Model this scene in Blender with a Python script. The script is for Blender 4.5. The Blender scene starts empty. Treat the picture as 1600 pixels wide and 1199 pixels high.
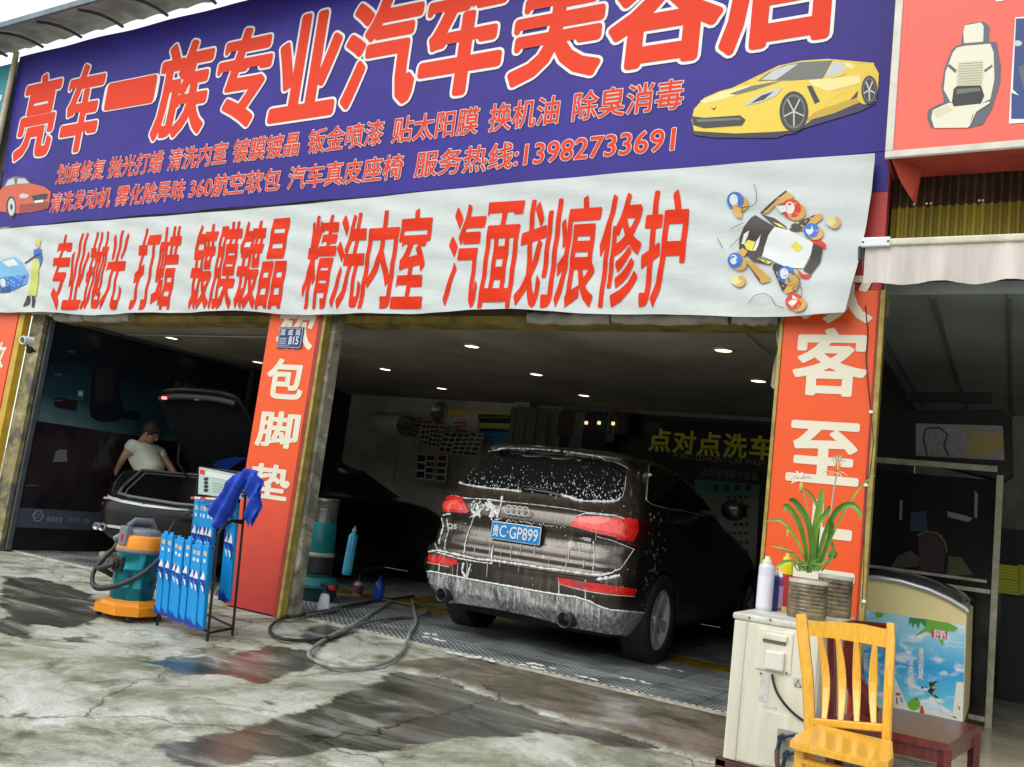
import bpy, bmesh, math, random
from mathutils import Vector, Matrix, noise, geometry
from mathutils.bvhtree import BVHTree
random.seed(7)
S = bpy.context.scene
COL = S.collection
# ------------------------------------------------------------------ camera
CAM = Vector((0, 0, 1.15)); FPX = 1382.016; CX, CY = 800.0, 599.5
RX = Vector((0.86461544, 0.48719937, 0.12278809))
DN = Vector((0.03904983, 0.17848577, -0.9831673))
FW = Vector((-0.50091441, 0.85485648, 0.1352965))
cam = bpy.data.objects.new('camera', bpy.data.cameras.new('camera')); COL.objects.link(cam)
cam.matrix_world = Matrix(((RX.x, -DN.x, -FW.x, CAM.x), (RX.y, -DN.y, -FW.y, CAM.y), (RX.z, -DN.z, -FW.z, CAM.z), (0, 0, 0, 1)))
cam.data.sensor_width = 36; cam.data.lens = 36 * FPX / 1600; cam.data.clip_start = .05; cam.data.clip_end = 600
S.camera = cam
# ------------------------------------------------------------------ light
S.view_settings.view_transform = 'Standard'; S.view_settings.look = 'None'
S.view_settings.gamma = 1; S.view_settings.use_curve_mapping = False
S.view_settings.exposure = 0.60
w = bpy.data.worlds.new("World"); S.world = w; w.use_nodes = True
nt = w.node_tree; nt.nodes.clear()
sky = nt.nodes.new('ShaderNodeTexSky'); sky.sky_type = 'NISHITA'; sky.sun_disc = False
SUN_EL, SUN_AZ = math.radians(45), math.radians(202)      # azimuth clockwise from +Y: behind the camera, a little left
sky.sun_elevation = SUN_EL; sky.sun_rotation = SUN_AZ
sky.air_density = 1.6; sky.dust_density = 4.0; sky.ozone_density = 1.0
bg = nt.nodes.new('ShaderNodeBackground'); bg.inputs[1].default_value = .15
ou = nt.nodes.new('ShaderNodeOutputWorld')
# thin bright overcast: soft cloud cover over the blue
wtc = nt.nodes.new('ShaderNodeTexCoord'); wno = nt.nodes.new('ShaderNodeTexNoise'); wno.inputs['Scale'].default_value = 2.2; wno.inputs['Detail'].default_value = 6
wmr = nt.nodes.new('ShaderNodeMapRange'); wmr.inputs[1].default_value = .3; wmr.inputs[2].default_value = .62; wmr.inputs[3].default_value = .6; wmr.inputs[4].default_value = .95
wmx = nt.nodes.new('ShaderNodeMix'); wmx.data_type = 'RGBA'; wmx.inputs[7].default_value = (5.6, 5.9, 6.1, 1)
nt.links.new(wtc.outputs['Generated'], wno.inputs['Vector']); nt.links.new(wno.outputs['Fac'], wmr.inputs[0]); nt.links.new(wmr.outputs[0], wmx.inputs[0]); nt.links.new(sky.outputs[0], wmx.inputs[6])
nt.links.new(wmx.outputs[2], bg.inputs[0]); nt.links.new(bg.outputs[0], ou.inputs[0])
sun = bpy.data.objects.new('sun', bpy.data.lights.new('sun', 'SUN')); COL.objects.link(sun)
sun.data.energy = 1.0; sun.data.angle = math.radians(45); sun.data.color = (1, .985, .96)
sd = Vector((math.sin(SUN_AZ) * math.cos(SUN_EL), math.cos(SUN_AZ) * math.cos(SUN_EL), math.sin(SUN_EL)))
sun.rotation_euler = sd.to_track_quat('Z', 'Y').to_euler()

# ------------------------------------------------------------------ helpers
def ray(px, py):
    a, b = (px - CX) / FPX, (py - CY) / FPX
    return RX * a + DN * b + FW
def on_y(px, py, y):
    d = ray(px, py); return CAM + d * (y / d.y)
def on_z(px, py, z=0.0):
    d = ray(px, py); return CAM + d * ((z - CAM.z) / d.z)
def on_x(px, py, x):
    d = ray(px, py); return CAM + d * (x / d.x)

MATS = {}
def mat(name, color, rough=.6, metal=0., var=0., vscale=6., bump=0., bscale=60., coat=0., spec=None, emit=None, estr=0., color2=None, trans=0., rvar=0., ior=None, streak=False):
    if name in MATS: return MATS[name]
    m = bpy.data.materials.new(name); m.use_nodes = True; n = m.node_tree; N = n.nodes; L = n.links
    b = N['Principled BSDF']; MATS[name] = m
    b.inputs['Base Color'].default_value = (*color, 1); b.inputs['Roughness'].default_value = rough; b.inputs['Metallic'].default_value = metal
    if spec is not None: b.inputs['Specular IOR Level'].default_value = spec
    if coat: b.inputs['Coat Weight'].default_value = coat; b.inputs['Coat Roughness'].default_value = .06
    if trans: b.inputs['Transmission Weight'].default_value = trans
    if ior: b.inputs['IOR'].default_value = ior
    if emit: b.inputs['Emission Color'].default_value = (*emit, 1); b.inputs['Emission Strength'].default_value = estr
    if var or bump or color2 or rvar:
        tc = N.new('ShaderNodeTexCoord'); mp = N.new('ShaderNodeMapping'); L.new(tc.outputs['Object'], mp.inputs[0])
        if streak: mp.inputs['Scale'].default_value = (1, 1, .12)
        no = N.new('ShaderNodeTexNoise'); no.inputs['Scale'].default_value = vscale; no.inputs['Detail'].default_value = 7; no.inputs['Roughness'].default_value = .62
        L.new(mp.outputs[0], no.inputs['Vector'])
        if var or color2:
            cr = N.new('ShaderNodeValToRGB'); L.new(no.outputs['Fac'], cr.inputs[0])
            c2 = color2 or tuple(max(0, c * (1 - var)) for c in color)
            c1 = tuple(min(1, c * (1 + var * .5)) for c in color) if not color2 else color
            cr.color_ramp.elements[0].position = .35; cr.color_ramp.elements[0].color = (*c2, 1)
            cr.color_ramp.elements[1].position = .65; cr.color_ramp.elements[1].color = (*c1, 1)
            L.new(cr.outputs[0], b.inputs['Base Color'])
        if rvar:
            ma = N.new('ShaderNodeMapRange'); ma.inputs[1].default_value = .3; ma.inputs[2].default_value = .7
            ma.inputs[3].default_value = max(0, rough - rvar); ma.inputs[4].default_value = min(1, rough + rvar)
            L.new(no.outputs['Fac'], ma.inputs[0]); L.new(ma.outputs[0], b.inputs['Roughness'])
        if bump:
            n2 = N.new('ShaderNodeTexNoise'); n2.inputs['Scale'].default_value = bscale; n2.inputs['Detail'].default_value = 4
            L.new(mp.outputs[0], n2.inputs['Vector'])
            bm_ = N.new('ShaderNodeBump'); bm_.inputs['Strength'].default_value = bump; bm_.inputs['Distance'].default_value = .01
            L.new(n2.outputs['Fac'], bm_.inputs['Height']); L.new(bm_.outputs[0], b.inputs['Normal'])
    return m

def empty(name, loc=(0, 0, 0), label=None, cat=None, group=None, rz=0.):
    o = bpy.data.objects.new(name, None); COL.objects.link(o); o.location = loc; o.rotation_euler = (0, 0, rz); o.empty_display_size = .1
    tag(o, label, cat, group); return o
def tag(o, label=None, cat=None, group=None, kind=None):
    if label: o['label'] = label
    if cat: o['category'] = cat
    if group: o['group'] = group
    if kind: o['kind'] = kind
    return o
def ROOTINV(p):
    m = Matrix.Translation(p.location) @ p.rotation_euler.to_matrix().to_4x4()
    return m.inverted()

class MB:
    """collects shapes in world (or local) coordinates, links them as ONE mesh object"""
    def __init__(s): s.v = []; s.f = []; s.mi = []; s.sm = []; s.cur = 0
    def add(s, vs, fs, smooth=False):
        k = len(s.v); s.v += [Vector(v) for v in vs]; s.f += [tuple(i + k for i in f) for f in fs]
        s.mi += [s.cur] * len(fs); s.sm += [smooth] * len(fs); return s
    def box(s, a, b, M=None):
        x0, y0, z0 = a; x1, y1, z1 = b
        vs = [Vector(p) for p in ((x0, y0, z0), (x1, y0, z0), (x1, y1, z0), (x0, y1, z0), (x0, y0, z1), (x1, y0, z1), (x1, y1, z1), (x0, y1, z1))]
        if M: vs = [M @ v for v in vs]
        return s.add(vs, [(0, 3, 2, 1), (4, 5, 6, 7), (0, 1, 5, 4), (1, 2, 6, 5), (2, 3, 7, 6), (3, 0, 4, 7)])
    def bevbox(s, a, b, r=.01, M=None, seg=2):
        bm = bmesh.new(); bmesh.ops.create_cube(bm, size=1)
        c = [(a[i] + b[i]) / 2 for i in range(3)]; d = [abs(b[i] - a[i]) for i in range(3)]
        for v in bm.verts: v.co = Vector((c[0] + v.co.x * d[0], c[1] + v.co.y * d[1], c[2] + v.co.z * d[2]))
        r = min(r, min(d) * .49)
        bmesh.ops.bevel(bm, geom=bm.edges[:], offset=r, segments=seg, affect='EDGES', profile=.6)
        vs = [v.co.copy() for v in bm.verts]
        if M: vs = [M @ v for v in vs]
        fs = [tuple(v.index for v in f.verts) for f in bm.faces]; bm.free(); return s.add(vs, fs)
    def quad(s, *p): return s.add(p, [tuple(range(len(p)))])
    def tube(s, pts, r, n=8, caps=True, closed=False, smooth=True):
        pts = [Vector(p) for p in pts]; m = len(pts); rs = r if isinstance(r, (list, tuple)) else [r] * m
        vs = []; up = None
        for i, p in enumerate(pts):
            if closed: t = pts[(i + 1) % m] - pts[i - 1]
            else: t = pts[min(i + 1, m - 1)] - pts[max(i - 1, 0)]
            t = t.normalized() if t.length > 1e-9 else Vector((0, 0, 1))
            if up is None: up = Vector((0, 0, 1)) if abs(t.z) < .9 else Vector((1, 0, 0))
            a = t.cross(up)
            if a.length < 1e-5: a = t.orthogonal()
            a.normalize(); b = a.cross(t).normalized(); up = b
            for k in range(n):
                th = 2 * math.pi * k / n; vs.append(p + (a * math.cos(th) + b * math.sin(th)) * rs[i])
        fs = []
        for i in range(m if closed else m - 1):
            j = (i + 1) % m
            for k in range(n): k2 = (k + 1) % n; fs.append((i * n + k, i * n + k2, j * n + k2, j * n + k))
        s.add(vs, fs, smooth)
        if caps and not closed: s.add(vs[:n][::-1], [tuple(range(n))]); s.add(vs[-n:], [tuple(range(n))])
        return s
    def lathe(s, prof, c=(0, 0, 0), n=24, M=None, smooth=True, wob=None, cap=True):
        vs = []; c = Vector(c)
        for r, z in prof:
            for k in range(n):
                th = 2 * math.pi * k / n; rr = r * (wob(th, z) if wob else 1)
                v = Vector((rr * math.cos(th), rr * math.sin(th), z)); vs.append((M @ v if M else v) + c)
        fs = []
        for i in range(len(prof) - 1):
            for k in range(n): k2 = (k + 1) % n; fs.append((i * n + k, i * n + k2, (i + 1) * n + k2, (i + 1) * n + k))
        s.add(vs, fs, smooth)
        if cap and prof[0][0] > 1e-4: s.add(vs[:n][::-1], [tuple(range(n))])
        if cap and prof[-1][0] > 1e-4: s.add(vs[-n:], [tuple(range(n))])
        return s
    def sphere(s, c, r, n=10, sc=(1, 1, 1)):
        prof = [(math.sin(math.pi * i / (n // 2 + 1)), -math.cos(math.pi * i / (n // 2 + 1))) for i in range(n // 2 + 2)]
        prof = [(max(a, 1e-5), b) for a, b in prof]; M = Matrix.Diagonal((r * sc[0], r * sc[1], r * sc[2], 1))
        return s.lathe(prof, c, n, M)
    def prism(s, poly, d):
        """closed polygon (3D points) extruded by vector d"""
        poly = [Vector(p) for p in poly]; d = Vector(d); n = len(poly)
        vs = poly + [p + d for p in poly]
        return s.add(vs, [tuple(range(n))[::-1], tuple(range(n, 2 * n))] + [(i, (i + 1) % n, n + (i + 1) % n, n + i) for i in range(n)])
    def build(s, name, mats, parent=None, label=None, cat=None, group=None, kind=None):
        me = bpy.data.meshes.new(name)
        V = s.v
        if parent is not None and parent in LOCALS: Mi = LOCALS[parent]; V = [Mi @ v for v in V]
        me.from_pydata([tuple(v) for v in V], [], s.f); me.update()
        for m in (mats if isinstance(mats, (list, tuple)) else [mats]): me.materials.append(m)
        me.polygons.foreach_set('material_index', s.mi); me.polygons.foreach_set('use_smooth', s.sm)
        o = bpy.data.objects.new(name, me); COL.objects.link(o)
        bm = bmesh.new(); bm.from_mesh(me); bmesh.ops.recalc_face_normals(bm, faces=bm.faces); bm.to_mesh(me); bm.free()
        if parent is not None:
            o.parent = parent
            if parent in LOCALS: LOCALS[o] = LOCALS[parent]
        return tag(o, label, cat, group, kind)
LOCALS = {}
def thing(name, base, label, cat, group=None, rz=0.):
    """empty at the base; its parts are given in WORLD coordinates and stored relative to it"""
    e = empty(name, base, label, cat, group, rz); LOCALS[e] = ROOTINV(e); return e

# ---- writing -----------------------------------------------------------------
def glyphs(body, offset=0., res=3):
    c = bpy.data.curves.new('t', 'FONT'); c.body = body; c.offset = offset; c.resolution_u = res; c.fill_mode = 'FRONT'
    o = bpy.data.objects.new('t', c); COL.objects.link(o)
    dg = bpy.context.evaluated_depsgraph_get(); me = bpy.data.meshes.new_from_object(o.evaluated_get(dg))
    vs = [v.co.copy() for v in me.vertices]; fs = [tuple(p.vertices) for p in me.polygons]
    bpy.data.objects.remove(o); bpy.data.curves.remove(c); bpy.data.meshes.remove(me)
    return vs, fs
def text(body, name, material, parent, O, U, V, rect, weight=0., outline=0., omat=None, fn=None, lift=.0015, split=0, res=3, shear=0., N=None, bx=1.):
    """lettering on a plane: O origin, U/V unit axes; rect=(u0,u1,v0,v1); fn may bend it"""
    vs, fs = glyphs(body, 0, res)
    xs = [v.x for v in vs]; ys = [v.y for v in vs]; x0, x1, y0, y1 = min(xs), max(xs), min(ys), max(ys)
    u0, u1, v0, v1 = rect; Nn = N or U.cross(V)
    out = []; bvs, bfs = glyphs(body, 0, res)
    sx, sy = (u1 - u0) / (x1 - x0), (v1 - v0) / (y1 - y0)
    base = [Vector((u0 + (v.x - x0) * sx, v0 + (v.y - y0) * sy, 0)) for v in bvs]
    base = [Vector((v.x + shear * (v.y - v0), v.y, 0)) for v in base]
    if split:
        bm = bmesh.new(); bv = [bm.verts.new(v) for v in base]
        for f in bfs:
            try: bm.faces.new([bv[i] for i in f])
            except ValueError: pass
        bmesh.ops.triangulate(bm, faces=bm.faces)
        for _ in range(4):
            es = [e for e in bm.edges if e.calc_length() > split]
            if not es: break
            bmesh.ops.subdivide_edges(bm, edges=es, cuts=1)
            bmesh.ops.triangulate(bm, faces=bm.faces)
        bm.verts.index_update(); base = [v.co.copy() for v in bm.verts]; bfs = [tuple(v.index for v in f.verts) for f in bm.faces]; bm.free()
    jobs = ([(outline + weight, omat, lift, 'lettering_outline', 20)] if omat else []) + [(weight, material, lift * 2, name, 8)]
    for rad, m, lf, nm, nd in jobs:
        ru, rv = rad * sx * bx, rad * sy * .8
        if nm == 'lettering_outline': ru = rv = rad * (sx * sy) ** .5
        def place(x, y, dl):
            p = O + U * x + V * y + Nn * (lf + dl)
            return p + fn(x, y) if fn else p
        mb = MB(); mb.add([place(v.x, v.y, 0) for v in base], bfs)
        if rad:
            key = lambda v: (round(v.x, 5), round(v.y, 5)); cnt = {}
            for f in bfs:
                for i in range(len(f)):
                    p, q_ = base[f[i]], base[f[(i + 1) % len(f)]]; kk = tuple(sorted((key(p), key(q_)))); cnt[kk] = cnt.get(kk, 0) + 1
            vv = set(); j = 0
            for (p, q_), c in cnt.items():
                if c != 1 or p == q_: continue
                vv.add(p); vv.add(q_); j += 1; nx_, ny_ = q_[1] - p[1], p[0] - q_[0]; d_ = math.hypot(ru * nx_, rv * ny_) or 1; ox, oy = ru * ru * nx_ / d_, rv * rv * ny_ / d_; dl = (1 + j % 7) * .00005
                mb.add([place(p[0] + ox, p[1] + oy, dl), place(q_[0] + ox, q_[1] + oy, dl), place(q_[0] - ox, q_[1] - oy, dl), place(p[0] - ox, p[1] - oy, dl)], [(0, 1, 2, 3)])
            for j, p in enumerate(sorted(vv)):
                dl = (8 + j % 6) * .00005; mb.add([place(p[0] + ru * math.cos(t * math.pi / 5), p[1] + rv * math.sin(t * math.pi / 5), dl) for t in range(10)], [tuple(range(10))])
        out.append(mb.build(nm, m, parent))
    return out
X, Y, Z = Vector((1, 0, 0)), Vector((0, 1, 0)), Vector((0, 0, 1))
def facade_text(body, name, m, parent, y, rect, **k):   # faces the street (-y)
    return text(body, name, m, parent, Vector((0, y, 0)), X, Z, rect, N=-Y, **k)
def flat(name, polys, y, parent, lift=.001):
    """a print on a facade plane: layers of (colour material, outline points measured on that plane)"""
    mb = MB(); ms = []
    for i, (m, pts) in enumerate(polys):
        if m not in ms: ms.append(m)
        mb.cur = ms.index(m); mb.add([on_y(px, py, y) + Vector((0, -lift * (1 + i * .25), 0)) for px, py in pts], [tuple(range(len(pts)))])
    return mb.build(name, ms, parent)
def ell(cx, cy, a, b, n=20, rot=0., a0=0., a1=360.):
    r = math.radians(rot); out = []
    for k in range(n):
        t = math.radians(a0 + (a1 - a0) * k / (n if a1 - a0 == 360 else n - 1))
        x, y = a * math.cos(t), b * math.sin(t); out.append((cx + x * math.cos(r) - y * math.sin(r), cy + x * math.sin(r) + y * math.cos(r)))
    return out
def stroke(pts, w):
    """thin print line as outline polygon in the picture of the plane"""
    L_, R_ = [], []
    for i, p in enumerate(pts):
        a = Vector(pts[max(i - 1, 0)]); b = Vector(pts[min(i + 1, len(pts) - 1)]); t = (b - a).normalized(); n = Vector((-t.y, t.x)) * w / 2
        L_.append((p[0] + n.x, p[1] + n.y)); R_.append((p[0] - n.x, p[1] - n.y))
    return L_ + R_[::-1]
def segs(m, pts, w):
    return [(m, stroke([a, b_], w)) for a, b_ in zip(pts[:-1], pts[1:])]
def fbm(x, y, z=0., o=4):
    s_ = 0; a = .5
    for _ in range(o): s_ += a * noise.noise(Vector((x, y, z))); x *= 2.1; y *= 2.1; z += 3.7; a *= .5
    return s_
def sst(a, b, x):
    t = max(0, min(1, (x - a) / (b - a))); return t * t * (3 - 2 * t)
# ================================================================== ground
FAC = 5.69; CEIL = 2.59
def pt_in(poly, x, y):
    c = False; n = len(poly); j = n - 1
    for i in range(n):
        xi, yi = poly[i]; xj, yj = poly[j]
        if (yi > y) != (yj > y) and x < (xj - xi) * (y - yi) / (yj - yi) + xi: c = not c
        j = i
    return c
def gpoly(px): return [tuple(on_z(a, b).xy) for a, b in px]
WET = [gpoly(p) for p in (
    [(200, 1032), (280, 1029), (370, 1022), (430, 1009), (480, 1018), (500, 1040), (450, 1057), (410, 1068), (366, 1062), (360, 1050), (285, 1054), (240, 1037)],
    [(0, 900), (60, 903), (110, 915), (152, 930), (150, 972), (100, 985), (60, 975), (40, 998), (0, 992)],
    [(236, 1160), (280, 1152), (360, 1146), (424, 1128), (460, 1120), (500, 1100), (532, 1084), (580, 1064), (620, 1050), (690, 1060), (780, 1096), (900, 1130), (1000, 1155), (1062, 1175), (960, 1168), (850, 1142), (760, 1150), (680, 1160), (600, 1172), (520, 1170), (480, 1185), (400, 1180), (360, 1199), (300, 1199), (262, 1185)],
    [(94, 998), (120, 994), (138, 998), (136, 1005), (105, 1006)],
    [(395, 1096), (412, 1093), (432, 1102), (420, 1106)],
    [(470, 985), (520, 975), (560, 985), (540, 1000), (500, 1010), (470, 1002)],
)]
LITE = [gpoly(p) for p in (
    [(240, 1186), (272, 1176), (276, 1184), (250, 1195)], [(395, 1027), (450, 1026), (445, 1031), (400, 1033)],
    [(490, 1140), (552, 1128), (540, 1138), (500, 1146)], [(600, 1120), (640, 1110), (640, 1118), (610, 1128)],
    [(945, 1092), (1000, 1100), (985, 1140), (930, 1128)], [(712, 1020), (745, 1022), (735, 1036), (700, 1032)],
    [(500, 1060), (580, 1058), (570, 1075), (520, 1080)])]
BB = {id(p): (min(a for a, b in p) - .15, max(a for a, b in p) + .15, min(b for a, b in p) - .15, max(b for a, b in p) + .15) for p in WET + LITE}
CRK = [tuple(on_z(a, b).xy) for a, b in ((600, 1043), (640, 1050), (690, 1062), (735, 1076), (780, 1095), (840, 1112), (900, 1128), (960, 1146), (1060, 1178))]
CRK2 = [tuple(on_z(a, b).xy) for a, b in ((88, 1112), (130, 1115), (152, 1124), (165, 1135), (180, 1142), (205, 1158), (236, 1163))]
def segd(poly, x, y):
    d = 9
    for (ax, ay), (bx, by) in zip(poly[:-1], poly[1:]):
        vx, vy = bx - ax, by - ay; t = max(0, min(1, ((x - ax) * vx + (y - ay) * vy) / (vx * vx + vy * vy)))
        d = min(d, math.hypot(x - ax - t * vx, y - ay - t * vy))
    return d
def crky(x):
    if x < CRK[0][0]: return None
    for (ax, ay), (bx, by) in zip(CRK[:-1], CRK[1:]):
        if ax <= x <= bx: return ay + (by - ay) * (x - ax) / (bx - ax)
    return CRK[-1][1]
def lin(a, b, st):
    n = max(1, round((b - a) / st)); return [a + (b - a) * i / n for i in range(n)]
gx_ = [-160, -60, -25, -15] + lin(-12.5, -6, .05) + lin(-6, .2, .025) + lin(.2, 2, .1) + [2, 5, 12, 40, 160]
gy_ = [-160, -60, -20, -5, 0, 1] + lin(1.6, 5.86, .025) + [5.86, 8, 11, 20, 60, 160]
vs, wet, dirt, lite = [], [], [], []
OFF = ((0, 0), (.03, .01), (-.03, .02), (.01, -.03), (-.015, -.02), (.02, .035), (.05, -.02), (-.05, -.01))
for yy in gy_:
    for xx in gx_:
        jx, jy = fbm(xx * 3, yy * 3, 1.3) * .16, fbm(xx * 3, yy * 3, 8.1) * .16
        jx += fbm(xx * 14, yy * 14, 2.3) * .05; jy += fbm(xx * 14, yy * 14, 5.1) * .05
        wv = lv = 0
        if -12.5 < xx < 1 and 1.5 < yy < 5.87:
            for p in WET:
                b = BB[id(p)]
                if b[0] < xx < b[1] and b[2] < yy < b[3]: wv = max(wv, sum(pt_in(p, xx + jx + ox, yy + jy + oy) for ox, oy in OFF) / len(OFF))
            for p in LITE:
                b = BB[id(p)]
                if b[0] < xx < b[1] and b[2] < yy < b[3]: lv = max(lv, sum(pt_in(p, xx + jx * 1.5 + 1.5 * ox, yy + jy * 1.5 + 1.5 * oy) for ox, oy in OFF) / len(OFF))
        cy = crky(xx); dv = 0; z = 0
        if cy is not None and yy < 5.87 and yy > 1:
            q = cy + fbm(xx * 9, 0, 4) * .05
            dv = sst(q - .01, q + .02, yy) * sst(-3.95, -3.6, xx)
            z += .022 * dv * (1 - sst(5.3, 5.8, yy)); wv *= 1 - dv
        if -12 < xx < 1 and 1.5 < yy < 5.87:
            dcr = min(segd(CRK, xx, yy), segd(CRK2, xx, yy))
            if dcr < .018: z -= .006 * (1 - dcr / .018)
            z += fbm(xx * 1.4, yy * 1.4, 3) * .006 * sst(5.86, 5.5, yy) if wv < .5 else -.002
        if yy > 5.9: z = -.02
        vs.append((xx, yy, z)); wet.append(wv); dirt.append(dv); lite.append(lv)
nx = len(gx_); fs = [(j * nx + i, j * nx + i + 1, (j + 1) * nx + i + 1, (j + 1) * nx + i) for j in range(len(gy_) - 1) for i in range(nx - 1)]
me = bpy.data.meshes.new('ground'); me.from_pydata(vs, [], fs); me.polygons.foreach_set('use_smooth', [True] * len(fs))
for nm, dat in (('wet', wet), ('dirt', dirt), ('lite', lite)):
    a = me.attributes.new(nm, 'FLOAT', 'POINT'); a.data.foreach_set('value', dat)
g = bpy.data.objects.new('ground', me); COL.objects.link(g); g['kind'] = 'structure'
def ground_mat():
    m = bpy.data.materials.new('concrete_ground'); m.use_nodes = True; n = m.node_tree; N = n.nodes; L = n.links; b = N['Principled BSDF']
    def nz(sc, det=8, ro=.6, dist=0, xyz=(1, 1, 1)):
        tc = N.new('ShaderNodeTexCoord'); mp = N.new('ShaderNodeMapping'); mp.inputs['Scale'].default_value = xyz; L.new(tc.outputs['Object'], mp.inputs[0])
        t = N.new('ShaderNodeTexNoise'); t.inputs['Scale'].default_value = sc; t.inputs['Detail'].default_value = det; t.inputs['Roughness'].default_value = ro; t.inputs['Distortion'].default_value = dist
        L.new(mp.outputs[0], t.inputs['Vector']); return t.outputs['Fac']
    def ramp(src, *st):
        r = N.new('ShaderNodeValToRGB'); L.new(src, r.inputs[0]); e = r.color_ramp.elements
        e[0].position, e[0].color = st[0][0], (*st[0][1], 1); e[1].position, e[1].color = st[-1][0], (*st[-1][1], 1)
        for p, c in st[1:-1]: k = e.new(p); k.color = (*c, 1)
        return r.outputs[0]
    def mix(f, a, bb, mode='MIX'):
        x = N.new('ShaderNodeMix'); x.data_type = 'RGBA'; x.blend_type = mode
        if isinstance(f, float): x.inputs[0].default_value = f
        else: L.new(f, x.inputs[0])
        for s_, i in ((a, 6), (bb, 7)):
            if isinstance(s_, tuple): x.inputs[i].default_value = (*s_, 1)
            else: L.new(s_, x.inputs[i])
        return x.outputs[2]
    def at(nm): a = N.new('ShaderNodeAttribute'); a.attribute_name = nm; return a.outputs['Fac']
    def math_(op, a, bb):
        x = N.new('ShaderNodeMath'); x.operation = op
        for i, s_ in enumerate((a, bb)):
            if isinstance(s_, (int, float)): x.inputs[i].default_value = s_
            else: L.new(s_, x.inputs[i])
        return x.outputs[0]
    base = ramp(nz(1.3, 10, .68, .4), (.3, (.30, .30, .255)), (.46, (.50, .51, .455)), (.58, (.60, .62, .57)), (.72, (.70, .72, .68)))
    spots = ramp(nz(3.1, 9, .7, .8), (.36, (.42, .40, .32)), (.5, (1, 1, 1)))
    base = mix(1., base, spots, 'MULTIPLY')
    mott = ramp(nz(0.62, 6, .7, 1.2), (.4, (.6, .62, .5)), (.55, (1.05, 1.05, 1.05)))
    base = mix(1., base, mott, 'MULTIPLY')
    grain = ramp(nz(60, 4, .7), (.3, (.8, .8, .8)), (.7, (1.12, 1.12, 1.12)))
    base = mix(1., base, grain, 'MULTIPLY')
    apron = ramp(nz(4, 9, .68, .5, (.6, 1, 1)), (.34, (.075, .07, .045)), (.5, (.17, .145, .11)), (.66, (.27, .24, .19)))
    apron = mix(1., apron, grain, 'MULTIPLY')
    c = mix(at('dirt'), base, apron)
    streak = nz(1.5, 9, .66, 1.0, (.55, 2.2, 1))
    wetc = ramp(streak, (.34, (.045, .048, .036)), (.48, (.085, .088, .068)), (.58, (.17, .17, .145)), (.68, (.36, .36, .33)))
    wsum = math_('ADD', at('wet'), math_('MULTIPLY', math_('SUBTRACT', nz(14, 9, .72), .5), 1.3))
    wmp = N.new('ShaderNodeMapRange'); L.new(wsum, wmp.inputs[0]); wmp.inputs[1].default_value = .34; wmp.inputs[2].default_value = .74; wf = wmp.outputs[0]
    c = mix(wf, c, wetc)
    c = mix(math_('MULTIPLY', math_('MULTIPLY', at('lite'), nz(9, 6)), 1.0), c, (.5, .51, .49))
    vo = N.new('ShaderNodeTexVoronoi'); vo.feature = 'DISTANCE_TO_EDGE'; vo.inputs['Scale'].default_value = .55; tcv = N.new('ShaderNodeTexCoord'); nv = N.new('ShaderNodeTexNoise'); nv.inputs['Scale'].default_value = 3; nv.inputs['Detail'].default_value = 6
    L.new(tcv.outputs['Object'], nv.inputs['Vector']); av = N.new('ShaderNodeMix'); av.data_type = 'RGBA'; av.blend_type = 'LINEAR_LIGHT'; av.inputs[0].default_value = .22; L.new(tcv.outputs['Object'], av.inputs[6]); L.new(nv.outputs['Color'], av.inputs[7]); L.new(av.outputs[2], vo.inputs['Vector'])
    crk = ramp(vo.outputs['Distance'], (.0, (.22, .22, .18)), (.006, (1, 1, 1)))
    c = mix(1., c, crk, 'MULTIPLY')
    spk = ramp(nz(210, 3, .6), (.34, (.55, .55, .5)), (.45, (1, 1, 1)), (.62, (1, 1, 1)), (.72, (1.35, 1.35, 1.3))); c = mix(math_('SUBTRACT', 1, wf), c, mix(1., c, spk, 'MULTIPLY'))
    alg = ramp(nz(.9, 8, .72, 1.6), (.40, (.50, .53, .42)), (.50, (1, 1, 1))); c = mix(.8, c, mix(1., c, alg, 'MULTIPLY'))
    L.new(c, b.inputs['Base Color'])
    r0 = math_('ADD', .42, math_('MULTIPLY', nz(2.2, 6), .5))
    rw = N.new('ShaderNodeMapRange'); L.new(streak, rw.inputs[0]); rw.inputs[1].default_value = .5; rw.inputs[2].default_value = .66; rw.inputs[3].default_value = .26; rw.inputs[4].default_value = .5
    mr = N.new('ShaderNodeMix'); L.new(wf, mr.inputs[0]); L.new(r0, mr.inputs[2]); L.new(rw.outputs[0], mr.inputs[3])
    L.new(mr.outputs[0], b.inputs['Roughness']); b.inputs['Specular IOR Level'].default_value = .36
    bp = N.new('ShaderNodeBump'); bp.inputs['Distance'].default_value = .012
    st = math_('MULTIPLY', math_('SUBTRACT', 1, math_('MULTIPLY', wf, .93)), .55); L.new(st, bp.inputs['Strength'])
    h = math_('ADD', nz(26, 8, .7), math_('MULTIPLY', nz(5, 5, .6), 1.5)); L.new(h, bp.inputs['Height']); L.new(bp.outputs[0], b.inputs['Normal'])
    return m
me.materials.append(ground_mat())

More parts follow.
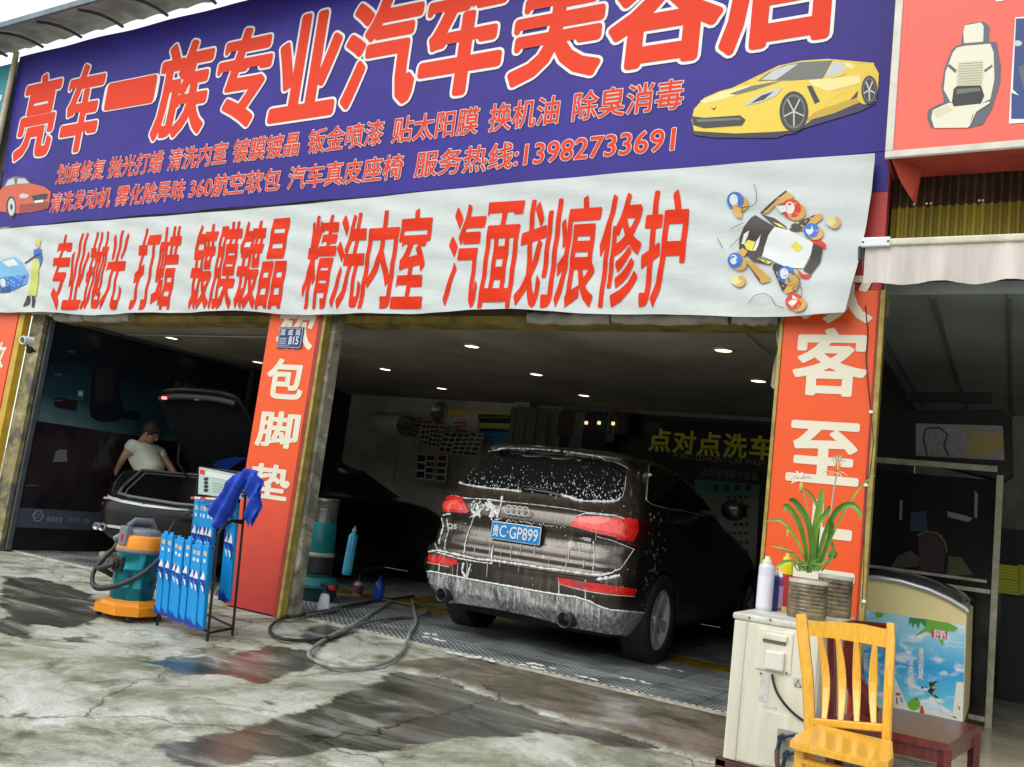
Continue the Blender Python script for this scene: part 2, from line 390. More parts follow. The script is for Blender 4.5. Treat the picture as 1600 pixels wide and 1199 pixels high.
# ================================================================== materials of the setting
def peel_mat(name, a, b_, c_, scale=3., bump=.6):
    """plaster coming off concrete in patches, green and black growth low down"""
    m = bpy.data.materials.new(name); m.use_nodes = True; n = m.node_tree; N = n.nodes; L = n.links; b = N['Principled BSDF']
    tc = N.new('ShaderNodeTexCoord')
    t = N.new('ShaderNodeTexNoise'); t.inputs['Scale'].default_value = scale; t.inputs['Detail'].default_value = 9; t.inputs['Roughness'].default_value = .65; t.inputs['Distortion'].default_value = .6
    L.new(tc.outputs['Object'], t.inputs['Vector'])
    r = N.new('ShaderNodeValToRGB'); L.new(t.outputs['Fac'], r.inputs[0]); e = r.color_ramp.elements
    e[0].position, e[0].color = .40, (*a, 1); e[1].position, e[1].color = .62, (*c_, 1)
    for p, c in ((.47, a), (.485, b_), (.58, b_), (.59, c_)): k = e.new(p); k.color = (*c, 1)
    t2 = N.new('ShaderNodeTexNoise'); t2.inputs['Scale'].default_value = 9; t2.inputs['Detail'].default_value = 6; L.new(tc.outputs['Object'], t2.inputs['Vector'])
    r2 = N.new('ShaderNodeValToRGB'); L.new(t2.outputs['Fac'], r2.inputs[0]); r2.color_ramp.elements[0].position = .3; r2.color_ramp.elements[0].color = (.55, .55, .5, 1); r2.color_ramp.elements[1].position = .65
    mx = N.new('ShaderNodeMix'); mx.data_type = 'RGBA'; mx.blend_type = 'MULTIPLY'; mx.inputs[0].default_value = 1
    L.new(r.outputs[0], mx.inputs[6]); L.new(r2.outputs[0], mx.inputs[7]); L.new(mx.outputs[2], b.inputs['Base Color'])
    bp = N.new('ShaderNodeBump'); bp.inputs['Strength'].default_value = bump; bp.inputs['Distance'].default_value = .015; L.new(t.outputs['Fac'], bp.inputs['Height']); L.new(bp.outputs[0], b.inputs['Normal'])
    b.inputs['Roughness'].default_value = .85; return m
M_col = peel_mat('peeling_column', (.21, .20, .155), (.38, .35, .26), (.60, .57, .47))
M_col2 = peel_mat('mossy_column', (.17, .16, .12), (.34, .29, .14), (.52, .47, .31), 2.4)
M_wall = mat('interior_wall', (.56, .54, .48), .8, var=.3, vscale=2, bump=.2, bscale=30)
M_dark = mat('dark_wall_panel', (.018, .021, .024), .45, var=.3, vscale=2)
M_ceil = mat('ceiling_board', (.46, .39, .32), .75, var=.35, vscale=.9, bump=.15, bscale=25, streak=False)
M_beam = mat('ochre_beam', (.33, .25, .06), .6, var=.5, vscale=5)
M_brown = mat('dark_brown_beam', (.09, .035, .02), .6, var=.4, vscale=5)
M_grey = mat('grey_metal_frame', (.11, .125, .135), .45, .3, var=.2, vscale=8)
M_black = mat('black_gap', (.01, .01, .01), .7)
M_canvas = mat('rolled_canvas', (.46, .43, .38), .75, var=.35, vscale=5, bump=.4, bscale=14)

# ================================================================== the building
B = thing('shop_building', (-5, FAC, 0), 'single storey car wash building with two open bays behind the banners', 'building')
MB().box((-9.6, FAC + .01, 0), (-9.37, 5.75, CEIL)).box((-9.6, 5.75, 0), (-9.42, 6.15, CEIL)).build('column', M_col2, B, 'mossy stained column left of the open bays')
MB().box((-5.86, FAC + .01, 0), (-5.165, 5.81, CEIL)).build('column', M_col, B, 'peeling column between the two bays')
MB().box((-1.345, FAC + .01, 0), (-.79, 5.8, CEIL)).build('column', M_col, B, 'column beside the air conditioner')
MB().box((-14, FAC + .06, CEIL + .08), (-.79, 6.1, 5.86)).box((-.79, FAC + .06, 3.64), (4, 6.1, 5.86)).build('upper_wall', M_wall, B)
MB().box((-9.36, FAC + .12, 2.54), (-5.86, 6.05, CEIL + .08)).box((-5.165, FAC + .12, 2.54), (-1.345, 6.05, CEIL + .08)).build('lintel', M_beam, B)
MB().box((-7.95, FAC + .05, 2.60), (-5.88, FAC + .115, 2.66)).box((-5.05, FAC + .05, 2.60), (-3.3, FAC + .115, 2.65)).build('shutter_slot', M_brown, B)
MB().box((-9.36, 5.95, CEIL), (-1.3, 11.1, CEIL + .07)).build('ceiling', M_ceil, B)
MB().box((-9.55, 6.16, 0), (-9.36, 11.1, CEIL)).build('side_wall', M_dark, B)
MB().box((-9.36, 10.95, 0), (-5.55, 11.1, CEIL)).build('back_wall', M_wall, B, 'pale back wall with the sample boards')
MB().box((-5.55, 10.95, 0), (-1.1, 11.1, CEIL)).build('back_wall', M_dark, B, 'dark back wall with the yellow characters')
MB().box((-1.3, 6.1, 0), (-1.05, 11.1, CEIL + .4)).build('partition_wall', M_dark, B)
# white roller canvas rolled above the bays, in lengths
for x0, x1, r in ((-9.25, -8.75, .05), (-8.72, -7.98, .05), (-3.3, -2.62, .045), (-2.6, -1.75, .042), (-1.73, -1.42, .04)):
    n = 14; pts = [(x0 + (x1 - x0) * i / n, FAC + .06 + .01 * math.sin(i), 2.575 + .006 * math.sin(i * 1.7) - .012 * math.sin(math.pi * i / n)) for i in range(n + 1)]
    rs = [r * (.9 + .15 * abs(math.sin(i * .9 + x0))) for i in range(n + 1)]
    MB().tube(pts, rs, 10).build('rolled_shutter', M_canvas, B)
MB().box((-5.5, 10.86, CEIL - .05), (-1.31, 10.945, CEIL - .0)).build('ceiling_trim', mat('trim', (.28, .25, .22), .6), B)

MB().tube([(-1.75, 6.15, CEIL - .02), (-1.75, 6.9, CEIL - .02), (-1.72, 7.0, CEIL - .02), (-1.72, 7.05, CEIL - .2)], .008, 6).tube([(-9.2, 6.6, CEIL - .02), (-6.0, 6.6, CEIL - .02)], .008, 6).build('conduit', mat('conduit', (.45, .42, .36), .5), B)
# downlights
M_lampon = mat('downlight_glass', (.8, .78, .7), .4, emit=(1, .93, .8), estr=1.1)
M_rim = mat('downlight_rim', (.55, .53, .48), .35, .2)
dl = None
spots = [(-4.53, 6.9, 'downlight over the rear of the brown car'), (-2.1, 6.85, 'downlight nearest the orange column on the right'), (-6.7, 8.38, 'downlight left of the brown car beyond the peeling column'),
         (-4.59, 8.33, 'downlight in the second row above the brown car roof'), (-2.16, 8.22, 'downlight second from the front in the right row'), (-6.78, 9.73, 'downlight near the back above the sample boards'),
         (-4.66, 9.72, 'downlight at the back centre of the ceiling'), (-8.62, 6.79, 'front downlight above the black car'), (-8.67, 8.21, 'rear downlight above the black car'), (-2.2, 9.7, 'downlight at the back right of the ceiling')]
for i, (x, y, lb) in enumerate(spots):
    if i == 0:
        dl = empty('ceiling_light', (0, 0, 0)); LOCALS[dl] = Matrix.Identity(4)
        MB().lathe([(.085, 0), (.09, -.012), (.075, -.016), (.068, -.010)], n=28).build('rim', M_rim, dl)
        MB().lathe([(.0001, -.009), (.068, -.010)], n=28).build('diffuser', M_lampon, dl)
        o = dl
    else:
        o = dl.copy(); COL.objects.link(o)
        for ch in dl.children: c = ch.copy(); COL.objects.link(c); c.parent = o
    o.location = (x, y, CEIL - .001); tag(o, 'round ' + lb, 'ceiling light', 'round downlights in the bay ceiling')

# ================================================================== bay floor of interlocking plastic grating
MB().box((-9.36, 5.89, -.03), (-1.3, 10.95, -.002)).build('bay_floor', mat('screed', (.05, .05, .05), .5), None, kind='structure')
MB().box((-9.36, 5.835, -.01), (-1.36, 5.875, .014)).build('threshold_strip', mat('threshold', (.50, .47, .38), .6, var=.4, vscale=7, bump=.3), None, kind='structure')
def grate_mat(name, c, dark):
    m = bpy.data.materials.new(name); m.use_nodes = True; n = m.node_tree; N = n.nodes; L = n.links; b = N['Principled BSDF']
    tc = N.new('ShaderNodeTexCoord'); mp = N.new('ShaderNodeMapping'); mp.inputs['Scale'].default_value = (1, 1, 0); L.new(tc.outputs['Object'], mp.inputs[0])
    mp.inputs['Rotation'].default_value = (0, 0, math.radians(45))
    ck = N.new('ShaderNodeTexVoronoi'); ck.voronoi_dimensions = '2D'; ck.distance = 'CHEBYCHEV'; ck.inputs['Scale'].default_value = 24; ck.inputs['Randomness'].default_value = 0
    L.new(mp.outputs[0], ck.inputs['Vector'])
    r = N.new('ShaderNodeValToRGB'); L.new(ck.outputs['Distance'], r.inputs[0]); e = r.color_ramp.elements
    e[0].position, e[0].color = .30, (*dark, 1); e[1].position, e[1].color = .36, (*c, 1)
    n1 = N.new('ShaderNodeTexNoise'); n1.inputs['Scale'].default_value = 3.; n1.inputs['Detail'].default_value = 7; g_ = N.new('ShaderNodeNewGeometry'); L.new(g_.outputs['Position'], n1.inputs['Vector'])
    r1 = N.new('ShaderNodeValToRGB'); L.new(n1.outputs['Fac'], r1.inputs[0]); r1.color_ramp.elements[0].position = .35; r1.color_ramp.elements[0].color = (.4, .4, .4, 1); r1.color_ramp.elements[1].position = .65
    mx = N.new('ShaderNodeMix'); mx.data_type = 'RGBA'; mx.blend_type = 'MULTIPLY'; mx.inputs[0].default_value = 1; L.new(r.outputs[0], mx.inputs[6]); L.new(r1.outputs[0], mx.inputs[7]); L.new(mx.outputs[2], b.inputs['Base Color'])
    bp = N.new('ShaderNodeBump'); bp.inputs['Distance'].default_value = .008; L.new(ck.outputs['Distance'], bp.inputs['Height']); L.new(bp.outputs[0], b.inputs['Normal'])
    b.inputs['Roughness'].default_value = .32; return m
M_gg = grate_mat('grey_grating', (.50, .55, .54), (.03, .033, .033)); M_gy = grate_mat('yellow_grating', (.50, .34, .02), (.05, .035, .005))
TS = .398; tm = {}
for mm, key in ((M_gg, 'g'), (M_gy, 'y')):
    o = MB().bevbox((.003, .003, 0), (TS - .003, TS - .003, .018), .004, seg=1).build('floor_tile', mm); tm[key] = o.data; bpy.data.objects.remove(o)
fl = empty('grating_floor', (0, 0, 0)); fl['kind'] = 'structure'
ny = int((10.9 - 5.895) / TS)
for j in range(ny):
    for i in range(20):
        x = -1.37 - (i + 1) * TS; y = 5.88 + j * TS
        yel = (j == 4 and i not in (0,)) or (j == 11) or i in (10,) and 4 <= j
        o = bpy.data.objects.new('floor_tile', tm['y' if yel else 'g']); COL.objects.link(o); o.parent = fl; o.location = (x, y, 0)
# ================================================================== roof canopy top left
R = thing('roof_canopy', (-6, FAC, 5.86), 'dark grey corrugated roof overhang with curved ribs above the purple banner', 'roof')
mb = MB(); n = 150; vs = []
for i in range(n + 1):
    x = -14 + 18 * i / n; wv = .014 * math.sin(i * 2.1)
    for k in range(5):
        t = k / 4; vs.append((x, 5.75 - t * .62, 6.02 - .16 * t * t + wv))
mb.add(vs, [(i * 5 + k, i * 5 + k + 1, i * 5 + k + 6, i * 5 + k + 5) for i in range(n) for k in range(4)], True)
mb.build('roof_sheet', mat('roof_sheet', (.33, .32, .28), .5, .2, var=.45, vscale=3), R)
for i in range(24):
    x = -13.6 + i * .76
    MB().tube([(x + .10 * t, 5.73 - t * .6, 5.985 - .16 * t * t - .02) for t in (0, .25, .5, .75, 1)], .018, 6).build('rib', mat('rib', (.035, .035, .035), .5), R)
MB().box((-14, 5.10, 5.835), (4, 5.13, 5.90)).build('gutter_edge', mat('gutter', (.16, .22, .24), .4, .4, var=.3), R)
# ================================================================== signs
M_red = mat('print_red', (.80, .048, .012), .6, spec=.25); M_white = mat('print_white', (.80, .80, .80), .45)
M_purple = mat('vinyl_purple', (.030, .016, .26), .5, var=.22, vscale=1.2, bump=.12, bscale=5, spec=.3)
M_cloth = mat('banner_cloth', (.61, .65, .645), .8, var=.06, vscale=3)
def wrinkle(m):
    n = m.node_tree; N = n.nodes; L = n.links; b = N['Principled BSDF']; tc = N.new('ShaderNodeTexCoord'); mp = N.new('ShaderNodeMapping'); mp.inputs['Rotation'].default_value = (0, .28, 0); mp.inputs['Scale'].default_value = (.7, 1, 4)
    t = N.new('ShaderNodeTexNoise'); t.inputs['Scale'].default_value = 1.7; t.inputs['Detail'].default_value = 5; t.inputs['Distortion'].default_value = .5; L.new(tc.outputs['Object'], mp.inputs[0]); L.new(mp.outputs[0], t.inputs['Vector'])
    bp = N.new('ShaderNodeBump'); bp.inputs['Strength'].default_value = .30; bp.inputs['Distance'].default_value = .03; L.new(t.outputs['Fac'], bp.inputs['Height']); L.new(bp.outputs[0], b.inputs['Normal'])
wrinkle(M_cloth)
M_cream = mat('print_cream', (.80, .75, .60), .5)
BY = 5.62
def bwave(x, z): return -.006 * fbm(x * .9, z * .8, 2.2, 2) * 2 - .003 * math.sin(x * 3.1 + z)
T = thing('shop_banner', (-5.7, BY, 3.6), 'big purple vinyl banner with huge red shop name and a yellow sports car', 'banner')
mb = MB(); nx, nz = 130, 16; vs = []
for i in range(nx + 1):
    for k in range(nz + 1):
        t = k / nz; xl = -10.56 - .25 * t; x = xl + (-.80 - xl) * i / nx; z = 3.615 + .006 * math.sin(i * .4) + (5.815 - 3.615) * t
        vs.append((x, BY + bwave(x, z), z))
mb.add(vs, [(i * (nz + 1) + k, (i + 1) * (nz + 1) + k, (i + 1) * (nz + 1) + k + 1, i * (nz + 1) + k + 1) for i in range(nx) for k in range(nz)], True)
mb.build('vinyl_sheet', M_purple, T)
BF = lambda x, z: Vector((0, bwave(x, z) - .002, 0))
names = '亮车一族专业汽车美容店'
cells = [(-10.49, -9.82), (-9.62, -9.0), (-8.88, -8.12), (-8.02, -7.26), (-7.12, -6.43), (-6.30, -5.54), (-5.44, -4.66), (-4.57, -3.80), (-3.66, -2.90), (-2.80, -1.98), (-1.93, -1.17)]
for ch, (a, b_) in zip(names, cells):
    z0, z1 = (4.94, 5.13) if ch == '一' else (4.46, 5.47)
    facade_text(ch, 'character', M_red, T, BY, (a, b_, z0, z1), weight=.036, outline=.021, omat=M_white, fn=BF, split=.1, lift=.003)
def row(words, z0, z1, parent, y, weight, omat, outline, fn, m=M_red, split=.15):
    for body, a, b_ in words:
        facade_text(body, 'lettering', m, parent, y, (a, b_, z0, z1), weight=weight, outline=outline, omat=omat, fn=fn, split=split, lift=.003)
def cx_(a, b_, py, y=BY): return on_y(a, py, y).x, on_y(b_, py, y).x
R2 = [('划痕修复', 90, 163, 270), ('抛光打蜡', 172, 253, 258), ('清洗内室', 265, 355, 245), ('镀膜镀晶', 367, 467, 232), ('钣金喷漆', 483, 598, 218), ('贴太阳膜', 616, 746, 200), ('换机油', 766, 873, 180), ('除臭消毒', 898, 1067, 158)]
row([(w_, *cx_(a, b_, p)) for w_, a, b_, p in R2], 4.075, 4.305, T, BY, .014, M_white, .022, BF)
R3 = [('清洗发动机', 80, 172, 316), ('雾化除异味', 183, 288, 304), ('360航空软包', 298, 437, 292), ('汽车真皮座椅', 452, 628, 275), ('服务热线:13982733691', 652, 1052, 242)]
row([(w_, *cx_(a, b_, p)) for w_, a, b_, p in R3], 3.745, 3.965, T, BY, .014, M_white, .022, BF)
# printed yellow sports car
def flatf(name, polys, y, parent, fn):
    mb = MB(); ms = []
    for i, (m, pts) in enumerate(polys):
        if m not in ms: ms.append(m)
        mb.cur = ms.index(m); W_ = [on_y(px, py, y) for px, py in pts]
        bm = bmesh.new(); bm.faces.new([bm.verts.new(p) for p in W_]); bmesh.ops.triangulate(bm, faces=bm.faces)
        for _ in range(5):
            es = [e for e in bm.edges if e.calc_length() > .05]
            if not es: break
            bmesh.ops.subdivide_edges(bm, edges=es, cuts=1); bmesh.ops.triangulate(bm, faces=bm.faces)
        bm.verts.index_update(); mb.add([v.co + fn(v.co.x, v.co.z) + Vector((0, -.0002 * i, 0)) for v in bm.verts], [tuple(v.index for v in f.verts) for f in bm.faces]); bm.free()
    return mb.build(name, ms, parent)
P_y = mat('print_yellow', (.80, .58, .04), .45); P_y2 = mat('print_yellow_shade', (.55, .36, .02), .45); P_yl = mat('print_yellow_light', (.86, .74, .30), .45)
P_k = mat('print_black', (.02, .02, .022), .45); P_g = mat('print_grey', (.14, .15, .13), .45); P_lg = mat('print_light_grey', (.55, .57, .57), .45); P_sh = mat('print_shadow', (.018, .015, .07), .45)
q = lambda *p: [(900 + a / 3.2, b / 3.2) for a, b in p]
body = q((578, 600), (590, 545), (640, 490), (720, 455), (780, 440), (900, 405), (940, 370), (1010, 330), (1130, 305), (1260, 297), (1340, 310), (1400, 332), (1440, 325), (1492, 318), (1492, 330), (1515, 370), (1512, 440), (1500, 510), (1440, 525), (1420, 515), (1290, 570), (1160, 605), (1120, 650), (1020, 660), (840, 670), (700, 672), (590, 655))
wh = lambda x, y, a, b: [(P_k, [(900 + u / 3.2, v / 3.2) for u, v in ell(x, y, a, b)]), (P_g, [(900 + u / 3.2, v / 3.2) for u, v in ell(x, y, a * .8, b * .84)]), (P_k, [(900 + u / 3.2, v / 3.2) for u, v in ell(x, y, a * .7, b * .74)])] + \
     [(P_lg, q(*stroke([(x, y), (x + a * .7 * math.cos(t), y + b * .72 * math.sin(t))], 7))) for t in [k * math.pi * 2 / 5 + .3 for k in range(5)]]
flatf('sports_car_picture', [(P_sh, q((575, 650), (700, 690), (1000, 690), (1150, 640), (1420, 560), (1500, 520), (1440, 500), (1100, 600))), (P_y, body),
    (P_k, q((578, 655), (700, 672), (990, 660), (1120, 650), (1100, 668), (990, 680), (700, 690), (590, 676))),
    (P_g, q((905, 408), (960, 365), (1040, 328), (1130, 312), (1285, 304), (1235, 395), (1080, 405), (960, 405))), (P_lg, q((925, 400), (985, 355), (1060, 327), (1110, 322), (1000, 400))),
    (P_lg, q((1245, 385), (1290, 310), (1335, 318), (1352, 352), (1300, 385))), (P_yl, q((1340, 312), (1400, 332), (1380, 350), (1352, 340))),
    (P_yl, q((620, 505), (720, 462), (860, 430), (900, 440), (760, 490), (640, 520))), (P_g, q((765, 470), (880, 430), (1030, 405), (900, 450), (800, 475))),
    (P_yl, q((1160, 405), (1260, 395), (1420, 380), (1425, 420), (1260, 460), (1180, 430))), (P_y2, q((1200, 560), (1400, 490), (1420, 515), (1290, 570), (1160, 605), (1160, 590))),
    (P_k, q((1155, 432), (1180, 430), (1220, 510), (1195, 522))), (P_k, q((1370, 505), (1412, 455), (1405, 490))),
    (P_lg, q((845, 528), (880, 495), (960, 455), (1035, 440), (1000, 480), (920, 515))), (P_k, q((870, 520), (930, 478), (990, 458), (940, 500))),
    (P_k, q((580, 582), (640, 590), (820, 578), (848, 600), (830, 628), (640, 642), (585, 625))), (P_g, q((600, 598), (820, 590), (825, 600), (610, 612))),
    (P_y, q((1270, 400), (1290, 380), (1345, 360), (1350, 372), (1320, 385))), (P_k, q((670, 535), (688, 545), (705, 530), (690, 552)))]
    + wh(1090, 560, 72, 102) + wh(1468, 455, 40, 72), BY - .004, T, BF)
# red car print on the left
P_o = mat('print_orange', (.62, .10, .035), .45); P_o2 = mat('print_orange_dark', (.30, .035, .02), .45)
q = lambda *p: [(a / 4, 80 + b / 4) for a, b in p]
flatf('red_car_picture', [(P_o, q((-30, 900), (20, 850), (90, 830), (200, 828), (280, 850), (318, 880), (312, 930), (300, 985), (200, 1005), (100, 1015), (-30, 1000))),
    (P_g, q((22, 850), (45, 800), (90, 782), (160, 790), (195, 828), (100, 835))), (P_lg, q((32, 845), (52, 808), (85, 792), (92, 832))), (P_lg, q((105, 830), (110, 795), (155, 798), (180, 826))),
    (P_lg, q((118, 900), (140, 888), (180, 898), (165, 918), (125, 920))), (P_k, q((192, 905), (280, 890), (300, 895), (290, 925), (210, 935))), (P_white if False else M_white, q((215, 935), (270, 928), (268, 955), (215, 962))),
    (P_o2, q((120, 960), (300, 940), (300, 985), (120, 1010))), (P_k, q(*ell(70, 975, 30, 68))), (P_lg, q(*ell(72, 975, 22, 55))), (P_k, q(*ell(72, 975, 8, 18)))], BY - .004, T, BF)

# ---- white cloth banner hung below it
CY2 = 5.545
C2 = thing('cloth_banner', (-5.5, CY2, 2.55), 'long white cloth banner with tall red characters hung below the purple banner', 'banner')
def cw(x, z):
    t = (3.62 - z) / 1.05
    e = sst(-1.9, -.9, x)
    return (-.009 * fbm(x * 1.7 + z * .6, z * 3.1, 4.4) * 2 * (.3 + t) - .006 * math.sin(x * 2.4 + z * 1.2) * t - .0045 * math.sin((x * 2.2 + z * 9) * 3.1 + 2.5 * fbm(x * 1.1, z, 9)) - .05 * e * t * t - .008 * math.sin(x * 17 + z * 3) * sst(2.85, 2.58, z) * .6)
nx, nz = 420, 46; vs = []; mb = MB()
for i in range(nx + 1):
    for k in range(nz + 1):
        t = k / nz; a = i / nx
        zb = 2.565 + .016 * math.sin(a * 19) + .010 * math.sin(a * 43 + 1) - .02 * sst(.75, 1, a); zt = 3.555 + .012 * math.sin(a * 9 + .5) + .03 * sst(.05, .9, a) * .9
        xr = -.86 - .10 * (1 - t) + .045 * math.sin(math.pi * (1 - t) ** .9) * .6; xl = -10.6
        x = xl + (xr - xl) * a; z = zb + (zt - zb) * t; vs.append((x, CY2 + cw(x, z), z))
mb.add(vs, [(i * (nz + 1) + k, (i + 1) * (nz + 1) + k, (i + 1) * (nz + 1) + k + 1, i * (nz + 1) + k + 1) for i in range(nx) for k in range(nz)], True)
mb.build('cloth', M_cloth, C2)
CF = lambda x, z: Vector((0, cw(x, z) - .003, 0))
M_red2 = mat('cloth_print_red', (.74, .035, .006), .7, spec=.2)
W2 = [('专业抛光', -9.15, -7.93), ('打蜡', -7.76, -7.15), ('镀膜镀晶', -6.93, -5.70), ('精洗内室', -5.46, -4.17), ('汽面划痕修护', -3.97, -2.03)]
for wd, a, b_ in W2:
    n = len(wd); st = (b_ - a) / (n - .07)
    for i, ch in enumerate(wd):
        facade_text(ch, 'character', M_red2, C2, CY2, (a + i * st, a + i * st + st * .93, 2.615, 3.42), weight=.028, bx=.7, fn=CF, split=.06, lift=.001)
# cartoon car seen from above being washed, in blue, red and orange
q = lambda *p: [(1080 + a / 4.6125, 260 + b / 4.6125) for a, b in p]
P_b = mat('print_blue', (.03, .16, .55), .6); P_ob = mat('print_tan', (.62, .36, .08), .6); P_r = mat('print_bright_red', (.65, .04, .02), .6); P_ye = mat('print_lemon', (.75, .68, .08), .6); P_dk = mat('print_charcoal', (.045, .038, .035), .6); P_w = mat('print_cloth_white', (.74, .76, .76), .7)
L_ = []
L_ += [(P_dk, q((345, 600), (345, 520), (380, 440), (430, 370), (460, 350), (600, 437), (555, 500), (525, 580), (508, 652), (420, 640))), (P_w, q((605, 440), (700, 465), (890, 560), (880, 620), (815, 745), (700, 740), (515, 650), (530, 580), (560, 500)))]
L_ += [(P_r, q((860, 540), (920, 525), (975, 570), (975, 610), (955, 600), (880, 560))), (P_r, q((765, 745), (815, 790), (880, 790), (850, 825), (800, 815))), (P_dk, q((885, 562), (955, 595), (935, 700), (870, 792), (815, 760), (860, 680)))]
L_ += [(P_ye, q((380, 560), (410, 530), (462, 545), (440, 612), (400, 600))), (P_ye, q((720, 580), (755, 545), (812, 590), (770, 628)))]
L_ += [(P_w, q((360, 560), (380, 490), (420, 465), (410, 500), (380, 560))), (P_w, q((445, 610), (470, 540), (505, 495), (485, 570), (465, 610)))]
L_ += [(P_dk, q((505, 345), (600, 375), (690, 440), (690, 458), (600, 430))), (P_ye, q((590, 405), (640, 420), (690, 455), (640, 440))), (P_dk, q((375, 620), (480, 655), (590, 690), (575, 718), (450, 690))), (P_ye, q((470, 665), (590, 695), (560, 712)))]
L_ += [(P_ob, q((495, 335), (680, 180), (745, 220), (720, 250), (600, 290), (560, 330), (520, 345))), (P_dk, q((495, 335), (680, 178), (695, 185), (510, 345))), (P_ob, q((715, 450), (730, 420), (890, 355), (945, 345), (950, 380), (900, 420), (800, 470))), (P_dk, q((712, 465), (725, 425), (900, 350), (880, 372), (760, 440), (800, 465), (760, 475)))]
L_ += [(P_ob, q((385, 670), (440, 690), (575, 810), (570, 835), (510, 850))), (P_dk, q((385, 675), (512, 835), (530, 830), (500, 845))), (P_ob, q((600, 750), (650, 760), (720, 840), (790, 830), (770, 900), (690, 930), (660, 890))), (P_dk, q((600, 705), (650, 720), (765, 780), (740, 795), (650, 760), (640, 830), (675, 905), (660, 905), (600, 760), (590, 740)))]
for (x, y, r, c) in ((320, 250, 62, P_b), (725, 310, 70, P_r), (870, 470, 56, P_b), (320, 680, 56, P_b), (690, 790, 62, P_b), (750, 985, 62, P_r)):
    L_ += [(P_ob, q(*ell(x + 32, y + 22, r, r * .9))), (c, q(*ell(x, y, r, r))), (P_w, q(*ell(x - 12, y - 6, r * .5, r * .62)))]
for (x, y) in ((1010, 398), (325, 815)): L_ += [(P_ob, q(*ell(x + 25, y + 15, 45, 45))), (P_lg, q(*ell(x, y, 40, 42))), (P_ye, q(*ell(x, y + 4, 24, 26)))]
L_ += [(P_ob, q((295, 310), (370, 290), (350, 330), (365, 380), (330, 370))), (P_w, q((610, 290), (690, 290), (690, 330), (650, 340))), (P_ob, q((330, 620), (375, 590), (410, 620), (380, 660)))]
for pts in ([(455, 130), (475, 200), (470, 265), (440, 292), (350, 300)], [(420, 995), (470, 940), (540, 925), (590, 960), (620, 1015), (680, 1035)], [(190, 520), (230, 595)], [(290, 455), (380, 415)], [(280, 590), (345, 520)], [(740, 780), (790, 820), (800, 880), (760, 915), (740, 890), (780, 870), (810, 900), (800, 960)]): L_ += segs(P_dk, q(*pts), .9)
flatf('car_washing_drawing', L_, CY2 - .004, C2, CF)
# blue car and a washer in yellow trousers, left end
q = lambda *p: [(a / 3.2, 300 + b / 3.2) for a, b in p]
P_lb = mat('print_light_blue', (.18, .48, .72), .6); P_yg = mat('print_yellow_green', (.58, .60, .12), .6); P_nv = mat('print_navy', (.04, .07, .22), .6)
flatf('washer_drawing', [(P_lb, q((-40, 360), (20, 340), (75, 325), (110, 350), (140, 410), (130, 460), (70, 490), (-40, 510))), (P_b, q((-40, 440), (60, 420), (130, 415), (130, 460), (70, 490), (-40, 508))), (P_w, q((10, 350), (70, 335), (95, 365), (40, 375))), (P_nv, q((0, 480), (50, 470), (48, 500), (0, 505))), (P_w, q(*ell(15, 455, 14, 22))),
    (P_yg, q((168, 330), (202, 335), (190, 420), (184, 520), (168, 520), (166, 430), (152, 515), (140, 510), (158, 400))), (P_b, q((172, 290), (208, 285), (212, 330), (200, 380), (192, 335), (168, 332))), (mat('print_skin', (.62, .40, .25), .6), q(*ell(190, 268, 12, 16))), (P_yg, q(*ell(190, 248, 13, 11))), (P_dk, q(*stroke([(125, 358), (160, 330), (205, 310)], 7))), (P_dk, q((135, 520), (150, 520), (142, 560), (115, 575), (118, 562))), (P_dk, q((160, 520), (176, 522), (164, 578), (152, 574)))], CY2 - .004, C2, CF)

# ---- column signs
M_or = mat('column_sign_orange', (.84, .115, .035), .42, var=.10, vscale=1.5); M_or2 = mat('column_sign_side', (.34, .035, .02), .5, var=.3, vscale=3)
M_lower = mat('column_sign_red', (.62, .075, .055), .5, var=.25, vscale=3.5, color2=(.40, .04, .035))
M_yf = mat('ochre_frame', (.42, .32, .08), .45, .2, var=.4, vscale=9); M_yb = mat('bright_yellow_frame', (.62, .38, .03), .5, var=.2, vscale=6)
PY = 5.62
def fade_mat(name, z0, z1):
    m = bpy.data.materials.new(name); m.use_nodes = True; n = m.node_tree; N = n.nodes; L = n.links; b = N['Principled BSDF']
    tc = N.new('ShaderNodeTexCoord'); sp = N.new('ShaderNodeSeparateXYZ'); L.new(tc.outputs['Object'], sp.inputs[0])
    t = N.new('ShaderNodeTexNoise'); t.inputs['Scale'].default_value = 3.5; t.inputs['Detail'].default_value = 6; L.new(tc.outputs['Object'], t.inputs['Vector'])
    ma = N.new('ShaderNodeMath'); ma.operation = 'MULTIPLY_ADD'; ma.inputs[1].default_value = .5; L.new(t.outputs['Fac'], ma.inputs[0]); L.new(sp.outputs['Z'], ma.inputs[2])
    mr = N.new('ShaderNodeMapRange'); mr.inputs[1].default_value = z0 + .25; mr.inputs[2].default_value = z1 + .25; L.new(ma.outputs[0], mr.inputs[0])
    r = N.new('ShaderNodeValToRGB'); L.new(mr.outputs[0], r.inputs[0]); e = r.color_ramp.elements
    e[0].position, e[0].color = 0, (.46, .035, .030, 1); e[1].position, e[1].color = 1, (.86, .098, .014, 1); k = e.new(.5); k.color = (.68, .065, .03, 1)
    L.new(r.outputs[0], b.inputs['Base Color']); b.inputs['Roughness'].default_value = .42; return m
def gradient_panel(name, x0, x1, z0, z1, zs, parent, side=None):
    return MB().box((x0, PY, z0), (x1, FAC, z1)).build(name, fade_mat('faded_orange', zs - .7, zs + .5), parent)
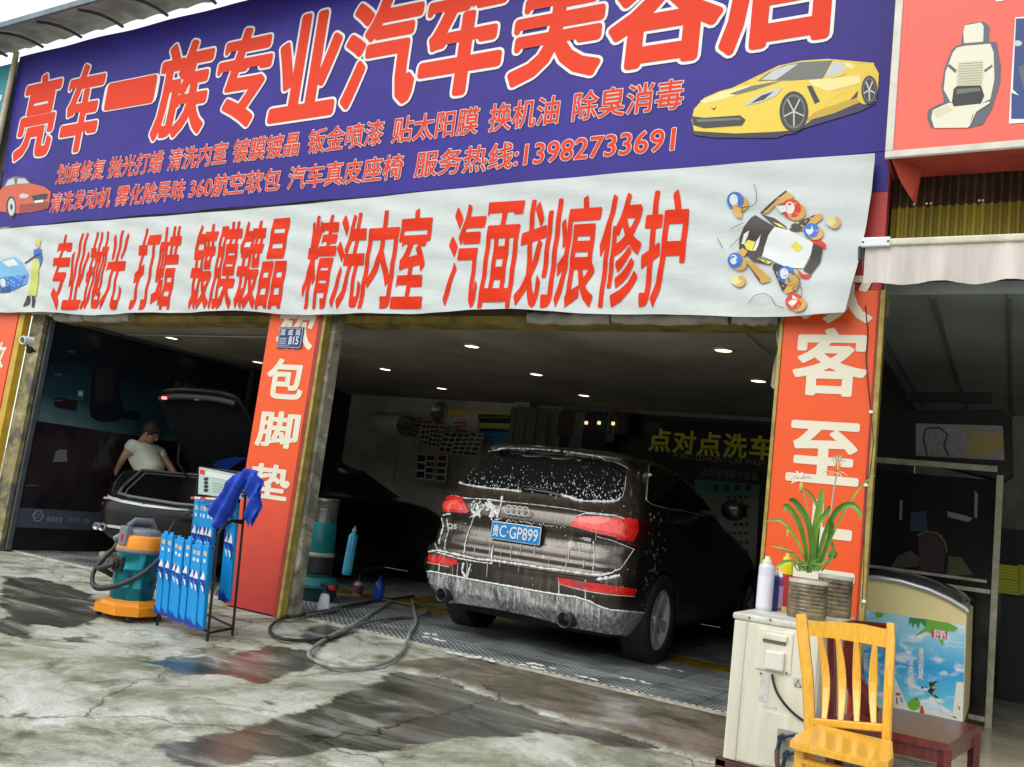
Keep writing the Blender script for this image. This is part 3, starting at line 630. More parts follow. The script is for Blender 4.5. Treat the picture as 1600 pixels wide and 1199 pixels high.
def col_sign(lbl, x0, x1, txt, side_strips, zs=.8):
    t = thing('column_sign', ((x0 + x1) / 2, PY, 0), lbl, 'sign', 'tall orange signs wrapped round the shop columns')
    gradient_panel('panel', x0, x1, .015, 2.72, zs, t)
    for ch, a, b_, z0, z1 in txt: facade_text(ch, 'character', M_cream, t, PY, (a, b_, z0, z1), weight=.03)
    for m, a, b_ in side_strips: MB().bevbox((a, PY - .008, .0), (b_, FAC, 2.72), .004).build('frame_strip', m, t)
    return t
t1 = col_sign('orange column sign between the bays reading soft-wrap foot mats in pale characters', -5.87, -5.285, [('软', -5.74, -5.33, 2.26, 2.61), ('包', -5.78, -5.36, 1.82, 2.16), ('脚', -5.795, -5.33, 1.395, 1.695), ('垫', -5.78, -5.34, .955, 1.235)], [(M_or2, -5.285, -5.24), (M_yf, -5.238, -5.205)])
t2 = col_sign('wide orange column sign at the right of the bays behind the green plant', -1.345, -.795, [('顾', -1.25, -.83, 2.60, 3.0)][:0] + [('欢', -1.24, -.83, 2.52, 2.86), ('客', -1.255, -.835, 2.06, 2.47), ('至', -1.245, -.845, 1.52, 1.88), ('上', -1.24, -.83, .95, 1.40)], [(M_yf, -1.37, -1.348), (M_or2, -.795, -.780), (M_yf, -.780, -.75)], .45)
# red strip above, behind the banners' right ends
MB().box((-1.345, PY + .01, 2.725), (-.78, FAC + .05, 3.62)).build('upper_panel', mat('upper_red', (.45, .03, .025), .5), t2)
t3 = thing('column_sign', (-10, PY, 0), 'red sign of the neighbouring shop at the far left edge', 'sign', 'tall orange signs wrapped round the shop columns')
gradient_panel('panel', -10.7, -9.74, .015, 2.72, .6, t3)
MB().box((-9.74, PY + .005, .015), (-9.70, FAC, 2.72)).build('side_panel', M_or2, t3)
MB().bevbox((-9.70, PY - .01, 0), (-9.60, FAC, 2.72), .004).build('frame_strip', M_yb, t3)
for ch, z0, z1 in (('故', 1.96, 2.24), ('洗', 1.58, 1.84), ('车', 1.22, 1.46)): facade_text(ch, 'character', M_cream, t3, PY, (-10.12, -9.84, z0, z1), weight=.03)
MB().box((-1.3, PY + .004, 3.36), (-.785, PY + .009, 3.62)).build('purple_edge', M_purple, t2)
# wire down the right column sign with two clips
wr = [(1352, 478), (1356, 520), (1353, 560), (1356, 600), (1361, 645), (1365, 690), (1360, 735), (1354, 765), (1351, 830), (1349, 900), (1347, 950)]
tw = tag(MB().tube([on_y(a, b, PY - .006) for a, b in wr], .0035, 6).build('cable', mat('cable_dark', (.05, .03, .03), .5)), 'thin dark cable running down the right orange column sign', 'cable')
for a, b in ((1361, 644), (1353, 758), (1350, 940)): MB().bevbox(on_y(a, b, PY - .012) - Vector((.011, .004, .009)), on_y(a, b, PY - .012) + Vector((.011, .004, .009)), .003).build('clip', M_white, tw)
# address plate
A = thing('address_plate', (-5.57, PY, 2.26), 'small dark blue address plate numbered 815 on the middle orange column', 'address plate')
M_navy = mat('plate_navy', (.012, .045, .16), .3)
MB().bevbox((-5.725, PY - .012, 2.258), (-5.435, PY - .002, 2.452), .006).build('plate', M_navy, A)
mb = MB(); 
for a, b_, c, d in ((-5.715, -5.445, 2.268, 2.271), (-5.715, -5.445, 2.439, 2.442), (-5.715, -5.712, 2.268, 2.442), (-5.448, -5.445, 2.268, 2.442), (-5.70, -5.62, 2.345, 2.350), (-5.70, -5.62, 2.330, 2.334), (-5.70, -5.62, 2.315, 2.319), (-5.70, -5.62, 2.30, 2.304), (-5.70, -5.58, 2.285, 2.288)): mb.box((a, PY - .0135, c), (b_, PY - .0125, d))
mb.build('printed_lines', M_white, A)
facade_text('国  威  路', 'lettering', M_white, A, PY - .012, (-5.695, -5.465, 2.375, 2.43), weight=.01)
facade_text('815', 'lettering', M_white, A, PY - .012, (-5.59, -5.475, 2.295, 2.365), weight=.02)
# security camera
K = thing('security_camera', (-9.62, PY, 2.27), 'white bullet security camera with black bracket at the left yellow strip', 'security camera')
k0 = on_y(43, 533, PY - .12)
MB().tube([(k0.x - .02, PY, k0.z - .09), (k0.x - .03, PY - .08, k0.z - .075), (k0.x - .02, PY - .11, k0.z - .03)], .014, 8).sphere((k0.x - .045, PY - .05, k0.z - .085), .04, 12).build('bracket', P_k, K)
MB().tube([(k0.x + .02, k0.y + .05, k0.z + .012), (k0.x, k0.y - .03, k0.z), (k0.x + .005, k0.y - .06, k0.z - .002)], [.04, .046, .046], 14).build('housing', M_white, K)
MB().tube([(k0.x + .005, k0.y - .061, k0.z - .002), (k0.x + .005, k0.y - .066, k0.z - .003)], .032, 12).build('lens', mat('camera_lens_grey', (.08, .08, .08), .3), K)
# teal neighbour sign top-left with pale pole
G = thing('neighbour_sign', (-11, 5.6, 4.5), 'teal sign of the next shop with pale pole at the top left edge', 'sign')
MB().box((-12.6, 5.58, 4.35), (-10.86, 5.62, 5.72)).build('panel', mat('teal_panel', (.02, .30, .38), .4, var=.25, vscale=1), G)
facade_text('店', 'character', M_white, G, 5.58, (-11.5, -10.95, 4.7, 5.4), weight=.02)
MB().tube([(-10.81, 5.57, 5.86), (-10.76, 5.55, 4.3)], .032, 10).build('pole', mat('cream_pole', (.62, .56, .36), .5, var=.2), G)
MB().box((-13, 5.66, 2.7), (-10.72, 5.72, 4.35)).build('dark_backing', mat('dark_backing', (.03, .03, .03), .7), G)

# ---- red seat sign, right
SY = 5.3
H_ = thing('seat_sign', (.6, SY, 3.45), 'coral red light box sign with a cream car seat picture at the top right', 'sign')
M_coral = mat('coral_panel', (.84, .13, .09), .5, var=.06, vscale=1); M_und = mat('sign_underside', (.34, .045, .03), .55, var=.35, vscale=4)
MB().box((-.735, SY, 3.475), (3, SY + .006, 5.6)).build('panel', M_coral, H_)
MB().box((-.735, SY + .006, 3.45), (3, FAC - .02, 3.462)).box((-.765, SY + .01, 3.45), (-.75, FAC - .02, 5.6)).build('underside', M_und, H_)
MB().bevbox((-.765, SY - .008, 3.435), (3, SY + .02, 3.475), .004).bevbox((-.765, SY - .008, 3.476), (-.722, SY + .02, 5.6), .004).build('frame', mat('sign_frame', (.68, .66, .58), .5, var=.15), H_)
mb = MB(); a_, b_, c_ = on_y(1393, 247, SY + .02), on_y(1437, 275, 5.55), on_y(1434, 318, 5.5)
mb.prism([a_, on_y(1440, 266, 5.5), c_ + Vector((-.01, 0, 0)), on_y(1425, 312, 5.45), on_y(1408, 285, 5.4)], (0, .012, 0)); mb.build('torn_flap', mat('torn_flap', (.45, .06, .03), .55), H_)
q = lambda *p: [(1200 + a / 4, b / 4) for a, b in p]
P_cr = mat('print_seat_cream', (.66, .62, .44), .45); P_cr2 = mat('print_seat_light', (.76, .73, .58), .45); P_st = mat('print_slate', (.10, .11, .14), .45)
seat = [(P_st, q((1215, 200), (1240, 150), (1350, 135), (1385, 170), (1380, 262), (1430, 265), (1455, 420), (1450, 520), (1400, 680), (1340, 780), (1250, 800), (1020, 800), (995, 740), (1000, 690), (1050, 660), (1100, 640), (1085, 540), (1100, 440), (1150, 310), (1180, 285), (1210, 280))),
    (P_cr2, q((1232, 160), (1330, 142), (1348, 165), (1345, 262), (1225, 272), (1220, 200))), (P_cr2, q((1180, 300), (1230, 288), (1390, 275), (1410, 330), (1415, 500), (1390, 620), (1330, 650), (1140, 640), (1098, 560), (1110, 450), (1155, 330))),
    (P_cr, q((1195, 390), (1340, 378), (1350, 470), (1330, 550), (1180, 550), (1180, 440))), (P_st, q((1120, 415), (1135, 402), (1180, 440), (1172, 460))), (P_st, q((1350, 440), (1400, 405), (1405, 418), (1355, 455))),
    (P_cr2, q((1030, 690), (1130, 645), (1330, 650), (1390, 635), (1280, 720), (1250, 800), (1040, 802), (1020, 740))), (P_cr, q((1030, 700), (1120, 660), (1160, 690), (1060, 740))), (P_k, q((1160, 560), (1180, 540), (1330, 535), (1352, 600), (1330, 650), (1160, 668), (1150, 640))), (P_g, q((1180, 560), (1320, 550), (1330, 570), (1180, 590)))]
for k in range(9): seat.append((P_st, q(*stroke([(1192 - k, 402 + k * 16), (1345 - k, 392 + k * 16)], 2))))
seat.append((P_cr2, q(*stroke([(1255, 795), (1300, 700), (1385, 645)], 7))))
flat('seat_picture', seat, SY - .002, H_)
flat('photo_print', [(M_white, q((1545, 110), (1700, 100), (1700, 760), (1505, 775), (1515, 580))), (P_nv, q((1550, 118), (1700, 110), (1700, 745), (1520, 745), (1522, 580), (1570, 600), (1530, 560))), (P_lg, q(*ell(1560, 272, 28, 18))), (P_st, q((1560, 420), (1700, 380), (1700, 560), (1600, 560)))], SY - .002, H_)
flat('sign_lettering', [(M_white, q((1420, -20), (1470, -30), (1475, 5), (1425, 12)))], SY - .002, H_)
# dark strip standing in for the shaded gap between the two signs
MB().bevbox((-.80, 5.5, 3.62), (-.765, 5.6, 5.8), .004).build('gap_shade_strip', mat('gap_shade', (.05, .025, .02), .6), T)

# ---- corrugated yellow panel & awning
Q = thing('plastic_cladding', (.5, FAC + .1, 3.2), 'yellow brown corrugated plastic panel under the red seat sign', 'corrugated panel')
mb = MB(); vs = []; n = 400
for i in range(n + 1):
    x = -.77 + 3.5 * i / n; y = FAC + .09 + .018 * math.cos(x * 2 * math.pi / .047)
    for z in (2.95, 3.3, 3.62): vs.append((x, y, z))
fs = [(i * 3 + k, i * 3 + 3 + k, i * 3 + 4 + k, i * 3 + 1 + k) for i in range(n) for k in range(2)]
mb.add(vs, fs, True); M_cy = mat('corr_yellow', (.30, .235, .02), .4, var=.5, vscale=3, streak=True); M_cb = mat('corr_brown', (.075, .042, .022), .5, var=.4, vscale=7)
o = mb.build('sheet', [M_cy, M_cb], Q)
for p in o.data.polygons:
    c = p.center; p.material_index = 1 if (p.center.z + Q.location.z > 3.29) else 0
for x in (-.64, -.57, -.545, -.28, -.26): MB().sphere((x, FAC + .065, 3.31), .008, 8).build('screw', M_white, Q)
AW = thing('awning', (.5, 5.0, 2.8), 'grey retractable awning with scalloped valance at the upper right', 'awning')
M_aw = mat('awning_fabric', (.66, .60, .56), .85, var=.35, vscale=4, streak=True, bump=.2, bscale=120)
mb = MB(); vs = []; n = 120
for i in range(n + 1):
    x = -.79 + 3.3 * i / n; s_ = x + .79
    zb = 2.585 - .012 * math.cos(s_ * 2 * math.pi / .34 + 2.6) - .008 * sst(.1, 0, s_)
    for k in range(7):
        t = k / 6; vs.append((x, 5.0 + .008 * math.sin(x * 23) * (1 - t) + .003 * math.sin(x * 71 + k), zb + (2.80 - zb) * t))
mb.add(vs, [(i * 7 + k, i * 7 + 7 + k, i * 7 + 8 + k, i * 7 + 1 + k) for i in range(n) for k in range(6)], True); mb.build('valance', M_aw, AW)
mb = MB(); vs = [(-.79 + 3.3 * i / 40, 5.02 + .63 * t, 2.83 + .20 * t - .03 * math.sin(math.pi * t)) for i in range(41) for t in (0, .25, .5, .75, 1)]
mb.add(vs, [(i * 5 + k, i * 5 + 5 + k, i * 5 + 6 + k, i * 5 + 1 + k) for i in range(40) for k in range(4)], True); mb.build('canopy', M_aw, AW)
MB().bevbox((-.795, 4.985, 2.795), (2.5, 5.02, 2.835), .01).build('front_bar', mat('bar_white', (.66, .62, .48), .45, var=.2, vscale=8), AW)
br = MB().bevbox((-.81, 4.975, 2.788), (-.66, 5.0, 2.842), .006).build('bracket', mat('bracket_white', (.62, .66, .66), .4, .3), AW)
for x in (-.80, -.672): MB().sphere((x, 4.974, 2.815), .006, 8).build('screw', P_k, br)
MB().tube([(-.80, 5.02, 2.82), (-.83, 5.3, 2.76), (-.80, 5.60, 2.86)], .014, 8).tube([(-.82, 5.01, 2.80), (-.815, 5.0, 2.72)], .01, 8).build('folding_arm', mat('arm_dark', (.04, .04, .045), .5, .3), AW)
# ================================================================== cars
def superq(wd, c, n, m_):
    """half outline of a rounded end: list of (x, dy) from the centre line to the side"""
    out = []
    for i in range(m_ + 1):
        t = math.pi / 2 * (1 - i / m_); out.append((wd * abs(math.cos(t)) ** (2 / n), c * (1 - abs(math.sin(t)) ** (2 / n))))
    return out
def level_body(levels, cx, y0, seg=22, side=26):
    """levels: (z, half width, rear y, rear corner depth, rear exponent, front y, front corner depth)"""
    vs = []; rings = []
    for z, wd, ry, rc, rn, fy, fc in levels:
        rr = superq(wd, rc, rn, seg); fr = superq(wd, fc, 2.6, 14)
        pts = [(x, ry + dy) for x, dy in rr]
        a, b_ = ry + rc, fy - fc
        pts += [(wd + .012 * math.sin(math.pi * k / side), a + (b_ - a) * k / side) for k in range(1, side)]
        pts += [(x, fy - dy) for x, dy in fr[::-1]]
        ring = [(cx + x, y0 + y, z) for x, y in pts] + [(cx - x, y0 + y, z) for x, y in pts[::-1][1:-1]]
        rings.append(len(ring)); vs += ring
    n = rings[0]; fs = []
    for j in range(len(levels) - 1):
        for i in range(n): i2 = (i + 1) % n; fs.append((j * n + i, j * n + i2, (j + 1) * n + i2, (j + 1) * n + i))
    fs.append(tuple(range(n))[::-1]); fs.append(tuple(range((len(levels) - 1) * n, len(levels) * n)))
    return vs, fs
def interp(keys, zs):
    out = []
    for z in zs:
        for a, b_ in zip(keys[:-1], keys[1:]):
            if a[0] <= z <= b_[0]:
                t = (z - a[0]) / (b_[0] - a[0]) if b_[0] > a[0] else 0
                out.append((z,) + tuple(u + (v - u) * t for u, v in zip(a[1:], b_[1:]))); break
    return out
def bvh_of(vs, fs):
    return BVHTree.FromPolygons([Vector(v) for v in vs], fs, epsilon=0)
class Skin:
    """pieces that follow a car body: outlines are found on the body where the photo shows them"""
    def __init__(s, bvh, root): s.b = bvh; s.root = root
    def hit(s, px, py):
        d = ray(px, py).normalized(); r = s.b.ray_cast(CAM, d)
        return (r[0], r[1]) if r[0] is not None else (None, None)
    def patch(s, name, poly, m, lift=.006, res=3.5, thick=0., label=None, parent=None):
        """closed outline -> sheet lying on the body"""
        n = len(poly); P = []
        for i in range(n):
            a, b_ = Vector(poly[i]), Vector(poly[(i + 1) % n]); k = max(1, int((b_ - a).length / res)); P += [a + (b_ - a) * j / k for j in range(k)]
        nb = len(P); xs = [p.x for p in P]; ys = [p.y for p in P]; pl = [(p.x, p.y) for p in P]
        inner = []; yy = min(ys) + res * .5
        while yy < max(ys):
            xx = min(xs) + res * .5
            while xx < max(xs):
                if pt_in(pl, xx, yy) and min((Vector((xx, yy)) - p).length for p in P) > res * .45: inner.append(Vector((xx, yy)))
                xx += res
            yy += res
        r = geometry.delaunay_2d_cdt(P + inner, [(i, (i + 1) % nb) for i in range(nb)], [], 1, 1e-5)
        v2, f2 = r[0], r[2]; W_ = []; bad = set()
        for i, p in enumerate(v2):
            c, nn = s.hit(p.x, p.y)
            if c is None:
                bad.add(i); W_.append(Vector()); continue
            if nn.dot(c - CAM) > 0: nn = -nn
            W_.append(c + nn * lift)
        fs = [f for f in f2 if not any(i in bad for i in f)]
        up = list(range(len(v2)))
        def find(i):
            while up[i] != i: up[i] = up[up[i]]; i = up[i]
            return i
        for f in fs:
            for i in f[1:]: up[find(i)] = find(f[0])
        cnt_ = {}
        for f in fs: cnt_[find(f[0])] = cnt_.get(find(f[0]), 0) + 1
        if not cnt_: print('EMPTY PATCH', name, s.root.name); return None
        big = max(cnt_, key=cnt_.get); fs = [f for f in fs if find(f[0]) == big]
        mb = MB(); mb.add(W_, fs, True); return mb.build(name, m, parent or s.root, label)
    def line(s, name, pts, m, r, lift=.003, lump=0., parent=None, step=4, kind=None, mb=None, n=6):
        P = []
        for a, b_ in zip(pts[:-1], pts[1:]):
            a, b_ = Vector(a), Vector(b_); k = max(1, int((b_ - a).length / step)); P += [a + (b_ - a) * j / k for j in range(k)]
        P.append(Vector(pts[-1])); W_ = []
        for p in P:
            c, nn = s.hit(p.x, p.y)
            if c is None: continue
            if nn.dot(c - CAM) > 0: nn = -nn
            W_.append(c + nn * lift)
        if len(W_) < 2: return None
        own = mb is None; mb = mb or MB()
        mb.tube(W_, [r * (1 + lump * (random.random() - .4)) for _ in W_], n)
        return mb.build(name, m, parent or s.root, kind=kind) if own else None
def wheel(root, cx, y, z, R_, wd, sgn, rimr, spokes=5, M_t=None, M_r=None, steer=0.):
    """tyre > rim; axis along x; sgn = outer side direction"""
    M = Matrix.Translation((cx, y, z)) @ Matrix.Rotation(math.radians(90) * sgn, 4, 'Y')
    h = wd / 2
    mb = MB(); mb.lathe([(rimr, -h * .9), (R_ * .93, -h), (R_ * .985, -h * .8), (R_, -h * .5), (R_, h * .5), (R_ * .985, h * .8), (R_ * .93, h), (rimr + .015, h * .95), (rimr, h * .8), (rimr, -h * .9)], n=44, M=M, cap=False)
    for k in range(48):
        th = 2 * math.pi * k / 48
        for s_ in (-1, 1):
            Mk = M @ Matrix.Rotation(th + s_ * .03, 4, 'Z'); mb.box((R_ * .985, -.012, s_ * h * .93 if s_ > 0 else -h * .93), (R_ * 1.006, .012, s_ * h * .35), Mk)
    ty = mb.build('tyre', M_t, root)
    mb = MB(); mb.lathe([(rimr, h * .8), (rimr - .02, h * .82), (rimr - .025, h * .3), (rimr - .03, -h * .6)], n=36, M=M, cap=False)
    for k in range(spokes):
        for o_ in (-.13, .13):
            Mk = M @ Matrix.Rotation(2 * math.pi * k / spokes + o_, 4, 'Z')
            mb.add([Mk @ Vector(p) for p in ((.03, -.022, h * .55), (rimr - .01, -.03, h * .75), (rimr - .01, .012, h * .75), (.03, .022, h * .55), (.03, -.022, h * .25), (rimr - .01, -.03, h * .4), (rimr - .01, .012, h * .4), (.03, .022, h * .25))], [(0, 1, 2, 3), (7, 6, 5, 4), (0, 4, 5, 1), (3, 2, 6, 7), (1, 5, 6, 2)])
    mb.lathe([(.055, h * .3), (.055, h * .6), (.04, h * .66), (.0001, h * .67)], n=18, M=M, cap=False)
    rm = mb.build('rim', M_r, ty)
    MB().lathe([(rimr * .93, h * .18), (.05, h * .2)], n=28, M=M, cap=False).build('brake_disc_shade', mat('brake_disc_shade', (.03, .03, .03), .6, .5), ty)  # disc widened and blackened so the gaps between spokes read as shade
    return ty
def cutters(obj, boxes_or_cyl, fill):
    for mbk in boxes_or_cyl:
        c = mbk.build('cutter', fill)
        md = obj.modifiers.new('b', 'BOOLEAN'); md.operation = 'DIFFERENCE'; md.solver = 'EXACT'; md.object = c
        dg = bpy.context.evaluated_depsgraph_get(); me = bpy.data.meshes.new_from_object(obj.evaluated_get(dg)); obj.modifiers.clear(); obj.data = me
        bpy.data.objects.remove(c)
    return obj
M_tyre = mat('tyre_rubber', (.022, .022, .022), .7, var=.3, vscale=9); M_rim_ = mat('alloy_rim', (.75, .75, .75), .35, .3, var=.2, vscale=9)
M_inner = mat('wheel_well', (.008, .008, .008), .9)
M_glass = mat('car_glass', (.006, .008, .008), .06, spec=.5)
M_foam = mat('soap_foam', (.80, .82, .81), .5, bump=.6, bscale=140)
M_chrome = mat('chrome', (.8, .8, .78), .25, .45)

# ------------------------------------------------------------------ brown car being washed
SX, SY0 = -3.48, 6.28
V = thing('brown_car', (SX, SY0 + 2.3, 0), 'dark brown soapy sport utility car being washed in the right bay', 'car')
K_ = [  # z, half w, rear, corner, exp, front, fcorner
    (.22, .78, .34, .30, 3.2, 4.40, .5), (.30, .86, .16, .36, 3.4, 4.55, .6), (.40, .92, .06, .42, 3.5, 4.60, .7), (.52, .94, .02, .46, 3.6, 4.62, .75), (.60, .945, .015, .48, 3.6, 4.62, .75),
    (.68, .945, .02, .50, 3.6, 4.60, .75), (.74, .945, .035, .50, 3.6, 4.58, .8), (.755, .945, .075, .50, 3.5, 4.56, .8), (.80, .945, .085, .50, 3.5, 4.5, .85), (.855, .942, .085, .50, 3.5, 4.45, .9), (.87, .942, .105, .50, 3.5, 4.42, .9),
    (.985, .938, .125, .50, 3.5, 4.2, .95), (1.00, .935, .095, .50, 3.5, 4.1, .95), (1.10, .93, .115, .50, 3.4, 3.75, 1.0), (1.15, .925, .135, .50, 3.4, 3.45, 1.0), (1.17, .92, .16, .48, 3.3, 3.35, .9),
    (1.20, .905, .20, .46, 3.3, 3.2, .8), (1.30, .865, .27, .44, 3.2, 2.95, .7), (1.40, .815, .345, .42, 3.1, 2.70, .6), (1.50, .755, .43, .40, 3.0, 2.42, .5), (1.555, .715, .475, .38, 3.0, 2.22, .5), (1.565, .70, .41, .30, 3.4, 2.18, .45), (1.60, .66, .44, .28, 3.2, 2.0, .4), (1.625, .58, .52, .25, 3.0, 1.85, .35), (1.64, .42, .66, .2, 2.6, 1.6, .3), (1.645, .2, .85, .15, 2.4, 1.4, .2)]
K_ = [((1.17 + (k[0] - 1.17) * 1.14) if k[0] > 1.17 else k[0],) + k[1:] for k in K_]
K_ = [k[:3] + (k[3] * .88, k[4] * 1.22) + k[5:] for k in K_]
zs = sorted(set([k[0] for k in K_] + [.26, .35, .46, .56, .64, .71, .93, 1.05, 1.25, 1.35, 1.45, 1.53]))
vs, fs = level_body(interp(K_, zs), SX, SY0)
sb = bvh_of(vs, fs)
def brown_paint():
    m = bpy.data.materials.new('brown_paint'); m.use_nodes = True; n = m.node_tree; N = n.nodes; L = n.links; b = N['Principled BSDF']
    b.inputs['Metallic'].default_value = .6; b.inputs['Roughness'].default_value = .33; b.inputs['Coat Weight'].default_value = 1; b.inputs['Coat Roughness'].default_value = .09
    tc = N.new('ShaderNodeTexCoord')
    mp = N.new('ShaderNodeMapping'); mp.inputs['Scale'].default_value = (1, 1, .12); L.new(tc.outputs['Object'], mp.inputs[0])
    t = N.new('ShaderNodeTexNoise'); t.inputs['Scale'].default_value = 26; t.inputs['Detail'].default_value = 6; t.inputs['Roughness'].default_value = .7; L.new(mp.outputs[0], t.inputs['Vector'])
    r = N.new('ShaderNodeValToRGB'); L.new(t.outputs['Fac'], r.inputs[0]); e = r.color_ramp.elements
    e[0].position, e[0].color = .35, (.042, .031, .024, 1); e[1].position, e[1].color = .60, (.080, .064, .047, 1); k = e.new(.74); k.color = (.30, .27, .22, 1)
    # fine droplets
    v = N.new('ShaderNodeTexVoronoi'); v.inputs['Scale'].default_value = 85; L.new(tc.outputs['Object'], v.inputs['Vector'])
    r2 = N.new('ShaderNodeValToRGB'); L.new(v.outputs['Distance'], r2.inputs[0]); e = r2.color_ramp.elements; e[0].position, e[0].color = .10, (1, 1, 1, 1); e[1].position, e[1].color = .2, (0, 0, 0, 1)
    t3 = N.new('ShaderNodeTexNoise'); t3.inputs['Scale'].default_value = 5; t3.inputs['Detail'].default_value = 5; L.new(tc.outputs['Object'], t3.inputs['Vector'])
    r3 = N.new('ShaderNodeValToRGB'); L.new(t3.outputs['Fac'], r3.inputs[0]); r3.color_ramp.elements[0].position = .52; r3.color_ramp.elements[1].position = .66
    mu = N.new('ShaderNodeMath'); mu.operation = 'MULTIPLY'; L.new(r2.outputs[0], mu.inputs[0]); L.new(r3.outputs[0], mu.inputs[1])
    mx = N.new('ShaderNodeMix'); mx.data_type = 'RGBA'; L.new(mu.outputs[0], mx.inputs[0]); L.new(r.outputs[0], mx.inputs[6]); mx.inputs[7].default_value = (.35, .34, .32, 1); L.new(mx.outputs[2], b.inputs['Base Color'])
    bp = N.new('ShaderNodeBump'); bp.inputs['Strength'].default_value = .25; bp.inputs['Distance'].default_value = .004; L.new(t.outputs['Fac'], bp.inputs['Height']); L.new(bp.outputs[0], b.inputs['Coat Normal'])
    return m
M_bp = brown_paint()
mb = MB(); mb.add(vs, fs, True); body = mb.build('body', [M_bp], V)
RW, FWY = SY0 + .93, SY0 + .93 + 2.81
cyl = []
for yy in (RW, FWY):
    for s_ in (-1, 1):
        m_ = Matrix.Translation((SX + s_ * .93, yy, .37)) @ Matrix.Rotation(math.pi / 2, 4, 'Y') @ Matrix.Translation(-Vector((SX + 0, SY0 + 2.3, 0)) * 0)
        k = MB(); k.lathe([(.405, -.32), (.405, .32)], n=40, M=m_, smooth=False)
        k.v = [LOCALS[V] @ v for v in k.v]; cyl.append(k)
oldp = body.parent; body.parent = None
cutters(body, cyl, M_inner); body.parent = oldp
if len(body.data.materials) < 2: body.data.materials.append(M_inner)
Li = LOCALS[V]
for p in body.data.polygons:
    c = Li.inverted() @ p.center
    for yy in (RW, FWY):
        if abs(math.hypot(c.y - yy, c.z - .37) - .405) < .02 and c.z < .80 and abs(p.normal.x) < .5: p.material_index = 1; p.use_smooth = False
    if c.z < .3 and abs(p.normal.z) > .8: p.material_index = 1
    if c.z > .2 and abs(abs(c.x - SX) - .61) < .03 and abs(p.normal.x) > .9 and c.z < .8: p.material_index = 1
for yy in (RW, FWY):
    for s_ in (-1, 1): wheel(V, SX + s_ * .848, yy, .365, .365, .24, s_, .245, 5, M_tyre, M_rim_)
MB().box((SX - .7, SY0 + .5, .24), (SX + .7, SY0 + 4.2, .34)).build('underbody', M_inner, V)
k_ = Skin(sb, V)
z1 = lambda *p: [(640 + a / 4, 660 + b / 4) for a, b in p]           # reading scale of the measured outlines
z3 = lambda *p: [(860 + a / 3.995, 760 + b / 3.995) for a, b in p]
z5 = lambda *p: [(980 + a / 5.448, 640 + b / 5.45) for a, b in p]
M_gl = mat('wet_rear_glass', (.008, .011, .011), .12, spec=.5)
RWO = z1((300, 375), (340, 330), (400, 270), (475, 198), (560, 186), (700, 182), (850, 190), (980, 206), (1100, 228), (1250, 262), (1340, 292), (1350, 330), (1340, 410), (1320, 468), (1300, 495), (1240, 502), (1100, 495), (950, 465), (820, 446), (700, 435), (500, 415), (350, 398))
k_.patch('rear_window', RWO, M_gl, .004, 4)
k_.patch('trim_strip', z1((455, 200), (480, 182), (560, 172), (700, 168), (850, 175), (1000, 192), (1130, 215), (1260, 245), (1362, 288), (1345, 296), (1250, 262), (1100, 228), (980, 206), (850, 190), (700, 182), (560, 186), (478, 198)), mat('spoiler_trim', (.03, .022, .018), .25, .4), .007, 3)
# side glass
k_.patch('side_window', z5((160, 770), (175, 560), (185, 480), (212, 455), (420, 440), (500, 480), (560, 545), (630, 625), (700, 715), (800, 890), (815, 940), (700, 918), (450, 858), (340, 848), (200, 805)), M_glass, .004, 5)
k_.line('window_trim', z5((440, 445), (212, 455), (185, 480), (175, 560), (160, 770), (200, 805), (340, 848), (450, 858), (700, 918)), M_chrome, .004, .004)
k_.line('roof_rail', z5((20, 392), (60, 360), (200, 350), (330, 356), (440, 372)), mat('roof_rail', (.25, .25, .24), .3, .8), .013, .02)
# lamps
def lamp_mat(name, c, em):  # unlit lenses: slight emission stands in for outside light on them
    m = mat(name, c, .25, coat=1., var=.45, vscale=30, bump=.8, bscale=110, emit=c, estr=em); return m
M_lr = lamp_mat('tail_lamp_red', (.66, .008, .006), .12); M_lr2 = lamp_mat('tail_lamp_smoked', (.09, .004, .006), .0); M_lr3 = lamp_mat('tail_lamp_bright', (.85, .06, .04), .2)
k_.patch('tail_light', z1((178, 455), (206, 450), (250, 462), (330, 474), (355, 520), (378, 562), (360, 570), (250, 562), (160, 568), (166, 505)), M_lr, .012, 3, label='left tail light of the brown car')
k_.patch('lamp_insert', z1((215, 500), (300, 488), (335, 520), (345, 552), (240, 545), (215, 540)), M_lr3, .015, 3)
k_.patch('tail_light', z1((1003, 645), (1030, 610), (1062, 592), (1180, 590), (1300, 600), (1420, 612), (1425, 680), (1398, 738), (1370, 738), (1300, 725), (1150, 690), (1010, 652)), M_lr, .012, 3, label='right tail light of the brown car')
k_.patch('lamp_insert', z1((1030, 640), (1070, 603), (1180, 602), (1270, 610), (1335, 640), (1325, 705), (1150, 672)), M_lr3, .015, 3)
k_.patch('smoked_lens', z1((1420, 612), (1482, 604), (1470, 690), (1420, 785), (1330, 745), (1300, 727), (1398, 738), (1425, 680)), M_lr2, .011, 3)
k_.patch('reflector', z1((80, 822), (150, 830), (240, 845), (303, 862), (300, 885), (258, 902), (170, 885), (80, 866)), M_lr, .010, 3)
k_.patch('reflector', z1((915, 970), (1020, 985), (1150, 1005), (1300, 1025), (1412, 1042), (1400, 1085), (1270, 1075), (1130, 1055), (1020, 1030), (945, 1012)), M_lr, .010, 3)
k_.patch('reflector_stripe', z1((1030, 990), (1120, 1005), (1110, 1032), (1030, 1020)), mat('lamp_clear', (.30, .10, .09), .2), .013, 3)
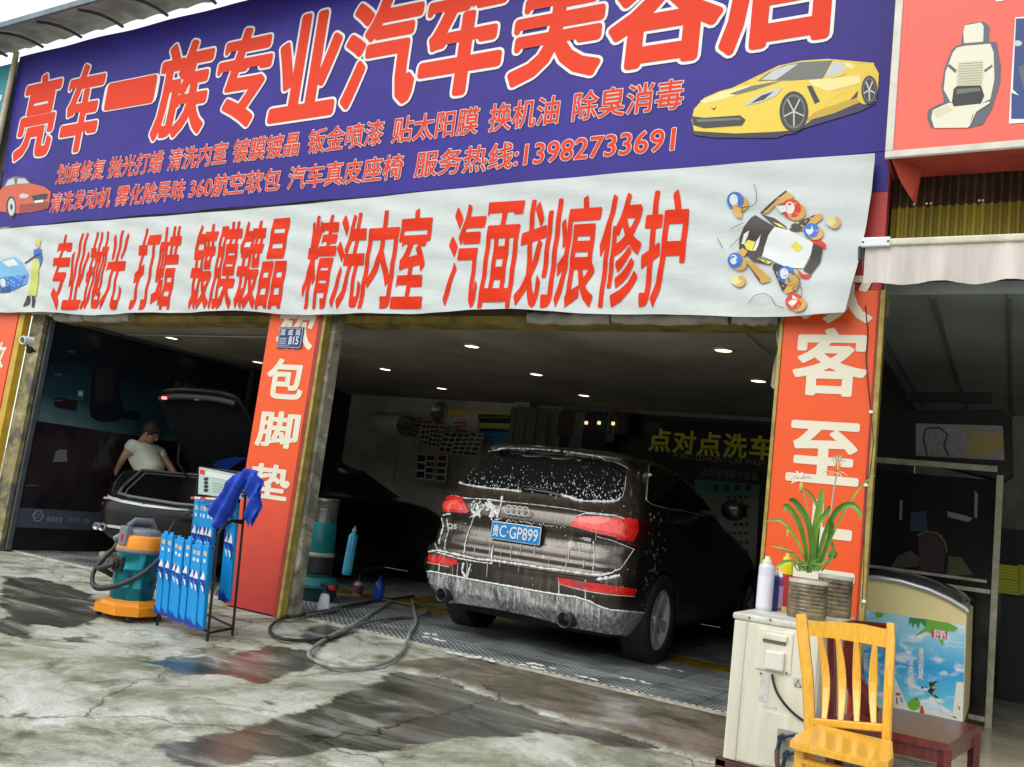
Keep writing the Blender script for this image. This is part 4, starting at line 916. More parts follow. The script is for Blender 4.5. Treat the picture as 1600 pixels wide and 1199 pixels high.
# lower soapy bumper
def soap_mat():
    m = bpy.data.materials.new('soapy_diffuser'); m.use_nodes = True; n = m.node_tree; N = n.nodes; L = n.links; b = N['Principled BSDF']
    tc = N.new('ShaderNodeTexCoord'); mp = N.new('ShaderNodeMapping'); mp.inputs['Scale'].default_value = (1, 1, .1); L.new(tc.outputs['Object'], mp.inputs[0])
    t = N.new('ShaderNodeTexNoise'); t.inputs['Scale'].default_value = 30; t.inputs['Detail'].default_value = 8; t.inputs['Roughness'].default_value = .72; t.inputs['Distortion'].default_value = .5; L.new(mp.outputs[0], t.inputs['Vector'])
    t2 = N.new('ShaderNodeTexNoise'); t2.inputs['Scale'].default_value = 4; t2.inputs['Detail'].default_value = 5; L.new(tc.outputs['Object'], t2.inputs['Vector'])
    ad = N.new('ShaderNodeMath'); ad.operation = 'ADD'; L.new(t.outputs['Fac'], ad.inputs[0]); th = N.new('ShaderNodeMath'); th.operation = 'MULTIPLY_ADD'; th.inputs[1].default_value = .35; th.inputs[2].default_value = .34; L.new(t2.outputs['Fac'], th.inputs[0]); L.new(th.outputs[0], ad.inputs[1])
    r = N.new('ShaderNodeValToRGB'); L.new(ad.outputs[0], r.inputs[0]); e = r.color_ramp.elements
    e[0].position, e[0].color = .38, (.03, .03, .03, 1); e[1].position, e[1].color = .60, (.80, .80, .78, 1)
    for p, c in ((.45, (.13, .13, .13, 1)), (.52, (.40, .405, .40, 1))): x = e.new(p); x.color = c
    md = N.new('ShaderNodeMath'); md.operation = 'MULTIPLY'; md.inputs[1].default_value = .5; L.new(ad.outputs[0], md.inputs[0]); L.new(md.outputs[0], r.inputs[0])
    L.new(r.outputs[0], b.inputs['Base Color']); b.inputs['Roughness'].default_value = .4
    bp = N.new('ShaderNodeBump'); bp.inputs['Strength'].default_value = .4; bp.inputs['Distance'].default_value = .006; L.new(t.outputs['Fac'], bp.inputs['Height']); L.new(bp.outputs[0], b.inputs['Normal'])
    return m
M_soap = soap_mat()
DIFT = [(659, 894), (672, 895), (690, 897), (715, 902), (740, 907), (795, 917), (865, 929), (900, 934), (920, 940), (940, 950), (955, 954), (985, 957), (1008, 959)]
DIFB = [(1006, 978), (992, 990), (975, 992), (945, 989), (930, 986), (912, 983), (885, 978), (860, 970), (830, 962), (777, 951), (722, 942), (690, 941), (672, 936), (662, 925)]
k_.patch('lower_bumper', DIFT + DIFB, M_soap, .008, 4)
k_.patch('mud_flap', z3((440, 930), (590, 880), (585, 985), (500, 995), (440, 985), (425, 960)), M_soap, .012, 5)
# panel gaps and the shadow line below the hatch lip
M_gap_shade = mat('panel_gap_shade', (.004, .004, .004), .8)
k_.line('hatch_seam', z1((160, 575), (147, 650), (150, 740), (175, 795), (330, 845), (520, 880), (820, 930), (1130, 972), (1200, 972), (1270, 950), (1325, 900), (1400, 792)), M_gap_shade, .004, .001)
k_.line('hatch_lip_shadow', z1((250, 575), (375, 580), (600, 612), (800, 648), (990, 660)), M_gap_shade, .005, .001)  # shadow line below the lip, drawn as a dark tube
k_.line('door_seam', [(983, 735), (986, 790), (1002, 812)], M_gap_shade, .003, .0005)
k_.line('fender_seam', z3((590, 430), (700, 490)), M_gap_shade, .003, .001)
k_.line('door_seam', z5((330, 850), (360, 960), (420, 1060)), M_gap_shade, .003, .001)
# exhaust tips
for (px, py, r) in ((697, 929, .055), (888, 968, .062)):
    c = on_y(px, py, SY0 + .10)
    M = Matrix.Translation(c) @ Matrix.Rotation(math.pi / 2, 4, 'X')
    MB().lathe([(r, -.12), (r, .07), (r * .93, .085), (r * .8, .075), (r * .78, -.10), (.001, -.1)], n=26, M=M).build('exhaust_tip', mat('exhaust_metal', (.10, .10, .10), .35, .9), V)
# number plate
pc = on_y(806, 833, SY0 + .075); PW, PH = .46, .145
pl = MB().bevbox((pc.x - PW / 2, pc.y - .008, pc.z - PH / 2), (pc.x + PW / 2, pc.y, pc.z + PH / 2), .006).build('number_plate', mat('plate_white', (.78, .8, .82), .35), V)
MB().bevbox((pc.x - PW / 2 + .006, pc.y - .0105, pc.z - PH / 2 + .006), (pc.x + PW / 2 - .006, pc.y - .0081, pc.z + PH / 2 - .006), .004).build('plate_face', mat('plate_blue', (.01, .24, .62), .35), pl)
facade_text('贵', 'lettering', M_white, pl, pc.y - .0105, (pc.x - .208, pc.x - .155, pc.z - .05, pc.z + .045), weight=.02)
facade_text('C·GP899', 'lettering', M_white, pl, pc.y - .0105, (pc.x - .145, pc.x + .208, pc.z - .048, pc.z + .048), weight=.01)
for dx in (-.11, .11): MB().sphere((pc.x + dx, pc.y - .011, pc.z + .062), .007, 8).build('plate_screw', M_chrome, pl)
M_bdg = mat('badge_silver', (.72, .72, .70), .35, .2)
# four rings badge
yb = SY0 + .095
rg = [on_y(px, py, yb - .012) for px, py in ((794, 796.5), (803.2, 797.6), (812.2, 798.6), (821.2, 799.8))]
c0 = (rg[0] + rg[3]) / 2
for i in range(4):
    cc = Vector((c0.x + (i - 1.5) * .0515, c0.y - .002 * (i % 2), c0.z))
    MB().tube([(cc.x + .036 * math.cos(t), cc.y, cc.z + .036 * math.sin(t)) for t in [2 * math.pi * k / 28 for k in range(28)]], .0045, 6, closed=True).build('badge_ring', M_bdg, V)
ql = on_y(708, 823, SY0 + .095)
facade_text('Q5', 'badge', M_bdg, V, ql.y - .02, (ql.x - .045, ql.x + .05, ql.z - .024, ql.z + .022), weight=.03)
q2 = on_y(906, 851, SY0 + .10)
facade_text('40 TFSI', 'badge', M_bdg, V, q2.y - .022, (q2.x - .10, q2.x + .10, q2.z - .022, q2.z + .014), weight=.03)
facade_text('一汽奥迪', 'badge', M_bdg, V, q2.y - .022, (q2.x + .005, q2.x + .10, q2.z + .034, q2.z + .062), weight=.03)
# wiper
k_.line('rear_wiper', z1((720, 408), (830, 428), (950, 462)), mat('wiper_black', (.03, .03, .03), .5), .008, .02)
k_.line('wiper_blade', z1((740, 425), (860, 445), (960, 468)), mat('wiper_grey', (.25, .26, .26), .4), .004, .02)
# mirror
mc = on_x(1143, 797, -2.34)
mb = MB(); mb.sphere((mc.x + .02, mc.y, mc.z), .12, 16, (1.05, .6, .85)); mb.build('wing_mirror', mat('mirror_shell', (.010, .010, .012), .3, coat=.6), V)
MB().box((SX + .87, mc.y - .02, mc.z - .07), (mc.x - .03, mc.y + .04, mc.z - .03)).build('mirror_arm', P_k, V)
# foam
fm = MB(); fl_ = lambda pts, r, lump=1.4: k_.line('', pts, M_foam, r * 1.2, .005, lump, mb=fm, step=2.2, n=5)
fl_(z1((300, 375), (350, 392), (420, 405), (500, 415), (600, 424), (700, 436)), .007); fl_(z1((950, 462), (1000, 470), (1030, 484), (1070, 494), (1110, 496), (1240, 500), (1300, 492), (1320, 470)), .008); fl_(z1((945, 455), (990, 468), (1040, 480)), .010)
fl_(z1((1330, 470), (1345, 410), (1352, 340)), .0022, .4)
fl_(z1((455, 198), (480, 180), (520, 172), (600, 166)), .006); 
for a in range(600, 1180, 9):
    if random.random() < .8: yv = 166 + (a - 600) ** 2 * .000155; fl_(z1((a, yv), (a + 5, yv + 1)), .006)
fl_(z1((1180, 218), (1250, 240), (1310, 262), (1362, 290)), .0035, .6)
fl_(z1((205, 448), (250, 462), (300, 468), (350, 478), (420, 482), (480, 484), (560, 495), (600, 500)), .004, 1.6); fl_(z1((1040, 592), (1100, 572), (1180, 580), (1290, 590), (1340, 608), (1345, 635)), .005, 1.3); fl_(z1((600, 500), (800, 520), (1000, 545), (1100, 565), (1300, 585)), .0022, 1.2)
fl_(z1((150, 592), (200, 580), (260, 574)), .005); fl_(z1((160, 575), (145, 650), (150, 740), (180, 800)), .002, .8)
fl_(z1((100, 815), (180, 802), (250, 818), (330, 836), (430, 858), (520, 865), (620, 880), (750, 898), (820, 912), (1000, 935), (1130, 955), (1200, 958), (1270, 940), (1310, 920)), .0065, 1.3); fl_(z1((180, 815), (300, 850), (420, 872), (520, 885)), .004); fl_(z1((1310, 925), (1350, 870), (1400, 795)), .0025, .5); fl_(z1((1170, 710), (1280, 745), (1400, 795)), .0028, .8)
fl_(z1((1170, 985), (1250, 975), (1310, 960)), .009); 
fl_([(659, 894), (675, 893), (690, 896), (715, 901), (740, 906), (795, 916), (865, 928), (900, 933), (920, 939), (940, 949), (955, 953), (985, 956), (1008, 958)], .006, .9)
fl_(z1((940, 1010), (1020, 1035), (1130, 1060), (1270, 1080), (1400, 1088), (1412, 1045)), .0035, .6); fl_(z1((80, 868), (170, 888), (250, 905)), .003, .6)
# dribbles
fl_(z1((405, 575), (392, 630), (365, 700), (350, 760), (342, 820)), .004, .7); fl_(z1((525, 770), (515, 820), (515, 885)), .005, .6); fl_(z1((200, 590), (215, 650), (195, 720), (185, 760)), .005, 2); fl_(z1((235, 600), (245, 680), (225, 750)), .003, 2)
fl_(z1((1150, 745), (1155, 850), (1145, 950)), .0035, 1.8); fl_(z1((1100, 985), (1100, 1110)), .004, .5); fl_(z1((935, 975), (935, 1090)), .004, .5); fl_(z1((195, 830), (185, 930)), .0045, .6)
fl_(z1((580, 470), (572, 520), (560, 570)), .006, 1.6)
fl_(z1((340, 880), (330, 930), (350, 965), (345, 985)), .007, 1.5); fl_(z1((385, 885), (372, 930), (362, 970)), .005, 1.5)
for _ in range(34):     # curls of foam left of the badge
    x, y = random.uniform(385, 555), random.uniform(490, 575); fl_(z1((x, y), (x + random.uniform(-22, 22), y + random.uniform(8, 26)), (x + random.uniform(-25, 25), y + random.uniform(14, 40))), .0055, 1.6)
for a in range(380, 1000, 12):    # beads hanging along the crease
    if random.random() < .65: yv = 585 + (a - 380) * .115 + random.uniform(-6, 8); fl_(z1((a, yv), (a + 4, yv + random.uniform(2, 12))), .0045 if a < 600 else .003)
for a in range(90, 620, 14):
    yv = 1050 + (a - 90) * .2; 
for _ in range(60):
    a = random.uniform(0, 1); i = int(a * (len(DIFB) - 1)); p, r_ = DIFB[i], DIFB[i + 1] if i + 1 < len(DIFB) else DIFB[i]; t = random.random()
    x, y = p[0] + (r_[0] - p[0]) * t, p[1] + (r_[1] - p[1]) * t - 2; fl_([(x, y - 2), (x + random.uniform(-1, 1), y + 1)], .004, 1)
for _ in range(70):      # suds running down the lower bumper
    a = random.random(); i = min(int(a * 8), 7); p, r_ = DIFT[i + (1 if i > 3 else 0)], DIFT[i + 1 + (1 if i > 3 else 0)]; t = random.random(); x, y = p[0] + (r_[0] - p[0]) * t, p[1] + (r_[1] - p[1]) * t
    ln = random.uniform(5, 34); fl_([(x, y + 1), (x - ln * .04, y + ln * .5), (x - ln * .07, y + ln)], random.uniform(.0018, .005), .8)
for _ in range(26):      # long thin runs on the tailgate
    x, y = random.uniform(180, 1200), random.uniform(640, 900); ln = random.uniform(30, 120); fl_(z1((x, y), (x - ln * .08, y + ln)), random.uniform(.0008, .0022), .9)
for _ in range(40):
    x, y = random.uniform(250, 1400), random.uniform(440, 1150); fl_(z1((x, y), (x + random.uniform(-2, 2), y + random.uniform(2, 9))), .003, 1)
for _ in range(60):    # splashed side
    px, py = random.gauss(1022, 9), random.uniform(800, 960); fl_([(px, py), (px + 1, py + random.uniform(1, 5))], .0010, 1)
fm.build('foam', M_foam, V, kind='stuff')
dm = MB(); pl_ = [tuple(p) for p in RWO]
cnt = 0
while cnt < 430:
    x, y = random.uniform(715, 978), random.uniform(705, 787)
    dens = sst(712 + (x - 715) * .03, 768 + (x - 715) * .06, y)
    if pt_in(pl_, x, y) and random.random() < .025 + .975 * dens:
        c, nn = k_.hit(x, y)
        if c is not None:
            r = random.choice((.002, .0028, .0036, .005)) * (.7 + .5 * dens); dm.sphere(c + Vector((0, -.004, 0)), r, 6, (.8, .6, random.uniform(1.2, 3.4)))
        cnt += 1
dm.build('water_drops', M_foam, V, kind='stuff')
# ================================================================== black saloon with its boot open, left bay
DX, DY = -7.56, 6.02
D = thing('black_saloon', (DX, DY + 2.4, 0), 'shiny black saloon car in the left bay with its boot lid open', 'car')
KD = [(.20, .76, .30, .35, 3.0, 4.5, .5), (.30, .88, .08, .42, 3.2, 4.7, .6), (.38, .915, .02, .40, 4.2, 4.75, .7), (.60, .925, .0, .40, 4.4, 4.78, .75), (.70, .925, .02, .40, 4.4, 4.75, .75), (.72, .925, .055, .40, 4.2, 4.7, .8), (.85, .92, .07, .40, 4.0, 4.5, .85),
      (.98, .90, .08, .50, 3.0, 4.1, .9), (1.02, .87, .13, .50, 2.8, 3.7, 1.0), (1.035, .82, .85, .35, 2.6, 3.5, .9), (1.10, .80, .98, .35, 2.6, 3.3, .8), (1.25, .71, 1.25, .4, 2.5, 2.95, .6), (1.38, .60, 1.6, .35, 2.4, 2.55, .5), (1.43, .50, 1.85, .3, 2.3, 2.3, .2)]
zs = sorted(set([k[0] for k in KD] + [.48, .54, .66, .78, .92, 1.17, 1.32])); vs, fs = level_body(interp(KD, zs), DX, DY); db = bvh_of(vs, fs)
M_bk = mat('black_paint', (.005, .005, .006), .2, spec=.25)
M_boot = mat('boot_lining', (.014, .013, .013), .9, var=.3, vscale=6); M_seal = mat('rubber_seal', (.10, .11, .11), .45)
mb = MB(); mb.add(vs, fs, True); bd = mb.build('body', [M_bk], D)
Ld = LOCALS[D]; cs = []
c = MB(); c.bevbox((DX - .72, DY + .14, .36), (DX + .72, DY + 1.02, 1.3), .10, seg=3); cs.append(c)
c = MB(); c.bevbox((DX - .70, DY - .3, .75), (DX + .70, DY + .4, 1.3), .09, seg=3); cs.append(c)
for yy in (DY + 1.05, DY + 3.9):
    for s_ in (-1, 1):
        k = MB(); k.lathe([(.365, -.3), (.365, .3)], n=36, M=Matrix.Translation((DX + s_ * .92, yy, .33)) @ Matrix.Rotation(math.pi / 2, 4, 'Y'), smooth=False); cs.append(k)
for k in cs: k.v = [Ld @ v for v in k.v]
bd.parent = None; cutters(bd, cs, M_boot); bd.parent = D
if len(bd.data.materials) < 2: bd.data.materials.append(M_boot)
Di = Ld.inverted()
for p in bd.data.polygons:
    c = Di @ p.center
    if abs(c.x - DX) < .725 and DY + .10 < c.y < DY + 1.03 and .35 < c.z < 1.05: p.material_index = 1; p.use_smooth = False
    for yy in (DY + 1.05, DY + 3.9):
        if abs(math.hypot(c.y - yy, c.z - .33) - .365) < .02 and abs(p.normal.x) < .5: p.material_index = 1; p.use_smooth = False
for yy in (DY + 1.05, DY + 3.9):
    for s_ in (-1, 1): wheel(D, DX + s_ * .80, yy, .33, .33, .22, s_, .22, 5, M_tyre, M_rim_)
kd = Skin(db, D)
z6 = lambda *p: [(a / 4, 600 + b / 4) for a, b in p]
# glass of the cabin seen through the right bay
gl = MB()
for s_ in (1, -1):
    P = [(1.15, 1.06), (1.55, 1.30), (2.0, 1.385), (2.5, 1.33), (3.1, 1.06)]
    def sx_(z): return DX + s_ * ([k[1] for k in interp(KD, [z])][0] + .006)
    gl.add([(sx_(z), DY + y, z) for y, z in P], [tuple(range(5))])
gl.build('side_glass', M_glass, D)
# seal round the opening
sl = [(-.71, .22, .84), (-.72, .42, 1.03), (-.68, .95, 1.04), (-.5, 1.03, 1.05), (.5, 1.03, 1.05), (.68, .95, 1.04), (.72, .42, 1.03), (.71, .22, .84), (.62, .12, .765), (.35, .06, .755), (-.35, .06, .755), (-.62, .12, .765)]
MB().tube([(DX + a, DY + b_, c) for a, b_, c in sl], .018, 8, closed=True).tube([(DX + a * .93, DY + b_ * .93 + .04, c - .03) for a, b_, c in sl], .010, 6, closed=True).build('boot_seal', M_seal, D)
# bumper trims, lamps, exhaust
kd.patch('tail_light', [(158, 757), (161, 744), (168, 737), (173, 737), (173, 748), (168, 756)], M_lr3, .012, 3)
kd.patch('lamp_lens', [(158, 759), (164, 756), (171, 758), (169, 764), (161, 763)], mat('lamp_white', (.7, .62, .6), .2), .014, 3)
MB().sphere((DX - .62, DY + .07, .93), .001, 6).build('lamp_screw', M_lr2, D)
kd.patch('reflector', z6((575, 735), (600, 732), (652, 740), (650, 755), (600, 758), (580, 750)), mat('dim_red', (.30, .015, .015), .25, coat=1.), .008, 3)
kd.patch('chrome_strip', z6((670, 880), (700, 880), (800, 895), (900, 915), (1000, 945), (1020, 958), (1010, 972), (900, 935), (780, 910), (680, 895)), mat('light_strip', (.62, .60, .50), .3, .3), .012, 3)
M_lip = mat('painted_lip', (.50, .52, .54), .35, .3)
kd.patch('bumper_lip', z6((610, 712), (650, 680), (690, 700), (760, 728), (900, 755), (1050, 775), (1180, 790), (1180, 798), (1050, 785), (900, 768), (760, 742), (690, 722)), M_lip, .008, 3)
e0 = on_y(154, 823, DY + .03)
for dx in (-.045, .05):
    MB().lathe([(.050, -.02), (.052, .03), (.045, .034), (.042, -.03), (.001, -.03)], c=(e0.x + dx, e0.y + .03, e0.z), n=22, M=Matrix.Rotation(math.pi / 2, 4, 'X') @ Matrix.Diagonal((1.05, .75, 1, 1))).build('exhaust_tip', mat('dull_chrome', (.35, .35, .35), .3, .7), D)
# open boot lid: curved shell standing up
LIDP = (DX, DY + .98, 1.06); hw = .66; mb = MB(); vs = []; nu, nv = 18, 10
def lidp(u, v, off=0.):   # u -1..1 across, v 0 hinge .. 1 rear edge
    w_ = hw * (1 - .06 * (1 - v)) * (1 - .10 * max(0, v - .82) / .18 * abs(u) ** 3)
    y = LIDP[1] - .62 * v - .05 * math.sin(math.pi * v) + .05 * u * u; z = LIDP[2] + .86 * v ** .9 - .05 * abs(u) ** 3 * v
    if v > .86: y -= (v - .86) * .3; 
    return Vector((LIDP[0] + u * w_, y + off * .72, z + off * .6))
for face, off in ((0, .045), (1, 0.)):
    vs = [lidp(-1 + 2 * i / nu, j / nv, off) for i in range(nu + 1) for j in range(nv + 1)]
    fs = [(i * (nv + 1) + j, (i + 1) * (nv + 1) + j, (i + 1) * (nv + 1) + j + 1, i * (nv + 1) + j + 1) for i in range(nu) for j in range(nv)]
    mb.cur = face; mb.add(vs, fs, True)
rim_ = [lidp(-1, j / nv) for j in range(nv + 1)] + [lidp(-1 + 2 * i / nu, 1) for i in range(1, nu + 1)] + [lidp(1, 1 - j / nv) for j in range(1, nv + 1)]
mb.cur = 0; mb.tube([p + Vector((0, .016, .014)) for p in rim_], .026, 8)
lid = mb.build('boot_lid', [M_bk, mat('lid_lining', (.006, .0065, .007), .95, spec=.1, var=.3, vscale=5)], D)
MB().tube([lidp(-.93 + 1.86 * i / 14, .94, -.02) for i in range(15)], .035, 8).build('lid_edge_trim', mat('lid_trim', (.02, .02, .02), .5), lid)
p = lidp(-.72, .95, -.06); MB().bevbox(p - Vector((.035, .01, .014)), p + Vector((.035, .012, .014)), .008).build('lid_lamp', mat('lid_lamp_lit', (.8, .05, .03), .3, emit=(1, .06, .05), estr=6), lid)
p = lidp(.1, .93, -.055); MB().bevbox(p - Vector((.04, .01, .012)), p + Vector((.04, .012, .012)), .008).build('lid_reflector', mat('lid_reflector', (.12, .02, .02), .3), lid)
for s_ in (-1, 1): MB().tube([(DX + s_ * .56, DY + .95, .98), (DX + s_ * .62, DY + .80, 1.16), lidp(s_ * .93, .35, -.02)], .014, 8).build('hinge_arm', P_k, D)
# rear window and parcel shelf, blue cloth strip inside the lid
MB().add([(DX - .62, DY + 1.10, 1.055), (DX + .62, DY + 1.10, 1.055), (DX + .50, DY + 1.62, 1.36), (DX - .50, DY + 1.62, 1.36)], [(0, 1, 2, 3)]).build('rear_window', M_glass, D)
mb = MB(); mb.prism([lidp(-.25, .12, -.02), lidp(.0, .19, -.025), lidp(.45, .26, -.03), lidp(.75, .27, -.03), lidp(.5, .20, -.025), lidp(.1, .08, -.02)], (0, -.006, 0)); mb.build('blue_cloth_strip' if False else 'blue_liner', mat('blue_liner', (.005, .04, .28), .5), D)

# ------------------------------------------------------------------ person bending in beside the boot
PX, PYY = -8.80, 6.95
PS = thing('person', (-8.85, 6.85, 0), 'person in a white t-shirt bending forward beside the open boot of the black car', 'person')
def skinned(name, verts, edges, radii, m, parent, sub_=2):
    me = bpy.data.meshes.new(name); Mi = LOCALS[parent]; me.from_pydata([tuple(Mi @ Vector(v)) for v in verts], edges, []); o = bpy.data.objects.new(name, me); COL.objects.link(o)
    md = o.modifiers.new('s', 'SKIN'); md.use_smooth_shade = True
    for i, r in enumerate(radii): me.skin_vertices[0].data[i].radius = (r, r) if not isinstance(r, tuple) else r
    me.skin_vertices[0].data[0].use_root = True
    sb_ = o.modifiers.new('u', 'SUBSURF'); sb_.levels = sub_; sb_.render_levels = sub_
    dg = bpy.context.evaluated_depsgraph_get(); m2 = bpy.data.meshes.new_from_object(o.evaluated_get(dg)); o.modifiers.clear(); o.data = m2
    o.data.materials.clear(); o.data.materials.append(m); o.data.polygons.foreach_set('use_smooth', [True] * len(o.data.polygons)); o.parent = parent; LOCALS[o] = LOCALS[parent]; return o
M_skin = mat('skin', (.42, .23, .14), .55, var=.15, vscale=9); M_tee = mat('white_tshirt', (.62, .62, .54), .85, var=.15, vscale=7, bump=.5, bscale=16); M_pants = mat('dark_trousers', (.03, .03, .035), .9); M_hair = mat('dark_hair', (.020, .012, .010), .6, bump=.6, bscale=90)
hip = Vector((-8.80, 7.10, .92)); yb_ = 7.05
hd = on_y(236, 676, yb_); neck = on_y(223, 690, yb_); sh = on_y(206, 697, yb_ - .1); el = on_y(192, 717, yb_ - .17); hn = on_y(181, 738, yb_ - .12); chest = on_y(214, 706, yb_ + .02)
sh2 = sh + Vector((.12, .30, -.03)); el2 = sh2 + Vector((.24, .05, -.20)); hn2 = el2 + Vector((.18, -.05, -.12))
vt = [hip, hip.lerp(chest, .5), chest, neck, hd + Vector((-.02, 0, -.02)), sh, el, hn, hn + Vector((-.02, -.01, -.07)), sh2, el2, hn2, hn2 + Vector((.07, -.01, -.03)),
      hip + Vector((-.02, -.10, -.08)), Vector((-8.84, 6.92, .48)), Vector((-8.90, 6.76, .09)), Vector((-8.86, 6.64, .05)), hip + Vector((.02, .1, -.08)), Vector((-8.82, 7.02, .48)), Vector((-8.88, 7.08, .09)), Vector((-8.80, 6.98, .05))]
ed = [(0, 1), (1, 2), (2, 3), (3, 4), (2, 5), (5, 6), (6, 7), (7, 8), (2, 9), (9, 10), (10, 11), (11, 12), (0, 13), (13, 14), (14, 15), (15, 16), (0, 17), (17, 18), (18, 19), (19, 20)]
rd = [.10, .095, .10, .058, .06, .07, .042, .030, .022, .07, .042, .03, .022, .095, .062, .042, .035, .095, .062, .042, .035]
skinned('body', vt, ed, rd, M_skin, PS)
# head with face
mb = MB(); fw = Vector((.78, .38, -.55)).normalized(); upv = (Vector((.35, 0, 1)) - fw * Vector((.35, 0, 1)).dot(fw)).normalized(); sdv = fw.cross(upv)
HM = Matrix(((sdv.x, fw.x, upv.x, hd.x), (sdv.y, fw.y, upv.y, hd.y), (sdv.z, fw.z, upv.z, hd.z), (0, 0, 0, 1)))
def hsph(c, r, sc, mbx): 
    n = 14; prof = [(max(1e-5, math.sin(math.pi * i / 9)), -math.cos(math.pi * i / 9)) for i in range(10)]
    mbx.lathe(prof, n=n, M=HM @ Matrix.Translation(c) @ Matrix.Diagonal((r * sc[0], r * sc[1], r * sc[2], 1)))
hsph((0, 0, 0), .105, (.78, .92, 1.12), mb); hsph((0, .03, -.05), .075, (.85, .9, .9), mb); hsph((0, .105, -.015), .018, (.8, 1, 1.6), mb)
for s_ in (-1, 1): hsph((s_ * .083, -.005, -.01), .028, (.4, .7, 1), mb)
mb.build('head', M_skin, PS)
fe = MB(); [hsph((s_ * .033, .092, .012), .009, (1.3, .6, .7), fe) for s_ in (-1, 1)]; hsph((0, .098, -.062), .016, (1.4, .3, .25), fe); fe.build('face', mat('face_dark', (.10, .04, .03), .5), PS)
mb = MB(); hsph((0, -.018, .03), .115, (.86, .92, 1.0), mb); hsph((0, .05, .085), .05, (1.3, .8, .6), mb); mb.build('hair', M_hair, PS)
skinned('tshirt', [hip + Vector((0, 0, .06)), hip.lerp(chest, .55), chest, chest.lerp(neck, .72), sh, sh.lerp(el, .55), sh2, sh2.lerp(el2, .5)], [(0, 1), (1, 2), (2, 3), (2, 4), (4, 5), (2, 6), (6, 7)], [.165, .16, .165, .078, .095, .075, .09, .07], M_tee, PS)
skinned('trousers', [hip, hip + Vector((-.02, -.10, -.08)), Vector((-8.84, 6.92, .48)), Vector((-8.90, 6.76, .16)), hip + Vector((.02, .1, -.08)), Vector((-8.82, 7.02, .48)), Vector((-8.88, 7.08, .16))], [(0, 1), (1, 2), (2, 3), (0, 4), (4, 5), (5, 6)], [.15, .11, .08, .065, .11, .08, .065], M_pants, PS)
for c in ((-8.88, 6.69, .0), (-8.84, 7.06, 0)):
    MB().bevbox((c[0] - .05, c[1] - .12, .004), (c[0] + .05, c[1] + .13, .075), .035, seg=3).build('shoe', mat('beige_shoe', (.5, .42, .3), .7), PS)
# fingers (simple bent chains) of the resting hand
fg = MB()
for i, dx in enumerate((-.03, -.011, .009, .028)):
    b0 = hn + Vector((dx * .6 - .02, dx, -.065)); fg.tube([b0, b0 + Vector((.004, -.008, -.035)), b0 + Vector((.018, -.012, -.060 - .006 * (i % 2)))], [.010, .009, .007], 6)
fg.tube([hn + Vector((-.03, -.02, -.02)), hn + Vector((-.045, -.045, -.045)), hn + Vector((-.035, -.06, -.07))], [.011, .010, .008], 6); fg.build('fingers', M_skin, PS)

# ------------------------------------------------------------------ poster wall on the left
XW = -9.355
PO = thing('wall_poster', (XW, 7.4, .1), 'huge dark teal wall poster of a black car seat in a grey metal frame', 'poster')
def post_mat():
    m = bpy.data.materials.new('poster_print'); m.use_nodes = True; n = m.node_tree; N = n.nodes; L = n.links; b = N['Principled BSDF']
    tc = N.new('ShaderNodeTexCoord'); sp = N.new('ShaderNodeSeparateXYZ'); L.new(tc.outputs['Object'], sp.inputs[0])
    t = N.new('ShaderNodeTexNoise'); t.inputs['Scale'].default_value = 1.1; t.inputs['Detail'].default_value = 3; L.new(tc.outputs['Object'], t.inputs['Vector'])
    ma = N.new('ShaderNodeMath'); ma.operation = 'MULTIPLY_ADD'; ma.inputs[1].default_value = -.9; L.new(t.outputs['Fac'], ma.inputs[0]); L.new(sp.outputs['Z'], ma.inputs[2])
    mr = N.new('ShaderNodeMapRange'); mr.inputs[1].default_value = .8; mr.inputs[2].default_value = 2.2; L.new(ma.outputs[0], mr.inputs[0])
    r = N.new('ShaderNodeValToRGB'); L.new(mr.outputs[0], r.inputs[0]); e = r.color_ramp.elements
    e[0].position, e[0].color = 0, (.10, .17, .18, 1); e[1].position, e[1].color = .55, (.006, .012, .022, 1); k = e.new(.22); k.color = (.012, .05, .075, 1)
    L.new(r.outputs[0], b.inputs['Base Color']); b.inputs['Roughness'].default_value = .22; return m
mb = MB(); mb.box((XW - .004, 5.80, 1.42), (XW + .004, 8.75, 2.56)); mb.build('upper_print', post_mat(), PO)
MB().box((XW - .004, 5.80, .47), (XW + .004, 8.75, 1.42)).build('lower_print', mat('poster_lower', (.028, .020, .026), .18, var=.7, vscale=1.6), PO)
MB().box((XW - .004, 5.80, .26), (XW + .005, 8.75, .47)).build('logo_strip', mat('poster_strip', (.075, .095, .125), .2), PO)
MB().box((XW - .004, 5.80, .02), (XW + .003, 8.75, .26)).build('skirting', mat('poster_black', (.012, .012, .014), .25), PO)
for a, b_ in (((XW - .005, 5.755, .02), (XW + .03, 5.81, 2.585)), ((XW - .005, 8.74, .02), (XW + .03, 8.80, 2.585)), ((XW - .005, 5.81, 2.55), (XW + .03, 8.74, 2.585))): MB().bevbox(a, b_, .005).build('frame', M_grey, PO)
def wallpoly(name, polys, parent):
    mb = MB(); ms = []
    for i, (m, pts) in enumerate(polys):
        if m not in ms: ms.append(m)
        mb.cur = ms.index(m); mb.add([on_x(a, b_, XW) + Vector((.006 + .0006 * i, 0, 0)) for a, b_ in pts], [tuple(range(len(pts)))])
    return mb.build(name, ms, parent)
zl = lambda *p: [(40 + a / 4.21, 480 + b / 4.21) for a, b in p]
D1 = mat('poster_seat', (.008, .010, .016), .3); D2 = mat('poster_seat2', (.022, .026, .034), .3); D3 = mat('poster_faint', (.075, .085, .095), .3); D4 = mat('poster_dkred', (.022, .010, .012), .3)
